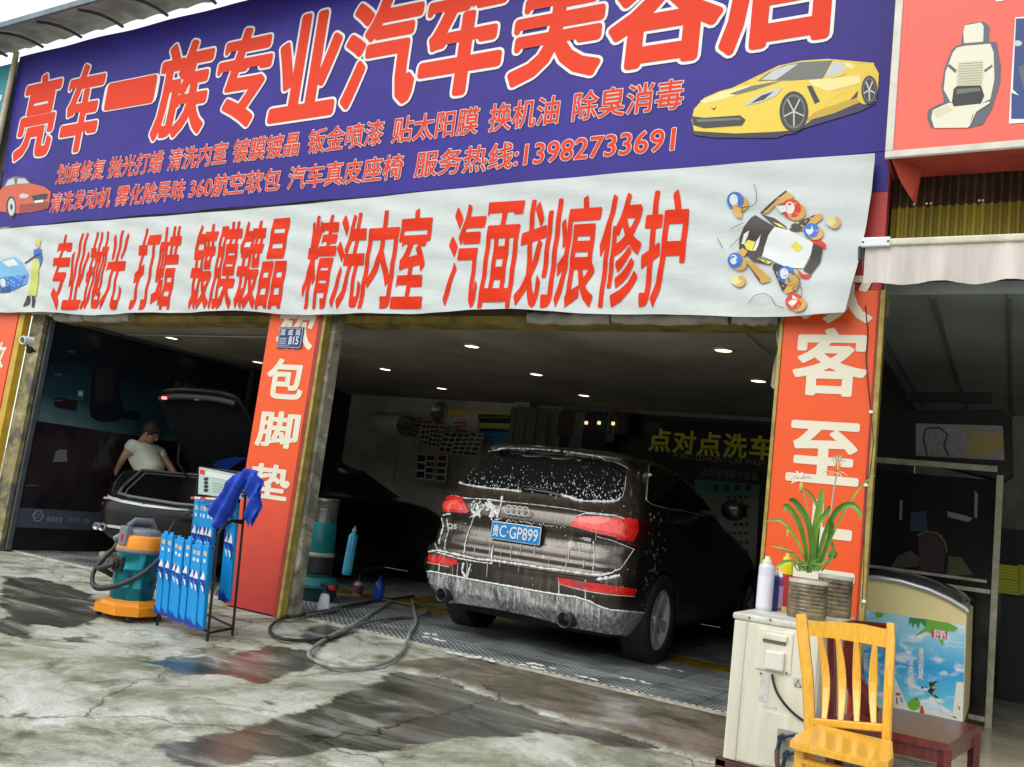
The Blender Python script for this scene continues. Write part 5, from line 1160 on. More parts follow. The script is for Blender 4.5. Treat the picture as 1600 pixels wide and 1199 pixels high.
wallpoly('seat_picture', [(D1, zl((440, 390), (470, 375), (600, 380), (620, 400), (612, 560), (640, 640), (635, 730), (600, 755), (480, 755), (425, 720), (415, 640), (430, 520))), (D2, zl((470, 400), (590, 405), (580, 620), (460, 620), (455, 520))), (D1, zl((630, 690), (740, 680), (760, 700), (750, 745), (640, 740))), (D4, zl((180, 600), (230, 595), (335, 615), (335, 680), (300, 682), (185, 655))), (D3, zl((195, 608), (235, 610), (235, 620), (195, 618))),
    (mat('poster_green', (.10, .22, .13), .3), zl((342, 545), (378, 548), (376, 592), (340, 588))), (mat('poster_pale', (.45, .50, .48), .3), zl((348, 556), (370, 558), (368, 584), (346, 582))), (D3, zl((325, 595), (375, 600), (374, 612), (324, 606))),
    (D3, zl((275, 285), (320, 288), (318, 300), (274, 298))), (D3, zl((190, 435), (235, 440), (234, 455), (188, 448)))] + [(D1, zl(*stroke([(480 + k * 18, 410), (474 + k * 18, 615)], 3))) for k in range(6)] +
    [(mat('poster_grey', (.16, .17, .18), .3), [(a / 4, 600 + b_ / 4) for a, b_ in ((345, 420), (375, 408), (412, 412), (415, 485), (325, 488))]), (D4, [(a / 4, 600 + b_ / 4) for a, b_ in ((560, 560), (640, 520), (700, 560), (690, 640), (600, 620))]), (D2, [(a / 4, 600 + b_ / 4) for a, b_ in ((590, 330), (640, 350), (670, 420), (700, 470), (650, 520), (600, 480), (610, 410))]), (D3, [(a / 4, 600 + b_ / 4) for a, b_ in ((155, 628), (232, 632), (232, 640), (156, 638))])], PO)
def wall_text(body, m, parent, y0, y1, z0, z1, weight=.02, name='lettering'):   # faces +x; reads away from the street... left to right with increasing y
    return text(body, name, m, parent, Vector((XW + .007, 0, 0)), Y, Z, (y0, y1, z0, z1), N=X, weight=weight)
def wy(px, py): p = on_x(px, py, XW); return p.y, p.z
a_, b_ = wy(270, 606), wy(368, 618)
wall_text('敢享静谧悦己出行', D3, PO, a_[0], b_[0], 2.06, 2.19); wall_text('焕新空间舒适生活', mat('poster_fainter', (.05, .055, .06), .3), PO, wy(300, 590)[0], wy(345, 600)[0], 2.24, 2.28)
M_logo = mat('poster_logo', (.30, .32, .34), .3)
wall_text('傲赢座套', M_logo, PO, wy(73, 806)[0], wy(98, 808)[0], .335, .395, 0)
wall_text('PALITE', M_logo, PO, wy(107, 805)[0], wy(124, 808)[0], .35, .40, 0); wall_text('花魁', M_logo, PO, wy(130, 810)[0], wy(140, 812)[0], .335, .39, 0)
lg = wy(59, 806); MB().tube([(XW + .008, lg[0] + dy, lg[1] + dz) for dy, dz in ((-.06, 0), (-.03, .055), (.02, .055), (.06, 0), (.03, -.055), (-.02, -.055))], .007, 5, closed=True).tube([(XW + .008, lg[0] + .03, lg[1] + .02), (XW + .008, lg[0] - .02, lg[1] + .015), (XW + .008, lg[0] + .02, lg[1] - .015), (XW + .008, lg[0] - .03, lg[1] - .02)], .006, 5).build('logo', M_logo, PO)

# ------------------------------------------------------------------ back wall
BW = 10.94
def bp_(px, py, y=BW): return on_y(px, py, y)
# heater
hp0, hp1 = bp_(587, 661, 10.6), bp_(638, 664, 10.6)
HT = thing('fan_heater', (hp0.x, 10.6, 1.6), 'pale cylindrical fan heater mounted on the back wall above the sample boards', 'heater')
M_ht = mat('heater_shell', (.74, .74, .68), .45, var=.1)
c0, c1 = on_y(588, 660, 10.6), on_y(632, 665, 10.3); ax = (c1 - c0); ll = ax.length; axn = ax.normalized(); q0 = Z.rotation_difference(axn).to_matrix().to_4x4(); M = Matrix.Translation(c0) @ q0
MB().lathe([(.001, -.05), (.12, -.03), (.15, .03), (.155, ll * .8), (.14, ll)], n=28, M=M).build('housing', M_ht, HT); MB().lathe([(.14, ll), (.145, ll + .03), (.12, ll + .03), (.11, ll - .02)], n=28, M=M).build('outlet_ring', mat('heater_ring', (.16, .16, .15), .4), HT); MB().lathe([(.001, ll - .01), (.112, ll - .008)], n=20, M=M).build('grille', P_k, HT)
flat('label', [(P_k, [(585, 655), (620, 655), (620, 667), (585, 666)]), (P_g, [(587, 658), (602, 658), (602, 664), (587, 664)]), (P_g, [(606, 657), (616, 657), (616, 664), (606, 664)])], 10.42, HT)
# sample boards on a stand: seven boards of fabric swatches
M_bd = mat('board_grey', (.70, .69, .64), .6); sw = [mat('swatch_' + n_, c_, .7) for n_, c_ in (('burgundy', (.10, .012, .02)), ('black', (.012, .012, .012)), ('green', (.01, .04, .03)), ('navy', (.015, .015, .07)), ('brown', (.07, .04, .02)), ('purple', (.06, .015, .06)), ('tan', (.16, .11, .06)), ('grey', (.08, .08, .08)))]
zc = lambda a, b_: (570 + a / 6.667, 630 + b_ / 6.667)
boards = [((485, 210), (595, 220), (545, 360), (440, 330), 2, 4, 0, 'burgundy'), ((595, 222), (690, 228), (650, 440), (575, 430), 2, 4, 2, 'dark green'), ((690, 228), (775, 232), (740, 455), (650, 440), 2, 5, 1, 'black'), ((775, 235), (860, 240), (800, 465), (735, 455), 2, 5, 7, 'grey'), ((830, 300), (965, 315), (890, 520), (770, 500), 2, 4, 3, 'navy and purple'), ((965, 315), (1105, 320), (1020, 540), (890, 535), 2, 5, 4, 'brown'), ((1105, 310), (1245, 318), (1160, 555), (1020, 540), 2, 5, 6, 'tan'), ((860, 240), (945, 245), (925, 315), (840, 300), 2, 3, 1, 'small black'), ((545, 530), (640, 540), (625, 790), (530, 790), 1, 3, 1, 'lower black'), ((635, 540), (735, 545), (715, 800), (620, 795), 1, 4, 7, 'lower grey'), ((760, 545), (865, 540), (835, 820), (735, 810), 1, 4, 0, 'lower dark red')]
for i, (tl, tr, br_, bl, nc, nr, s0, nm) in enumerate(boards):
    yd = 10.55 - .02 * (i % 3); c4 = [on_y(*zc(*p_), yd) for p_ in (tl, tr, br_, bl)]
    bo = thing('swatch_board', c4[3], nm + ' fabric swatch board hanging in front of the back wall', 'sample board', 'upholstery swatch boards at the back wall')
    MB().prism(c4, (0, .012, 0)).build('board', M_bd, bo)
    for r_ in range(nr):
        for k in range(nc):
            def P_(u, v): return c4[0].lerp(c4[1], u).lerp(c4[3].lerp(c4[2], u), v)
            u0, u1, v0, v1 = (k + .08) / nc, (k + .92) / nc, (r_ + .1) / nr, (r_ + .85) / nr
            m_ = sw[(s0 + (random.randint(0, 7) if random.random() < .3 else 0)) % 8] if nm != 'navy and purple' else sw[3 if r_ < 2 else 5]
            MB().prism([P_(u0, v0) - Vector((0, .004, 0)), P_(u1, v0) - Vector((0, .004, 0)), P_(u1, v1) - Vector((0, .004, 0)), P_(u0, v1) - Vector((0, .004, 0))], (0, .0035, 0)).build('swatch', m_, bo)
ST = thing('display_stand', on_y(640, 790, 10.6), 'thin metal display stand holding the fabric swatch boards', 'stand')
for p0, p1 in ((zc(600, 240), zc(530, 880)), (zc(860, 520), zc(830, 950)), (zc(350, 410), zc(300, 820))): MB().tube([on_y(*p0, 10.6), on_y(*p1, 10.6)], .009, 6).build('post', mat('stand_metal', (.25, .24, .22), .4, .4), ST)
MB().tube([on_y(*zc(430, 330), 10.6), on_y(*zc(1150, 560), 10.6)], .008, 6).build('rail', MATS['stand_metal'], ST)
# things on the back wall
BWt = thing('wall_banner', bp_(700, 650), 'cream and yellow banner strip with red strokes high on the back wall', 'banner')
flat('print', [(mat('pale_poster', (.66, .62, .58), .7), [zc(240, 40), zc(840, 60), zc(860, 300), zc(480, 300), zc(230, 250)]), (mat('yellow_strip', (.80, .66, .16), .6), [zc(855, 65), zc(1180, 75), zc(1520, 92), zc(1525, 120), zc(1170, 115), zc(855, 150)]), (mat('pale_poster2', (.74, .69, .63), .7), [zc(850, 155), zc(1175, 118), zc(1180, 300), zc(860, 290)])] +
    [(mat('stroke_red', (.75, .05, .06), .6), [zc(x, y) for x, y in stroke(pts, w_)]) for pts, w_ in (([(480, 160), (520, 165), (515, 200)], 22), ([(550, 155), (590, 160), (575, 205)], 22), ([(620, 200), (680, 190), (700, 215)], 18), ([(930, 210), (1060, 200)], 18), ([(940, 245), (1070, 230)], 16), ([(950, 270), (1060, 300)], 20), ([(740, 205), (830, 210)], 26))], BW - .01, BWt)
p = bp_(*zc(780, 90)); GL = thing('round_ornament', p, 'round silver ornament on the back wall above the swatch boards', 'ornament'); MB().lathe([(.15, 0), (.16, .03), (.13, .05), (.12, .02), (.001, .02)], c=p, n=24, M=Matrix.Rotation(math.pi / 2, 4, 'X')).build('ring', mat('ornament', (.4, .4, .4), .3, .6), GL)
SG = thing('notice_board', bp_(770, 670), 'black yellow and blue notice poster on the back wall left of the column', 'poster')
flat('print', [(P_k, [zc(1185, 115), zc(1525, 130), zc(1515, 210), zc(1190, 205)]), (mat('notice_yellow', (.75, .64, .14), .6), [zc(1190, 205), zc(1515, 220), zc(1512, 265), zc(1192, 255)]), (P_k, [zc(1192, 262), zc(1512, 278), zc(1510, 300), zc(1195, 290)]), (mat('notice_blue', (.02, .26, .60), .6), [zc(1200, 290), zc(1510, 300), zc(1500, 440), zc(1210, 430)])] +
    [(mat('notice_text', (.30, .45, .50), .6), [zc(x, y) for x, y in ell(1230 + (k % 9) * 32, 330 + (k // 9) * 42, 9, 14, 6)]) for k in range(27)] + [(MATS['notice_yellow'], [zc(x, y) for x, y in ell(1215 + k * 30, 150, 7, 12, 6)]) for k in range(10)], BW - .012, SG)
MB().box((-6.20, 10.72, 0), (-5.96, 10.94, CEIL)).build('column', M_wall, B, 'pale column on the back wall')
CU = thing('corrugated_screen', (-5.9, 10.8, 0), 'tall pale ribbed screen standing behind the roof of the brown car', 'screen')
for i in range(7): x = bp_(797, 660, 10.6).x + i * .085; MB().bevbox((x, 10.58 + .015 * (i % 2), 1.0), (x + .08, 10.60 + .015 * (i % 2), 2.50), .008).build('panel', mat('screen_panel', (.16, .15, .13), .6, var=.4, vscale=3), CU)
# dark glass wall with yellow characters
M_yt = mat('wall_yellow_text', (.95, .86, .05), .5); 
WS = thing('wash_sign', bp_(1100, 700), 'dark back wall sign with large yellow characters and smaller lines right of the brown car', 'sign')
MB().box((-4.9, BW - .02, 1.0), (-1.32, BW - .004, 2.50)).build('panel', mat('sign_panel_dark', (.012, .016, .018), .2), WS)
x0, x1 = bp_(1015, 690, BW - .02).x, bp_(1206, 712, BW - .02).x
yy0, yy1 = bp_(1110, 712, BW - .02).z, bp_(1110, 676, BW - .02).z
for i, ch in enumerate('点对点洗车'): st = (x1 - x0 + .06) / 5; facade_text(ch, 'character', M_yt, WS, BW - .021, (x0 + i * st, x0 + i * st + st * .86, yy0, yy1), weight=.03)
l0, l1 = bp_(1052, 718, BW - .02), bp_(1196, 722, BW - .02)
facade_text('POINT-TO-POINT CAR WASH', 'lettering', mat('wall_dim_text', (.34, .32, .14), .5), WS, BW - .021, (l0.x, l1.x, l1.z - .055, l1.z + .025), weight=.01)
l0, l1 = bp_(1097, 740, BW - .02), bp_(1184, 744, BW - .02); facade_text('点对点洗车价目表', 'lettering', mat('wall_grey_text', (.34, .36, .38), .5), WS, BW - .021, (l0.x, l1.x, l1.z - .06, l1.z + .04))
PR = thing('price_list', bp_(1140, 800, BW - .03), 'teal headed price list poster on the dark wall behind the wing mirror', 'poster')
flat('print', [(mat('price_paper', (.36, .38, .32), .6), [(1085, 766), (1186, 776), (1180, 900), (1085, 890)]), (mat('price_teal', (.12, .40, .37), .6), [(1086, 749), (1188, 758), (1186, 777), (1085, 767)])] + [(mat('price_text', (.05, .06, .05), .6), [(1136 + d, 775 + r_ * 14), (1142 + d, 775.5 + r_ * 14), (1142 + d, 780 + r_ * 14), (1136 + d, 779.5 + r_ * 14)]) for r_ in range(8) for d in ((0, 9, 18, 27) if r_ % 2 == 0 else (10, 19, 28))] + [(mat('price_mark', (.02, .07, .07), .6), [(1115 + k * 17, 757), (1123 + k * 17, 758), (1123 + k * 17, 767), (1115 + k * 17, 766)]) for k in range(4)], BW - .03, PR)
# doorway beyond with hanging clothes and little lamps
DW = thing('clothes_rail', bp_(905, 660, 10.7), 'clothes hanging in the dark back corner behind the brown car roof', 'clothes rail')
MB().tube([bp_(868, 640, 10.7), bp_(985, 648, 10.7)], .012, 6).build('rail', P_g, DW)
for px, c_, wd_, ln in ((888, (.10, .06, .06), .14, .35), (905, (.16, .17, .18), .10, .5), (922, (.05, .02, .05), .12, .45), (940, (.02, .04, .08), .12, .5), (955, (.12, .14, .15), .08, .4), (970, (.06, .03, .05), .14, .3)):
    t_ = bp_(px, 644, 10.68); n = 8; vs = [(t_.x + wd_ * (i / n - .5) * 2, t_.y + .02 * math.sin(i * 1.7), t_.z - (ln * j / 4)) for i in range(n + 1) for j in range(5)]
    MB().add(vs, [(i * 5 + j, i * 5 + 5 + j, i * 5 + 6 + j, i * 5 + 1 + j) for i in range(n) for j in range(4)], True).build('garment', mat('garment_%d' % px, c_, .9), DW)
for px, py in ((916, 661), (936, 661), (958, 662)):
    c = bp_(px, py, 10.6); o = thing('small_lamp', c, {916: 'leftmost of three tiny lit lamps at the back', 936: 'middle of three tiny lit lamps at the back', 958: 'rightmost and brightest of three tiny lit lamps at the back'}[px], 'lamp', 'tiny lit lamps at the back')
    MB().bevbox(c - Vector((.022, .01, .022)), c + Vector((.022, .01, .022)), .006).build('bulb', mat('bulb_warm', (.8, .7, .4), .4, emit=(1, .8, .35), estr=.7), o); MB().tube([c + Vector((0, 0, .02)), c + Vector((0, 0, .2))], .004, 5).build('cord', P_k, o)
# ================================================================== things on the forecourt
# ---- wet and dry vacuum cleaner
VX, VY = -5.58, 4.45
VC = thing('vacuum_cleaner', (VX, VY, 0), 'orange and teal workshop vacuum cleaner with black hose looped round it', 'vacuum cleaner')
M_vo = mat('vacuum_orange', (.88, .30, .008), .38, bump=.05); M_vt = mat('vacuum_teal', (.01, .20, .24), .22, .65, rvar=.08); M_vg = mat('vacuum_grey', (.17, .19, .22), .45); M_hose = mat('black_hose', (.02, .02, .02), .5)
oct_ = [(.27, -.12), (.27, .12), (.14, .25), (-.14, .25), (-.27, .12), (-.27, -.12), (-.14, -.25), (.14, -.25)]
mb = MB(); mb.prism([(VX + a * 1.1, VY + b_ * 1.1, .045) for a, b_ in oct_], (0, 0, .06)); mb.lathe([(.28, .105), (.26, .13), (.2, .145)], c=(VX, VY, 0), n=8, M=Matrix.Rotation(math.pi / 8, 4, 'Z'), smooth=False); mb.build('base', M_vo, VC)
for a, b_ in ((.22, -.16), (-.22, -.16), (.22, .16), (-.22, .16)):
    MB().tube([(VX + a - .02, VY + b_, .028), (VX + a + .02, VY + b_, .028)], .028, 12).build('caster', P_k, VC)
MB().lathe([(.197, .14), (.2, .15), (.2, .215), (.206, .222), (.206, .232), (.2, .24), (.2, .345), (.207, .352), (.207, .364), (.2, .372), (.2, .475)], c=(VX, VY, 0), n=40).build('drum', M_vt, VC)
MB().lathe([(.2, .472), (.218, .476), (.218, .500), (.2, .503)], c=(VX, VY, 0), n=40).build('clamp_ring', M_vg, VC)
MB().lathe([(.212, .503), (.20, .585), (.185, .60), (.12, .60)], c=(VX, VY, 0), n=40).build('motor_cover', M_vo, VC)
MB().lathe([(.165, .60), (.165, .625), (.15, .64), (.08, .648), (.001, .648)], c=(VX, VY, 0), n=36).build('top_lid', M_vg, VC)
mb = MB(); mb.bevbox((VX - .06, VY - .222, .52), (VX + .05, VY - .17, .66), .012); mb.tube([(VX - .02, VY - .17, .655), (VX - .02, VY - .1, .70), (VX - .02, VY + .1, .70), (VX - .02, VY + .15, .64)], .022, 8); hd_ = mb.build('carry_handle', M_vg, VC)
MB().bevbox((VX - .022, VY - .228, .555), (VX + .012, VY - .221, .60), .003).build('switch', mat('switch_red', (.5, .02, .02), .4), hd_)
MB().bevbox((VX - .075, VY - .225, .335), (VX + .055, VY - .19, .445), .01).tube([(VX - .01, VY - .19, .39), (VX - .01, VY - .25, .388)], .036, 14).build('inlet_port', P_k, VC)
def hosetube(pts, r, name, m, parent, ribs=True):
    P = [Vector(p) for p in pts]; out = []
    for i in range(len(P) - 1):       # Catmull-Rom
        p0, p1, p2, p3 = P[max(i - 1, 0)], P[i], P[i + 1], P[min(i + 2, len(P) - 1)]
        k = max(4, int((p2 - p1).length / .006)) if ribs else max(4, int((p2 - p1).length / .02))
        for j in range(k):
            t = j / k; out.append(.5 * ((2 * p1) + (-p0 + p2) * t + (2 * p0 - 5 * p1 + 4 * p2 - p3) * t * t + (-p0 + 3 * p1 - 3 * p2 + p3) * t ** 3))
    out.append(P[-1]); rs = [r * (1 if (i % 3 or not ribs) else .88) for i in range(len(out))]
    return MB().tube(out, rs, 9).build(name, m, parent)
ring = [(VX - .01, VY - .25, .388), (VX - .12, VY - .30, .345), (VX - .26, VY - .22, .33), (VX - .35, VY - .08, .30), (VX - .38, VY + .06, .27), (VX - .30, VY + .10, .40), (VX - .20, VY + .18, .56), (VX, VY + .26, .60), (VX + .24, VY + .18, .57), (VX + .34, VY - .02, .47), (VX + .29, VY - .20, .33), (VX + .12, VY - .33, .24), (VX - .10, VY - .35, .22), (VX - .28, VY - .25, .31), (VX - .315, VY - .06, .46), (VX - .28, VY + .08, .56), (VX - .16, VY + .2, .62)]
hosetube(ring, .021, 'hose', M_hose, VC)
MB().tube([(VX - .16, VY + .2, .62), (VX - .30, VY + .05, .585)], .024, 10).tube([(VX - .30, VY + .05, .585), (VX - .38, VY - .02, .53)], .028, 10).build('hose_cuff', M_vg, VC)

VC.scale = (.76, .76, 1)
# ---- wiper blade rack
RK = thing('display_rack', (-5.0, 4.6, 0), 'black two tier wire rack of blue wiper blade boxes in front of the red column', 'rack')
ZL = Vector((-.095, 0, 1))
M_rk = mat('rack_black', (.012, .012, .013), .4, .3); sq = lambda p0, p1, r=.011: MB().tube([p0, p1], r, 4, smooth=False)
FL_, FR_, RL_, RR_ = Vector((-5.262, 4.452, 0)), Vector((-4.69, 4.402, 0)), Vector((-5.47, 4.86, 0)), Vector((-4.773, 4.701, 0))
hF, hR = .70, 1.145
for p, h in ((FL_, .63), (FR_, hF), (RR_, hR), (RL_, hR)): sq(p, p + ZL * h, .013).build('post', M_rk, RK)
for p0, p1 in ((FL_ + ZL * .10, FR_ + ZL * .06), (FR_ + ZL * .05, RR_ + ZL * .05), (FL_ + ZL * .10, RL_ + ZL * .1), (RL_ + ZL * .10, RR_ + ZL * .06), (RL_ + ZL * 1.14, RR_ + ZL * 1.14), (FL_ + ZL * .62, FR_ + ZL * .61), (RL_ + ZL * .80, RR_ + ZL * .78), (RR_ + ZL * .79, RR_ + ZL * .79 + Vector((.0, -.12, 0)))): sq(p0, p1, .009).build('rail', M_rk, RK)
for p0, p1 in ((FR_, RR_),): MB().tube([p0 + ZL * .70, p0 + ZL * .76 + Vector((-.01, .05, 0)), p0.lerp(p1, .5) + ZL * .80, p1 + ZL * .80], .011, 6).build('curved_arm', M_rk, RK)
MB().tube([FL_ + ZL * .63, FL_ + ZL * .74 + Vector((0, .06, 0)), RL_ + ZL * .80], .009, 6).build('curved_arm', M_rk, RK)
M_b1 = mat('box_blue', (.004, .30, .72), .35, var=.06); M_b2 = mat('box_dark_blue', (.006, .045, .32), .35); M_lab = mat('box_label', (.62, .50, .32), .5)
def blade_box(base, h, wd, lbl, tilt=0.):
    o = thing('wiper_box', base, lbl, 'box', 'blue wiper blade boxes on the rack')
    x0, x1 = base.x - wd / 2, base.x + wd / 2; y0 = base.y; z0 = base.z
    MB().bevbox((x0, y0, z0), (x1, y0 + .035, z0 + h), .004, seg=1).build('carton', M_b1, o)
    hk = MB().bevbox((x0 + .012, y0 + .012, z0 + h), (x1 - .008, y0 + .016, z0 + h + .022), .003, seg=1).build('hang_tab', M_b1, o)
    f = lambda nm, m, pts: MB().prism([(x0 + u * wd, y0 - .0008, z0 + v * h) for u, v in pts], (0, -.0012, 0)).build(nm, m, o)
    f('printed_patch', M_b2, [(0, .70), (.35, .66), (1, .56), (1, .40), (.6, .50), (0, .60)]); f('printed_patch', M_b2, [(0, .0), (1, 0), (1, .03), (.6, .05), (0, .12)])
    f('label', M_lab, [(.35, .885), (.85, .87), (.85, .925), (.35, .935)]); f('label', M_white, [(.40, .80), (.72, .79), (.72, .83), (.40, .84)])
    MB().prism([(x0 + u * wd, y0 - .003, z0 + v * h) for u, v in ((.12, .60), (.85, .585), (.80, .64), (.55, .69))], (0, -.0012, 0)).build('letter_mark', M_white, o)
    MB().prism([(x0 + u * wd, y0 - .003, z0 + v * h) for u, v in ((.30, .52), (.62, .515), (.80, .46), (.70, .44), (.45, .50))], (0, -.0012, 0)).build('letter_mark', M_white, o)
    o.rotation_euler = (0, tilt, 0); return o
ordn = ['leftmost', 'second from the left', 'third from the left', 'fourth from the left', 'fourth from the right', 'third from the right', 'second from the right', 'rightmost']
for i in range(8):
    t = (i + .42) / 8.35; b_ = FL_.lerp(FR_, t) + Vector((0, -.045 + .01 * (i % 3), .09 - .03 * t)); blade_box(b_, .555 - .006 * (i % 2) + .01 * math.sin(i * 2.), .060, 'blue wiper blade box in the front tier of the rack, ' + ordn[i], -.125 + random.uniform(-.012, .012))
for i in range(7):
    t = (.14, .22, .30, .38, .46, .80, .90)[i]; b_ = RL_.lerp(RR_, t) + Vector((-.02, -.05 + .012 * (i % 2), .28 if i < 5 else .22)); blade_box(b_, .62 if i < 5 else .70, .062, 'blue wiper blade box in the rear tier of the rack, ' + ['leftmost', 'second from left', 'third from left', 'fourth from left', 'partly under the cloth', 'right of the cloth', 'at the tall post'][i], -.10 + random.uniform(-.01, .01))
# header card
HY = 4.74; M_cd = mat('header_card', (.46, .58, .53), .5, var=.08)
hc = thing('header_card', on_y(310, 775, HY), 'pale green printed header card with black tyre pictures on top of the rack', 'card')
z3b = lambda *p: [(100 + a / 3.747, 700 + b_ / 3.747) for a, b_ in p]
c4 = [on_y(*p, HY) for p in z3b((792, 112), (1082, 168), (1075, 305), (785, 270))]
MB().prism(c4, (0, .006, 0)).build('card', M_cd, hc)
pr_ = [(M_red, z3b((797, 125), (825, 132), (822, 158), (795, 152))), (mat('card_pale', (.66, .72, .68), .5), z3b((830, 135), (1075, 180), (1072, 215), (828, 165)))]
for k in range(4): pr_.append((P_k, z3b(*ell(832, 182 + k * 22, 14, 10, 12))))
for k in range(4): pr_.append((P_k, z3b(*ell(1050, 215 + k * 22, 12, 9, 12))))
pr_ += [(mat('card_line', (.25, .35, .33), .5), z3b(*stroke([(870, 205 + k * 16), (1000, 228 + k * 16)], 3))) for k in range(4)]
flat('print', pr_, HY - .001, hc)
rs_ = thing('red_strip_card', on_y(300, 780, HY), 'red and cream paper strip under the header card of the rack', 'card')
MB().prism([on_y(*p, HY - .01) for p in z3b((742, 285), (880, 290), (960, 300), (955, 315), (740, 300))], (0, .005, 0)).build('strip', mat('strip_red', (.5, .05, .05), .5), rs_)
flat('print', [(M_cream, z3b((765, 285), (800, 288), (798, 300), (765, 298))), (M_cream, z3b((830, 290), (930, 298), (890, 305), (830, 300)))], HY - .012, rs_)
# blue cloth
M_bc = mat('blue_cloth', (.008, .055, .48), .75, var=.15, vscale=9, bump=.35, bscale=70)
def cloth(name, px, y, fold, m, parent=None, label=None, cat=None, amp=.02, freq=30, thick=.006, lean=0.):
    n = len(px); P = []
    for i in range(n):
        a, b_ = Vector(px[i]), Vector(px[(i + 1) % n]); k = max(1, int((b_ - a).length / 2.5)); P += [a + (b_ - a) * j / k for j in range(k)]
    nb = len(P); pl = [tuple(p) for p in P]; inn = []; yy = min(p[1] for p in pl) + 1
    while yy < max(p[1] for p in pl):
        xx = min(p[0] for p in pl) + 1
        while xx < max(p[0] for p in pl):
            if pt_in(pl, xx, yy) and min((Vector((xx, yy)) - p).length for p in P) > 1.3: inn.append(Vector((xx, yy)))
            xx += 2.5
        yy += 2.5
    r = geometry.delaunay_2d_cdt(P + inn, [(i, (i + 1) % nb) for i in range(nb)], [], 1, 1e-5); W_ = []
    for p in r[0]:
        dmin = min((p - q_).length for q_ in P); w_ = on_y(p.x, p.y, y); s_ = fold(p.x, p.y)
        W_.append(w_ + Vector((0, amp * math.sin(s_ * freq) * .6 - .018 * min(1, dmin / 4) ** .6 + amp * fbm(p.x * .06, p.y * .03, 2) + lean * (p.y - P[0].y), 0)))
    mb = MB(); mb.add(W_, r[2], True); mb.add([v + Vector((0, thick + .03, 0)) for v in W_], [f[::-1] for f in r[2]], True)
    return mb.build(name, m, parent, label, cat)
cloth('blue_cloth', z3b((1000, 160), (1035, 132), (1075, 118), (1110, 132), (1135, 180), (1146, 265), (1136, 290), (1122, 400), (1088, 440), (1066, 465), (1060, 400), (1078, 360), (1070, 260), (1062, 190), (1020, 250), (985, 320), (960, 380), (935, 410), (912, 470), (890, 478), (868, 445), (862, 400), (828, 340), (880, 310), (930, 260), (965, 200)), 4.60, lambda a, b_: (a * .8 + b_ * .45) * .014, M_bc, None, 'crumpled bright blue cloth thrown over the top corner of the rack', 'cloth', .03)

# ---- pressure hose
zh = lambda *p: [(400 + a / 3.525, 720 + b_ / 3.527) for a, b_ in p]
def gpath(pts, r=.013): 
    out = []
    for i, (a, b_) in enumerate(zh(*pts)):
        w_ = on_z(a, b_, .018); z_ = .018 + (.018 if w_.y > 5.83 else 0); w_ = on_z(a, b_, z_ + .012 * ((i * 7) % 3 == 0)); out.append(w_)
    return out
HS = thing('pressure_hose', (-4.7, 5.6, 0), 'long black and grey pressure hose lying in loops across the threshold', 'hose')
hosetube(gpath([(870, 745), (760, 762), (640, 775), (450, 812), (260, 850), (160, 862), (100, 895), (76, 930), (95, 962), (150, 982), (230, 991), (320, 988), (400, 975)]), .0125, 'hose_length', mat('hose_dark', (.03, .03, .03), .45, var=.4, vscale=20), HS, False)
hosetube(gpath([(400, 975), (470, 948), (540, 915), (640, 885), (760, 868), (860, 862), (930, 845), (942, 818), (910, 798), (840, 790), (700, 768), (560, 785), (400, 830), (280, 852)]), .0125, 'hose_length', mat('hose_mid', (.16, .16, .15), .5, var=.6, vscale=8), HS, False)
hosetube(gpath([(860, 770), (872, 830), (882, 890), (850, 945), (835, 985), (810, 1045), (740, 1100), (640, 1135), (540, 1145), (440, 1136), (350, 1112), (292, 1078), (310, 1035), (380, 985), (480, 930), (560, 890), (640, 840), (740, 775)]), .0135, 'hose_length', mat('hose_grey', (.33, .33, .31), .5, var=.45, vscale=9), HS, False)

# ---- bottles and drum
def on_floor(px, py, z=.018): return on_z(px, py, z)
p = on_floor(504, 957); FB = thing('foam_sprayer', p, 'white foam sprayer bottle with black and red trigger head by the hose', 'bottle')
MB().lathe([(.052, 0), (.06, .008), (.058, .05), (.045, .13), (.038, .155), (.022, .165)], c=p, n=20, wob=lambda t, z: 1 + .08 * math.cos(4 * t)).build('bottle', mat('milky_plastic', (.72, .72, .76), .3), FB); MB().lathe([(.054, 0.002), (.0615, .009), (.0605, .016)], c=p, n=20, wob=lambda t, z: 1 + .08 * math.cos(4 * t)).build('pink_base', mat('pink', (.6, .12, .3), .4), FB)
MB().lathe([(.025, .165), (.025, .185), (.014, .19), (.014, .23)], c=p, n=14).tube([p + Vector((-.06, 0, .235)), p + Vector((.05, -.01, .235))], .016, 8).build('spray_head', P_k, FB); MB().tube([p + Vector((.05, -.01, .225)), p + Vector((.095, -.015, .225))], .022, 10).build('red_nozzle', mat('nozzle_red', (.55, .02, .02), .4), FB)
dp = Vector((-5.97, 6.78, 0)); TB = thing('teal_tub', dp, 'round teal plastic tub at the bottom behind the middle column', 'tub')
MB().lathe([(.25, .02), (.27, .06), (.27, .13), (.285, .135), (.285, .16), (.26, .2), (.2, .27), (.1, .28)], c=dp, n=36).build('tub_body', mat('tub_dark_teal', (.012, .05, .055), .4, var=.4, vscale=8), TB); MB().lathe([(.287, .15), (.265, .205), (.24, .235)], c=dp, n=36).build('tub_rim', mat('tub_teal', (.02, .18, .20), .4), TB)
DR = thing('steel_drum', dp + Z * .28, 'stainless steel drum with teal lower half standing on the teal tub', 'drum')
MB().lathe([(.17, .70), (.172, .96), (.178, .965), (.178, .985), (.17, .99), (.165, .7)], c=dp, n=36).lathe([(.172, .88), (.176, .885), (.172, .89)], c=dp, n=36).build('steel_top', mat('steel_drum', (.50, .49, .44), .25, .85, var=.2), DR)
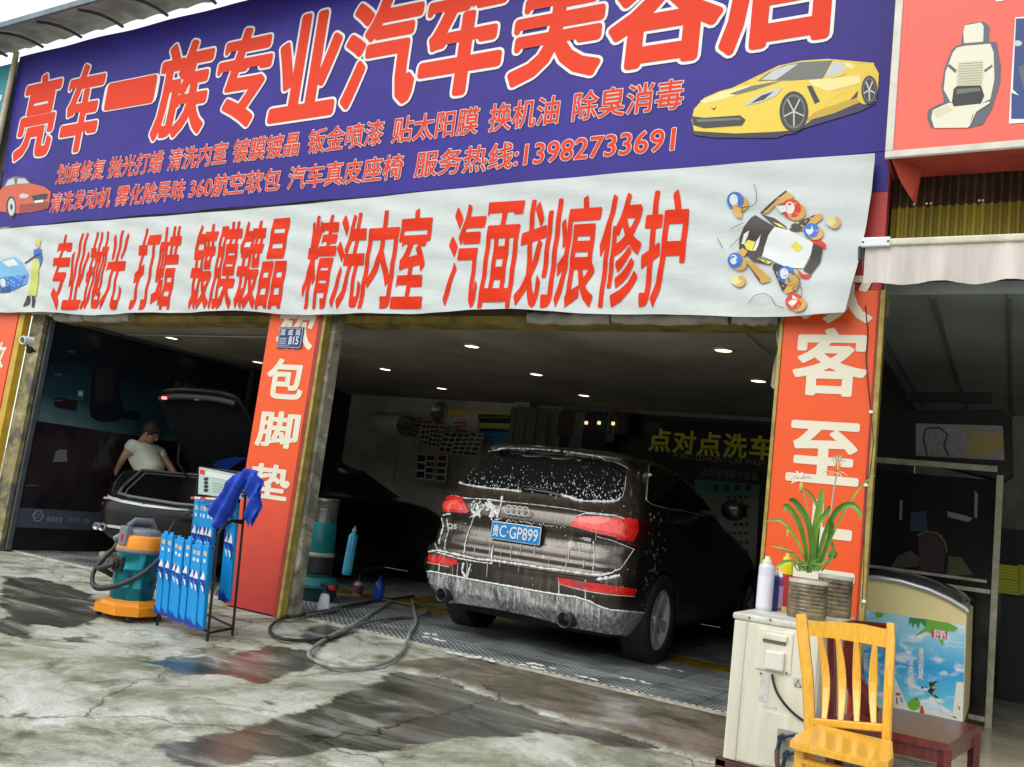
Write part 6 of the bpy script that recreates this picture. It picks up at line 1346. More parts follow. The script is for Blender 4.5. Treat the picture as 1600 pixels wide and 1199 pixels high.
MB().lathe([(.185, .46), (.19, .47), (.182, .74), (.172, .76)], c=dp, n=36, wob=lambda t, z: 1 + .02 * math.sin(5 * t + z * 9)).build('teal_sleeve', mat('teal_sleeve', (.01, .22, .24), .35, var=.25, vscale=5), DR)
MB().lathe([(.2, .43), (.205, .44), (.205, .462), (.185, .47)], c=dp, n=36).build('pale_band', mat('pale_band', (.4, .36, .28), .6), DR); MB().lathe([(.2, .28), (.2, .43)], c=dp, n=36).build('black_base', P_k, DR)
def bottle(pxb, y, h, r, name, lb, m, m2, capm, top=.25, lean=0., z0=None):
    b_ = on_y(*pxb, y); base = Vector((b_.x, y, b_.z if z0 is None else z0)); o = thing(name, base, lb, 'bottle'); M = Matrix.Rotation(lean, 4, 'Y')
    MB().lathe([(r * .92, 0), (r, .01), (r, h * (.9 - top)), (r * .45, h * (.97 - top)), (r * .4, h * (1 - top))], c=base, n=18, M=M).build('bottle', m, o)
    MB().lathe([(r * 1.01, h * .08), (r * 1.02, h * .1), (r * 1.02, h * .45), (r * 1.01, h * .47)], c=base, n=18, M=M, cap=False).build('label', m2, o); MB().lathe([(r * .5, h * (1 - top)), (r * .5, h * (1.03 - top)), (r * .2, h * (1.05 - top)), (r * .15, h), (r * .02, h)], c=base, n=12, M=M).build('cap', capm, o); return o
bl1 = on_y(541, 898, 6.75); bottle((541, 898), 6.75, .46, .045, 'tall_blue_bottle', 'tall light blue bottle leaning beside the steel drum', mat('bottle_blue', (.03, .26, .42), .25), mat('bottle_blue2', (.05, .34, .46), .3), mat('cap_grey', (.3, .3, .3), .4), .1, .05)
q_ = on_floor(558, 930); bottle((558, 930), q_.y, .22, .055, 'clear_bottle', 'clear bottle with purple liquid on the bay floor', mat('bottle_clear', (.30, .26, .28), .15), mat('purple_liquid', (.16, .04, .10), .2), P_k, .35, 0, .018)
q_ = on_floor(590, 937); bottle((590, 937), q_.y, .25, .055, 'blue_bottle', 'royal blue plastic bottle standing right of the clear bottle', mat('bottle_royal', (.01, .06, .42), .25), mat('bottle_royal2', (.012, .09, .55), .3), mat('bottle_royal', (.01, .06, .42), .25), .2, 0, .018)

# ---- air conditioner
AX0, AX1, AY0, AY1, AZ0, AZ1 = -1.105, -.722, 4.15, 5.02, .15, .795
AC = thing('air_conditioner', (-.91, 4.6, 0), 'aged cream white air conditioner outdoor unit beside the yellow wooden chair', 'air conditioner')
M_ac = mat('aged_white_metal', (.72, .70, .58), .5, var=.22, vscale=6, streak=True, bump=.08, rvar=.1); M_ac2 = mat('aged_white_top', (.66, .66, .58), .45, var=.35, vscale=7, bump=.15)
MB().bevbox((AX0, AY0, AZ0), (AX1, AY1, AZ1 - .025), .012, seg=3).build('casing', M_ac, AC); MB().bevbox((AX0 - .008, AY0 - .010, AZ1 - .03), (AX1 + .008, AY1 + .008, AZ1), .012, seg=3).build('top_panel', M_ac2, AC)
def F(px, py): return on_y(px, py, AY0)
MB().bevbox((F(1164, 1050).x, AY0 - .007, AZ0 + .01), (AX1 - .008, AY0 + .01, AZ1 - .035), .005).build('end_panel', M_ac, AC)
MB().bevbox((AX0 + .002, AY0 - .006, AZ0 + .005), (F(1161, 1050).x, AY0 + .01, AZ1 - .035), .005).build('corner_panel', M_ac, AC)
a_, b_ = F(1186, 980), F(1236, 1055)
cv = MB().bevbox((a_.x, AY0 - .014, b_.z), (b_.x, AY0 - .004, a_.z), .006).build('valve_cover', M_ac, AC)
c_, d_ = F(1193, 987), F(1231, 1008); MB().bevbox((c_.x, AY0 - .026, d_.z + .01), (d_.x, AY0 - .012, c_.z), .006).build('handle_grip', M_ac, cv); MB().bevbox((c_.x + .004, AY0 - .0155, d_.z - .006), (d_.x - .004, AY0 - .013, d_.z + .010), .002).build('handle_recess_shade', mat('recess_shadow', (.18, .17, .14), .7), cv)  # thin dark strip paints the shade below the grip
c_, d_ = F(1199, 1014), F(1226, 1050); MB().bevbox((c_.x, AY0 - .032, d_.z), (d_.x, AY0 - .013, c_.z), .010).build('terminal_box', mat('terminal_white', (.74, .74, .68), .4), cv)
for px, py in ((1230, 1051), (1190, 1052), (1172, 965), (1205, 968)): MB().sphere(F(px, py) + Vector((0, -.016, 0)), .005, 8).build('screw', mat('rust_screw', (.12, .08, .05), .6), AC)
hosetube([F(1208, 1053) + Vector((0, -.02, 0)), F(1214, 1075) + Vector((0, -.03, 0)), F(1228, 1098) + Vector((0, -.032, 0)), F(1252, 1122) + Vector((0, -.02, 0)), F(1290, 1142) + Vector((0, -.01, 0))], .006, 'power_cable', P_k, AC, False)
M_lb = mat('faded_label', (.60, .60, .55), .6, var=.2, vscale=40)
for pa, pb in (((1189, 1055), (1200, 1098)), ((1193, 1100), (1214, 1108)), ((1240, 1058), (1260, 1074))):
    u, v_ = F(*pa), F(*pb); MB().box((u.x, AY0 - .0085, v_.z), (v_.x, AY0 - .0071, u.z)).build('label', M_lb, AC)
u = F(1241, 1072); v_ = F(1250, 1060); 
MB().tube([(u.x + .004, AY0 - .009, u.z), (u.x + .03, AY0 - .009, u.z), (u.x + .017, AY0 - .009, u.z + .03)], .0022, 5, closed=True).tube([(u.x + .045, AY0 - .009, u.z), (u.x + .071, AY0 - .009, u.z), (u.x + .058, AY0 - .009, u.z + .03)], .0022, 5, closed=True).build('warning_mark', P_k, AC)
# lower recess with pipe valves
u, v_ = F(1197, 1110), F(1245, 1190)
MB().bevbox((u.x, AY0 - .011, AZ0 + .02), (AX1 - .012, AY0 - .006, u.z), .004).build('service_panel', M_ac, AC)
u, v_ = F(1216, 1137), F(1248, 1192); MB().bevbox((u.x, AY0 - .0125, v_.z), (v_.x, AY0 - .0105, u.z), .001).build('valve_recess', mat('valve_dark', (.35, .34, .28), .7), AC)
for px, py in ((1224, 1150), (1232, 1176)):
    c = F(px, py); vv = MB().tube([c + Vector((0, -.01, 0)), c + Vector((0, -.06, .0))], .013, 10).tube([c + Vector((0, -.05, 0)), c + Vector((-.01, -.055, -.06))], .009, 8).tube([c + Vector((0, -.04, .0)), c + Vector((.06, -.05, .025))], .007, 8).build('pipe_valve', mat('valve_brass', (.03, .05, .09), .4, .5), AC)
    hosetube([c + Vector((-.01, -.055, -.05)), c + Vector((.0, -.06, -.12)), c + Vector((.03, -.03, -.2))], .011, 'copper_pipe', mat('pipe_wrap', (.10, .06, .04), .6), AC, False)
M_rust = mat('rusty_bracket', (.10, .045, .03), .7, var=.5, vscale=20)
for yy in (AY0 - .01, AY1 - .12): MB().bevbox((AX0 - .03, yy, .0), (AX0 + .02, yy + .05, .15), .004).bevbox((AX1 - .04, yy, .0), (AX1 + .01, yy + .05, .15), .004).bevbox((AX0 - .03, yy, .115), (AX1 + .01, yy + .05, .148), .004).build('steel_foot', M_rust, AC)
# ---- spray cans on it
TZ = AZ1
def can(pxx, y, h, r, lb, mb_, ml, mc, cap_r=.6):
    x = on_y(pxx, 930, y).x; b_ = Vector((x, y, TZ)); o = thing('spray_can', b_, lb, 'spray can', 'spray cans on the air conditioner')
    MB().lathe([(r * .9, 0), (r, .006), (r, h * .80), (r * .97, h * .82), (r * .55, h * .87), (r * .5, h * .88)], c=b_, n=22).build('body', mb_, o); MB().lathe([(r * 1.012, h * .06), (r * 1.015, h * .07), (r * 1.015, h * .62), (r * 1.01, h * .63)], c=b_, n=22, cap=False).build('label', ml, o); MB().lathe([(r * cap_r, h * .87), (r * cap_r, h * .92), (r * .35, h * .95), (r * .32, h), (.001, h)], c=b_, n=14).build('nozzle', mc, o)
M_lil = mat('can_lilac_white', (.66, .66, .74), .35); M_yel = mat('can_yellow', (.78, .60, .01), .3)
can(1195, 4.50, .262, .0385, 'tall white aerosol can at the left end of the air conditioner top', M_lil, mat('can_label_pale', (.74, .74, .82), .4), mat('can_cream', (.7, .68, .55), .4))
can(1211, 4.58, .20, .018, 'narrow dark blue spray can right behind the tall white can', mat('can_navy', (.02, .03, .16), .3), mat('can_navy_label', (.03, .05, .25), .3), mat('can_grey_cap', (.45, .45, .5), .4))
can(1218, 4.66, .19, .016, 'narrow purple spray can between the blue and the yellow cans', mat('can_purple', (.30, .04, .22), .3), mat('can_purple_label', (.55, .35, .5), .3), M_white)
can(1226, 4.78, .285, .032, 'red labelled spray can with bright yellow top behind the purple can', M_yel, mat('can_red_label', (.45, .03, .04), .4), mat('can_yellow_cap', (.7, .55, .05), .4), .75)
# ---- cut bottles with plants
M_pet = mat('pet_bottle_soil', (.20, .15, .075), .25, var=.75, vscale=11, coat=.25)
M_petrim = mat('pet_rim', (.50, .50, .42), .2, var=.2); M_soil = mat('soil', (.05, .04, .025), .9, bump=.8, bscale=60)
def pot(pxx, y, r, h, lb, grp='cut plastic bottles used as plant pots'):
    x = on_y(pxx, 930, y).x; b_ = Vector((x, y, TZ)); o = thing('bottle_planter', b_, lb, 'plant pot', grp)
    prof = [(r * .94, 0.), (r, .012)]; n = 8
    for i in range(n): z0 = .02 + (h - .04) * i / n; dz = (h - .04) / n; prof += [(r, z0), (r, z0 + dz * .55), (r * .975, z0 + dz * .72), (r * .975, z0 + dz * .85)]
    prof += [(r, h - .018)]
    MB().lathe(prof, c=b_, n=30, cap=True, wob=lambda t, z: 1 + .015 * math.cos(4 * t)).build('pot_wall', M_pet, o); MB().lathe([(r, h - .018), (r * 1.01, h), (r * .97, h), (r * .96, h - .02)], c=b_, n=30, cap=False).build('rim', M_petrim, o); MB().lathe([(r * .95, h - .03), (r * .5, h - .018), (.001, h - .012)], c=b_, n=20).build('soil', M_soil, o); return b_
pb = pot(1262, 4.46, .090, .18, 'front cut water bottle planter packed with soil on the air conditioner'); pb2 = pot(1304, 4.86, .085, .205, 'rear cut water bottle planter half hidden behind the front one')
PL = thing('lily_plant', pb + Z * .17, 'green strap leaved lily with spidery white flowers in the front bottle planter', 'plant')
M_lf = mat('strap_leaf', (.10, .27, .03), .35, var=.35, vscale=12); M_lf2 = mat('strap_leaf_light', (.22, .42, .07), .4, var=.3, vscale=12); M_lfy = mat('yellowing_leaf', (.45, .30, .04), .5); M_pt = mat('petal', (.75, .72, .60), .6)
def leaf(pts, wmax, m, y0, dy, parent=PL, name='leaf', n=16):
    P = [on_y(a, b_, y0 + dy * i / (len(pts) - 1)) for i, (a, b_) in enumerate(pts)]; C_ = []
    for k in range(n + 1):
        t = k / n * (len(P) - 1); i = min(int(t), len(P) - 2); f = t - i; p0, p1, p2, p3 = P[max(i - 1, 0)], P[i], P[i + 1], P[min(i + 2, len(P) - 1)]
        C_.append(.5 * ((2 * p1) + (-p0 + p2) * f + (2 * p0 - 5 * p1 + 4 * p2 - p3) * f * f + (-p0 + 3 * p1 - 3 * p2 + p3) * f ** 3))
    vs = []
    for k, c in enumerate(C_):
        t = (C_[min(k + 1, n)] - C_[max(k - 1, 0)]).normalized(); vw = (c - CAM).normalized(); s_ = t.cross(vw)
        s_ = s_.normalized() if s_.length > 1e-4 else X
        nn = s_.cross(t).normalized(); u = k / n; w_ = wmax * .76 * (.45 + .9 * u) * (1 - u ** 3.5) ** .8 if u < 1 else .0005
        w_ = max(w_, .0006); vs += [c - s_ * w_, c - s_ * w_ * .5 + nn * w_ * .35, c + nn * w_ * .55, c + s_ * w_ * .5 + nn * w_ * .35, c + s_ * w_]
    fs = [(k * 5 + j, k * 5 + j + 1, k * 5 + j + 6, k * 5 + j + 5) for k in range(n) for j in range(4)]
    mb = MB(); mb.add(vs, fs, True); return mb.build(name, m, parent)
Y0 = 4.44
for pts, w_, m, dy in (
    ([(1262, 895), (1258, 850), (1245, 810), (1228, 790), (1226, 800)], .020, M_lf, -.05), ([(1266, 895), (1268, 850), (1262, 815), (1243, 785), (1232, 782)], .023, M_lf, -.12), ([(1270, 892), (1272, 840), (1280, 795), (1286, 762)], .026, M_lf2, -.03),
    ([(1262, 888), (1248, 850), (1232, 824), (1215, 812), (1196, 815)], .012, M_lf2, .05), ([(1275, 892), (1284, 850), (1295, 820), (1310, 796), (1330, 788), (1343, 800), (1345, 812)], .021, M_lf, -.08), ([(1278, 890), (1292, 852), (1300, 822), (1292, 815)], .018, M_lf, -.12),
    ([(1280, 892), (1300, 840), (1322, 795), (1345, 760), (1368, 742)], .007, M_lf2, .05), ([(1260, 892), (1240, 866), (1222, 858), (1206, 852)], .012, M_lf, .02), ([(1205, 853), (1222, 856), (1238, 862)], .008, M_lfy, .0), ([(1262, 880), (1245, 845), (1232, 826), (1230, 840)], .009, M_lf2, -.04),
    ([(1275, 890), (1278, 840), (1280, 800), (1268, 775), (1255, 762)], .013, M_lf, .06), ([(1265, 895), (1240, 878), (1222, 880), (1210, 890)], .011, M_lf2, -.08), ([(1284, 892), (1300, 870), (1300, 850), (1292, 838)], .012, M_lf, .05), ([(1270, 892), (1275, 830), (1292, 800), (1296, 790)], .018, M_lf2, -.10)):
    leaf(pts, w_, m, Y0, dy)
for k in range(26):
    a = random.uniform(1246, 1288); leaf([(a, 893), (a + random.uniform(-8, 8), 882), (a + random.uniform(-14, 14), random.uniform(872, 886))], .006, M_lf2, 4.42, random.uniform(-.05, .05), n=5, name='small_leaf')
MB().lathe([(.002, 0), (.022, .012), (.024, .03), (.001, .045)], c=on_y(1301, 872, 4.78), n=12, M=Matrix.Rotation(.6, 4, 'X')).build('round_leaf', M_lf, PL)
# flower stalks and spidery flowers
M_stem = mat('flower_stem', (.30, .36, .16), .5)
MB().tube([on_y(a, b_, 4.46) for a, b_ in ((1268, 890), (1266, 840), (1262, 795), (1255, 768))], .0035, 6).build('stalk', M_stem, PL); MB().tube([on_y(a, b_, 4.6) for a, b_ in ((1292, 880), (1296, 820), (1302, 770), (1308, 738))], .004, 6).build('stalk', mat('pale_stem', (.50, .46, .34), .5), PL)
bu = on_y(1252, 762, 4.46); MB().sphere(bu, .017, 10, (.7, .7, 1.6)).build('flower_bud', mat('bud', (.55, .42, .08), .5), PL)
def spider(cx, cy, y, pts, m, w_=.004):
    for a, b_ in pts: leaf([(cx, cy), (cx + a * .5, cy + b_ * .5 - 2.5), (cx + a, cy + b_)], w_, m, y, random.uniform(-.05, .02), n=6, name='petal')
spider(1250, 748, 4.45, [(-20, -3), (-17, 3), (-12, -9), (-6, -12), (4, -10), (14, -5), (20, 1), (-14, 8), (10, 5), (-8, 6), (17, -2)], M_pt, .006)
M_por = mat('petal_orange', (.75, .38, .10), .6)
spider(1309, 722, 4.58, [(-12, -2), (-8, -9), (-3, -12), (2, -13), (7, -10), (12, -5), (14, 0)], M_pt, .004); spider(1309, 722, 4.57, [(-3, 12), (0, 14), (3, 12), (-1, 10), (5, 9)], M_por, .005); spider(1307, 738, 4.58, [(-22, 1), (-15, 5), (-10, 8), (14, 3), (18, 6), (9, 8), (3, 6)], mat('petal_pink', (.72, .50, .36), .6), .0035)
for a, b_ in ((-9, -26), (-4, -30), (3, -31), (9, -27), (13, -22)): MB().tube([on_y(1308, 738, 4.6), on_y(1308 + a * .5, 738 + b_ * .55, 4.58), on_y(1308 + a, 738 + b_, 4.56)], .0012, 4).build('stamen', M_stem, PL)

# ---- yellow wooden chair
CH = thing('wooden_chair', (-.5, 3.65, 0), 'honey yellow wooden chair with curved slats at the front right', 'chair')
def wood(name, c1, c2, sc=3.5, rough=.3):
    m = bpy.data.materials.new(name); m.use_nodes = True; n = m.node_tree; N = n.nodes; L = n.links; b = N['Principled BSDF']
    tc = N.new('ShaderNodeTexCoord'); mp = N.new('ShaderNodeMapping'); mp.inputs['Scale'].default_value = (sc * 6, sc * 1.2, sc); L.new(tc.outputs['Object'], mp.inputs[0])
    t = N.new('ShaderNodeTexNoise'); t.inputs['Scale'].default_value = 3; t.inputs['Detail'].default_value = 8; t.inputs['Distortion'].default_value = 1.2; L.new(mp.outputs[0], t.inputs['Vector'])
    r = N.new('ShaderNodeValToRGB'); L.new(t.outputs['Fac'], r.inputs[0]); e = r.color_ramp.elements; e[0].position, e[0].color = .35, (*c2, 1); e[1].position, e[1].color = .62, (*c1, 1)
    L.new(r.outputs[0], b.inputs['Base Color']); b.inputs['Roughness'].default_value = rough; b.inputs['Coat Weight'].default_value = .5; b.inputs['Coat Roughness'].default_value = .15; return m
M_wd = wood('honey_wood', (.84, .47, .055), (.74, .36, .03), 6); YC = 3.86
def bar(name, pts, w_, d_, m, parent):
    """rectangular section bar along points (w across x, d along y)"""
    P = [Vector(p) for p in pts]; vs = []
    for i, p in enumerate(P):
        ww = w_[i] if isinstance(w_, list) else w_; t = (P[min(i + 1, len(P) - 1)] - P[max(i - 1, 0)]).normalized(); s_ = t.cross(Y).normalized() if abs(t.dot(Y)) < .99 else X; u = s_.cross(t).normalized()
        b4 = [(-1, -.6), (-.7, -1), (.7, -1), (1, -.6), (1, .6), (.7, 1), (-.7, 1), (-1, .6)]
        vs += [p + s_ * a * ww / 2 + u * b_ * d_ / 2 for a, b_ in b4]
    n = len(P); fs = [(i * 8 + k, i * 8 + (k + 1) % 8, (i + 1) * 8 + (k + 1) % 8, (i + 1) * 8 + k) for i in range(n - 1) for k in range(8)] + [tuple(range(8))[::-1], tuple(range((n - 1) * 8, n * 8))]
    return MB().add(vs, fs).build(name, m, parent)
def cy_(px, py, dy=0.): return on_y(px, py, YC + dy)
sl_ = [cy_(1252, 960, .05), cy_(1254, 985, .04), cy_(1262, 1060, .01), cy_(1266, 1150, 0)]; sr_ = [cy_(1392, 974, .05), cy_(1392, 1000, .04), cy_(1389, 1070, .01), cy_(1385, 1160, 0)]
ll_ = sl_ + [Vector((sl_[-1].x + .005, YC + .03, .22)), Vector((sl_[-1].x + .015, YC + .07, 0))]; lr_ = sr_ + [Vector((sr_[-1].x, YC + .03, .22)), Vector((sr_[-1].x - .01, YC + .07, 0))]
bar('back_leg', ll_, [.042, .046, .044, .042, .036, .03], .034, M_wd, CH); bar('back_leg', lr_, [.030, .034, .034, .034, .032, .03], .034, M_wd, CH)
top = [(cy_(1262, 968, .05), cy_(1262, 993, .04))]
mb = MB(); vs = []; n = 14
for i in range(n + 1):
    t = i / n; u = cy_(1264, 971, .05).lerp(cy_(1386, 983, .05), t); d_ = cy_(1264, 993, .045).lerp(cy_(1386, 1012, .045), t); arch = .014 * math.sin(math.pi * t) ** 2 * (1 + .4 * math.cos(2 * math.pi * t)); yb_ = .02 * math.sin(math.pi * t)
    for p_, dz in ((u, arch), (d_, arch * .3)):
        for dy in (-.013, .013): vs.append(p_ + Vector((0, dy + yb_, dz)))
fs = [(i * 4 + a, i * 4 + b_, i * 4 + 4 + b_, i * 4 + 4 + a) for i in range(n) for a, b_ in ((0, 1), (1, 3), (3, 2), (2, 0))]; mb.add(vs, fs); mb.build('top_rail', M_wd, CH)
bar('lower_rail', [cy_(1268, 1128), cy_(1384, 1138)], .030, .024, M_wd, CH)
for k in range(4):
    t = (k + .62) / 4.25; u = cy_(1264, 992, .045).lerp(cy_(1386, 1010, .045), t); d_ = cy_(1270, 1122).lerp(cy_(1384, 1132), t)
    bend = (-.012, -.008, .004, .010)[k]; bar('slat', [u + (d_ - u) * s_ + Vector((bend * math.sin(s_ * math.pi * .9) * -1, .028 * math.sin(math.pi * s_), 0)) for s_ in [i / 8 for i in range(9)]], [.020 + .012 * math.sin(math.pi * i / 8) for i in range(9)], .012, M_wd, CH)
sA, sB = on_z(1264, 1150, .44), on_z(1386, 1158, .44); sY = 3.84
seat_o = [(sA.x - .012, sY, 0), (sB.x + .02, sY - .01, 0), (sB.x + .055, sY - .30, 0), (sB.x + .05, sY - .40, 0), (sB.x + .02, sY - .425, 0), (sA.x - .0, sY - .425, 0), (sA.x - .035, sY - .40, 0), (sA.x - .04, sY - .30, 0)]
MB().prism([(a, b_, .418) for a, b_, _ in seat_o], (0, 0, .020)).prism([(sA.x + (a - sA.x) * .985 + .003, sY + (b_ - sY) * .985 - .002, .438) for a, b_, _ in seat_o], (0, 0, .006)).build('seat', M_wd, CH)
for x in (sA.x - .005, sB.x + .03): bar('front_leg', [(x, sY - .36, .418), (x, sY - .365, .2), (x, sY - .37, 0)], [.036, .033, .028], .034, M_wd, CH)
for a, b_ in (((sA.x + .01, sY, .375), (sA.x, sY - .36, .375)), ((sB.x + .0, sY, .375), (sB.x + .03, sY - .36, .375)), ((sA.x, sY - .36, .375), (sB.x + .03, sY - .36, .375)), ((sA.x + .01, sY, .15), (sA.x, sY - .36, .15)), ((sB.x + .0, sY, .15), (sB.x + .03, sY - .36, .15))): bar('apron_rail' , [a, b_], .02, .045, M_wd, CH)
# ---- dark red chair beside it
RC = thing('red_chair', (-.35, 4.35, 0), 'dark red wooden chair behind the yellow chair in front of the freezer', 'chair')
M_rw = wood('dark_red_wood', (.16, .018, .014), (.09, .010, .010), 3, .28)
A_, B_, C_, D_ = on_z(1293, 1122, .44), on_z(1388, 1104, .44), on_z(1532, 1134, .44), on_z(1482, 1163, .44)
MB().prism([p + Vector((0, 0, -.03)) for p in (A_, D_, C_, B_)], (0, 0, .03)).build('seat', M_rw, RC)
for a, b_ in ((A_, D_), (D_, C_), (C_, B_), (B_, A_)):
    mid = (A_ + B_ + C_ + D_) / 4; a2, b2 = a.lerp(mid, .06), b_.lerp(mid, .06); MB().prism([a2 - Z * .085, b2 - Z * .085, b2 - Z * .03, a2 - Z * .03], (mid - (a2 + b2) / 2).normalized() * .02).build('apron', M_rw, RC)
for p in (D_, C_): q2_ = p.lerp((A_ + B_ + C_ + D_) / 4, .08); MB().tube([q2_ - Z * .03, Vector((q2_.x, q2_.y, 0))], [.026, .02], 4, smooth=False).build('front_leg', M_rw, RC)
tz = .80; tips = []
for p in (A_, B_):
    q2_ = p.lerp((A_ + B_ + C_ + D_) / 4, .05); tp = Vector((q2_.x - .03, q2_.y + .01, tz)); tips.append(tp); bar('back_leg', [(q2_.x + .01, q2_.y, 0), (q2_.x, q2_.y, .42), (q2_.x - .012, q2_.y, .62), tp], .034, .034, M_rw, RC)
e_ = (tips[1] - tips[0]).normalized(); MB().tube([tips[0] - e_ * .04, tips[0], tips[0].lerp(tips[1], .5) + Vector((-.03, 0, .01)), tips[1], tips[1] + e_ * .04], [.016, .018, .02, .018, .016], 10).build('top_rail', M_rw, RC)
u = tips[0].lerp(tips[1], .5) + Vector((-.03, 0, 0)); d_ = A_.lerp(B_, .5) + Vector((.03, 0, 0)); bar('back_splat', [u, u.lerp(d_, .3) + Vector((-.03, 0, 0)), u.lerp(d_, .6) + Vector((-.035, 0, 0)), u.lerp(d_, .85) + Vector((-.01, 0, 0)), d_], [.07, .06, .075, .085, .10], .12, M_rw, RC)

# ---- chest freezer
FY = 6.30; z6b = lambda *p: [(1320 + a / 3.436, 850 + b_ / 3.436) for a, b_ in p]
FZ = thing('chest_freezer', (-.5, FY + .45, 0), 'chest freezer with curved glass top and a beach sticker behind the chairs', 'freezer')
prof = z6b((100, 185), (185, 190), (300, 210), (450, 255), (560, 305), (655, 365), (650, 500), (640, 800), (631, 962), (500, 940), (300, 905), (100, 870))
pp = [on_y(a, b_, FY) for a, b_ in prof]; pp[-1].z = pp[-2].z = pp[-3].z = pp[-4].z = .16
MB().prism(pp, (0, .95, 0)).build('cabinet', mat('freezer_cream', (.82, .70, .34), .35, var=.06), FZ)
MB().prism([Vector((p.x, FY + .03, p.z)) for p in (pp[-1], pp[-4])] + [Vector((pp[-4].x, FY + .03, .0)), Vector((pp[-1].x, FY + .03, 0))], (0, .85, 0)).build('plinth', P_k, FZ)
ed_ = [on_y(a, b_, FY) for a, b_ in z6b((100, 180), (185, 184), (300, 202), (450, 247), (560, 297), (650, 350), (658, 366))]
MB().tube([p + Vector((0, -.01, 0)) for p in ed_], .016, 8).build('edge_trim', mat('trim_silver', (.62, .64, .66), .3, .5), FZ)
MB().add([p + Vector((0, dy, .012 + (.03 if dy > .1 else 0))) for p in ed_ for dy in (0, .3, .6, .95)], [(i * 4 + k, i * 4 + k + 1, i * 4 + k + 5, i * 4 + k + 4) for i in range(6) for k in range(3)], True).build('glass_lid', mat('freezer_glass', (.08, .10, .10), .1), FZ)
def sea_mat():
    m = bpy.data.materials.new('sticker_sea'); m.use_nodes = True; n = m.node_tree; N = n.nodes; L = n.links; b = N['Principled BSDF']
    tc = N.new('ShaderNodeTexCoord'); sp = N.new('ShaderNodeSeparateXYZ'); L.new(tc.outputs['Object'], sp.inputs[0])
    mr = N.new('ShaderNodeMapRange'); mr.inputs[1].default_value = .16; mr.inputs[2].default_value = .80; L.new(sp.outputs['Z'], mr.inputs[0])
    r = N.new('ShaderNodeValToRGB'); L.new(mr.outputs[0], r.inputs[0]); e = r.color_ramp.elements; e[0].position, e[0].color = 0, (.35, .72, .78, 1); e[1].position, e[1].color = 1, (.42, .68, .80, 1)
    for p_, c in ((.25, (.10, .50, .72, 1)), (.5, (.03, .34, .70, 1)), (.62, (.12, .48, .74, 1)), (.8, (.30, .64, .80, 1))): k = e.new(p_); k.color = c
    t = N.new('ShaderNodeTexNoise'); t.inputs['Scale'].default_value = 7; t.inputs['Detail'].default_value = 7; t.inputs['Distortion'].default_value = .7; mp = N.new('ShaderNodeMapping'); mp.inputs['Scale'].default_value = (1, 1, 1.8); L.new(tc.outputs['Object'], mp.inputs[0]); L.new(mp.outputs[0], t.inputs['Vector'])
    r2 = N.new('ShaderNodeValToRGB'); L.new(t.outputs['Fac'], r2.inputs[0]); r2.color_ramp.elements[0].position = .5; r2.color_ramp.elements[1].position = .66
    mx = N.new('ShaderNodeMix'); mx.data_type = 'RGBA'; L.new(r2.outputs[0], mx.inputs[0]); L.new(r.outputs[0], mx.inputs[6]); mx.inputs[7].default_value = (.78, .84, .86, 1); L.new(mx.outputs[2], b.inputs['Base Color']); b.inputs['Roughness'].default_value = .3; return m
g1 = mat('sticker_green', (.16, .42, .04), .4); g2 = mat('sticker_dark_green', (.05, .24, .07), .4); M_sand = mat('sticker_sand', (.74, .72, .64), .4); M_srd = mat('sticker_red', (.62, .04, .04), .4)
st_ = [(sea_mat(), z6b((100, 352), (185, 365), (645, 437), (640, 700), (633, 955), (500, 933), (300, 900), (100, 865))),
       (M_sand, z6b((110, 868), (260, 890), (420, 905), (500, 925), (632, 955), (634, 930), (560, 905), (420, 885), (340, 880), (262, 700), (262, 885), (120, 850))), (M_sand, z6b((575, 945), (600, 740), (638, 745), (633, 953))), (g1, z6b((160, 366), (210, 372), (205, 392), (170, 400))), (g1, z6b((440, 405), (560, 425), (610, 452), (590, 470), (540, 470), (525, 550), (500, 500), (440, 470), (370, 500), (430, 450))), (g2, z6b((345, 395), (440, 405), (435, 450), (405, 420), (395, 460), (380, 425), (360, 455), (362, 420), (345, 440))),
       (g1, z6b(*ell(372, 862, 34, 32, 14))), (g2, z6b((372, 835), (388, 822), (396, 840))), (M_srd, z6b((408, 870), (418, 868), (428, 912), (402, 908))), (M_srd, z6b((468, 458), (550, 468), (546, 516), (466, 500))), (P_k, z6b((450, 745), (505, 735), (480, 752), (490, 775), (470, 800), (510, 828), (480, 825), (445, 790), (460, 770))), (P_k, z6b(*ell(416, 772, 7, 7, 8))), (MATS['print_tan'], z6b(*ell(478, 770, 10, 9, 8))), (P_k, z6b(*stroke([(425, 770), (450, 768)], 3))), (P_lg, z6b(*stroke([(470, 800), (520, 900), (580, 930)], 3))),
       (M_srd, z6b((275, 798), (298, 800), (298, 815), (275, 812))), (P_k, z6b(*stroke([(278, 825), (282, 860)], 6))), (P_k, z6b(*stroke([(300, 822), (310, 850)], 5))), (P_k, z6b(*stroke([(610, 870), (618, 890)], 5))), (P_k, z6b(*stroke([(580, 925), (600, 935)], 5)))]
flat('beach_sticker', st_, FY - .002, FZ)
def ftxt(ch, a, b_, c, d, m=M_white, wt=.02): u, v_ = on_y(*z6b((a, d))[0], FY - .003), on_y(*z6b((b_, c))[0], FY - .003); facade_text(ch, 'lettering', m, FZ, FY - .003, (u.x, v_.x, min(u.z, v_.z), max(u.z, v_.z)), weight=wt)
for i, ch in enumerate('清涼有夏'): ftxt(ch, 392, 425, 560 + i * 42, 598 + i * 42)
for i, ch in enumerate('冰爽好味'): ftxt(ch, 340 , 372, 620 + i * 40, 656 + i * 40)
ftxt('好奶', 476, 542, 466, 508, M_white, .03)

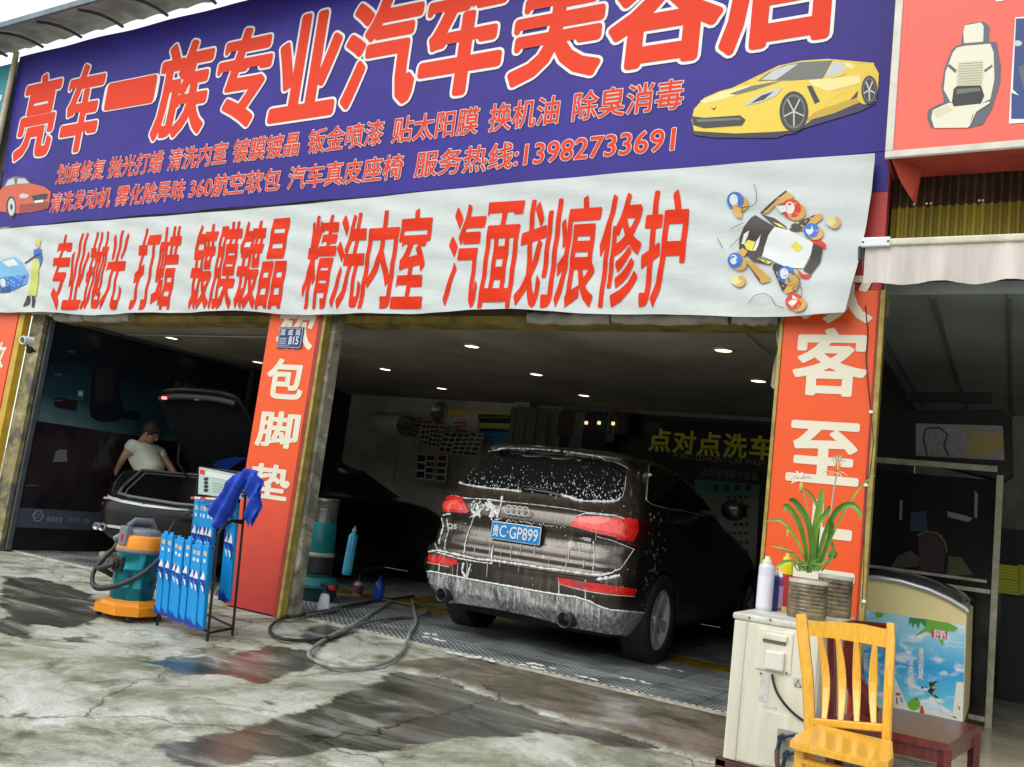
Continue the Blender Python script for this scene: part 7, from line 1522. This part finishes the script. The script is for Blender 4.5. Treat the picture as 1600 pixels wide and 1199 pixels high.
# ================================================================== right shop interior
RS = thing('neighbour_shop', (1, 6, 0), 'dim interior of the neighbouring shop at the right edge', 'shop')
M_sl = mat('slate_ceiling', (.34, .38, .39), .5, var=.2, vscale=1.5)
MB().box((-1.04, 5.95, 2.78), (4, 12, 2.86)).build('ceiling', M_sl, RS)
mb = MB()
for i in range(12): x = -.95 + i * .42; mb.box((x, 5.96, 2.755), (x + .02, 11.9, 2.781))
mb.build('ceiling_rib', mat('ceiling_rib', (.16, .18, .19), .6), RS)
MB().box((-1.04, 11.0, 0), (4, 11.15, 2.78)).build('back_wall', mat('shop_grey_wall', (.55, .57, .54), .7, var=.2), RS); MB().box((-.2, 10.93, .95), (4, 10.995, 1.55)).build('dark_band', mat('shop_band', (.14, .16, .16), .6), RS)
MB().box((3.2, 5.9, 0), (3.3, 11, 2.78)).build('side_wall', M_dark, RS); MB().box((-.8, FAC + .12, 2.95), (4, 5.95, 2.96)).box((-.79, 5.93, 2.86), (4, 5.95, 3.6)).build('header', M_dark, RS)
MB().box((-1.04, 5.87, -.01), (4, 11, .004)).build('shop_floor', mat('beige_floor_tiles', (.52, .46, .33), .22, var=.25, vscale=2.2, rvar=.1), None, kind='structure')
M_fr = mat('cream_metal_frame', (.50, .47, .34), .45, var=.35, vscale=9)
GF = thing('glass_cabinet', (-.5, 7.5, 0), 'glass display cabinet with chipped cream metal frame behind the freezer', 'cabinet')
def G(px, py, y=7.5): return on_y(px, py, y)
pt_, pb_ = G(1552, 742), G(1546, 1130); MB().bevbox((pb_.x - .03, 7.48, 0), (pb_.x + .015, 7.52, pt_.z), .004).build('post', M_fr, GF)
a_, b2_ = G(1388, 727), G(1556, 738); MB().bevbox((a_.x - .3, 7.485, b2_.z), (b2_.x + .01, 7.515, b2_.z + .045), .004).build('top_rail', M_fr, GF)
a_, b2_ = G(1386, 890), G(1533, 908); MB().bevbox((a_.x - .3, 7.487, b2_.z - .01), (pb_.x - .06, 7.513, b2_.z + .012), .004).build('rail', M_fr, GF); MB().bevbox((a_.x - .3, 7.486, b2_.z - .085), (pb_.x - .032, 7.514, b2_.z - .055), .004).build('rail', M_fr, GF)
a_ = G(1520, 1120); MB().bevbox((-1.0, 7.487, a_.z - .02), (pb_.x - .032, 7.513, a_.z + .015), .004).build('rail', M_fr, GF)
MB().box((-1.0, 7.497, .12), (pb_.x - .032, 7.503, pt_.z - .04)).build('pane', mat('dark_pane', (.012, .014, .014), .12, spec=.4), GF)
MB().box((-1.0, 7.9, .1), (pb_.x, 8.3, pt_.z - .1)).build('shelf_back', M_dark, GF)
CBP = lambda *p: [(1380 + a / 3.427, 600 + b_ / 3.4257) for a, b_ in p]
flat('contents', [(mat('pale_things', (.2, .2, .18), .6), CBP((90, 620), (104, 625), (100, 730), (86, 725))), (MATS['pale_things'], CBP((490, 570), (507, 590), (503, 720), (488, 715))), (MATS['pale_things'], CBP((345, 682), (440, 705), (480, 720), (455, 740), (345, 712))), (mat('dim_cloth', (.06, .05, .035), .7), CBP((80, 920), (150, 890), (200, 940), (180, 980), (40, 985))), (mat('dim_plum', (.035, .015, .025), .7), CBP((190, 800), (320, 805), (335, 900), (320, 1010), (190, 1000))), (mat('dim_green', (.06, .07, .025), .7), CBP((350, 920), (420, 930), (480, 1020), (340, 1030))), (mat('dim_blue', (.01, .025, .06), .6), CBP((150, 690), (230, 680), (240, 790), (140, 790)))], 7.49, GF)
MB().tube([G(*p, 7.48) for p in CBP((180, 810), (230, 790), (290, 800), (330, 850), (340, 900))], .008, 6).build('bag_handle', mat('handle_olive', (.12, .12, .05), .6), GF)
# screen-like case with a mesh cushion on top
CS = thing('cushion_case', G(1500, 740, 7.8), 'dark zipped case with a grey mesh seat cushion printed window on the cabinet', 'case')
m4 = [G(*p, 7.75) for p in CBP((120, 140), (640, 135), (690, 190), (700, 480), (650, 520), (150, 400), (115, 360))]; MB().prism(m4, (0, .25, 0)).build('shell', mat('case_black', (.014, .015, .018), .5), CS)
flat('window_print', [(mat('mesh_grey', (.42, .38, .42), .7, var=.3, vscale=60), CBP((175, 212), (640, 225), (650, 410), (175, 385))), (mat('mesh_dark', (.08, .07, .09), .7), CBP(*stroke([(235, 385), (215, 290), (230, 240), (300, 235), (345, 270), (325, 330), (350, 385)], 12))), (mat('cushion_tan', (.50, .38, .16), .7), CBP((455, 390), (450, 300), (520, 260), (640, 270), (645, 330), (560, 385))), (mat('cushion_cream', (.36, .36, .25), .7), CBP((432, 218), (520, 222), (500, 270), (450, 300)))], 7.745, CS)
MB().prism([G(*p, 7.9) for p in CBP((115, 40), (580, 45), (585, 100), (120, 90))], (0, .06, 0)).build('upper_box', P_k, thing('black_box', G(1480, 630, 7.9), 'flat black box on the shelf above the cushion case', 'box'))
# crates
for i, (px, py) in enumerate(((1575, 928), (1610, 930), (1575, 905), (1610, 907))):
    c = on_y(px, py, 9.2); o = thing('yellow_crate', c, ['lower left yellow green crate at the right edge', 'lower right yellow green crate at the right edge', 'upper left yellow green crate at the right edge', 'upper right yellow green crate at the right edge'][i], 'crate', 'yellow green crates in the neighbour shop')
    mb = MB()
    for k in range(5): mb.box((c.x - .095, 9.2, c.z + k * .026), (c.x + .095, 9.4, c.z + k * .026 + .018))
    mb.build('slats', mat('crate_yellow', (.78, .80, .04), .5), o); MB().box((c.x - .10, 9.21, c.z), (c.x + .10, 9.41, c.z + .12)).build('crate_box', mat('crate_body', (.55, .58, .04), .5), o)
MB().box((-.1, 9.15, 0), (1.2, 9.6, on_y(1575, 930, 9.2).z - .005)).build('table_block', M_dark, RS)

# ---- torn white strip on the right jamb of the bay
JS = thing('jamb_strip', (-1.39, FAC, 0), 'torn pale plastic strip hanging along the right jamb of the big bay', 'plastic strip')
pts = [(1223, 505), (1217, 522), (1220, 545), (1213, 575), (1209, 602), (1212, 608)]; mb = MB(); vs = []
for i, (a, b_) in enumerate(pts): w_ = on_y(a, b_, FAC - .02); vs += [w_ + Vector((-.018, -.01 * (i % 2), 0)), w_ + Vector((.012, .015, 0))]
mb.add(vs, [(2 * i, 2 * i + 1, 2 * i + 3, 2 * i + 2) for i in range(len(pts) - 1)]); mb.build('torn_piece', M_canvas, JS)
mb = MB(); vs = []
for i in range(30):
    a, b_ = 1215 - i * .62, 600 + i * 12; w_ = on_y(a, b_, FAC - .01); vs += [w_ + Vector((-.016 - .003 * math.sin(i), 0, 0)), w_ + Vector((.006, .01, 0))]
mb.add(vs, [(2 * i, 2 * i + 1, 2 * i + 3, 2 * i + 2) for i in range(29)]); mb.build('strip', mat('strip_pale', (.42, .43, .42), .5, var=.3, vscale=9), JS)
# ---- foam splashes on the grating
for k, (px, py) in enumerate(((726, 1024), (670, 990), (760, 1030), (830, 1042), (910, 1058), (988, 1062), (680, 998), (845, 1040), (1046, 1046))):
    c = on_z(px, py, .021); mb = MB()
    for j in range(7): a = random.uniform(0, 6.28); r = random.uniform(0, .09); mb.sphere(c + Vector((r * math.cos(a) * 1.6, r * math.sin(a) * .5, 0)), random.uniform(.010, .024), 8, (1.6, 1, .14))
    mb.build('foam_puddle', M_foam, None, ['white foam on the grating seam below the plate', 'foam spots left below the bumper', 'foam dashes below the left exhaust', 'foam dashes on the grating centre', 'foam streak below the right exhaust', 'foam streak in front of the rear wheel', 'small foam drops by the hose', 'thin foam dash on the grating', 'foam drops right of the rear wheel'][k], 'foam', 'soap foam on the grating')
# ================================================================== across the street: out of view, added to darken reflections
OB = thing('reflected_building', (0, -28, 0), 'grey concrete building row added across the street, seen only in reflections', 'building')
MB().box((-40, -30, 0), (40, -28, 8.5)).build('wall', mat('opposite_wall', (.09, .09, .08), .8, var=.3, vscale=.5), OB)
wm = MB().box((-.7, -28, -.8), (.7, -27.95, .8)); wm = wm.build('window', mat('opposite_glass', (.03, .035, .04), .2), OB); wm.location = (-34, .02, 3)
for i in range(1, 48):
    c = wm.copy(); COL.objects.link(c); c.location = (-34 + (i % 24) * 3, .02, 3 if i < 24 else 6.4)
random.seed(11)
M_tr = mat('tree_leaves', (.035, .065, .018), .7, var=.5, vscale=.9); M_tk = mat('tree_bark', (.08, .06, .04), .9)
for i in range(9):
    x = -30 + i * 7 + random.uniform(-1, 1); y = -17; h = random.uniform(5, 6.5)
    T_ = thing('reflected_tree', (x, y, 0), 'unseen leafy tree added across the road for reflections, ' + ['first', 'second', 'third', 'fourth', 'fifth', 'sixth', 'seventh', 'eighth', 'ninth'][i] + ' from the left end', 'tree', 'unseen trees across the road')
    MB().tube([(x, y, 0), (x + .1, y, h * .35), (x, y + .1, h * .7)], [.16, .12, .06], 8).build('trunk', M_tk, T_)
    mb = MB()
    for k in range(1500):
        a, b_ = random.uniform(0, 6.28), random.uniform(-1, 1); r = (random.random() ** .45) * (2.6 + .6 * math.sin(a * 3)); s_ = math.sqrt(1 - b_ * b_)
        c = Vector((x + r * s_ * math.cos(a) * 1.1, y + r * s_ * math.sin(a), h * .68 + r * b_ * .8)); u = Vector((random.gauss(0, 1), random.gauss(0, 1), random.gauss(0, 1))).normalized() * .22; v_ = u.orthogonal().normalized() * .16; mb.add([c - u, c + v_, c + u, c - v_], [(0, 1, 2, 3)])
    mb.build('crown', M_tr, T_)
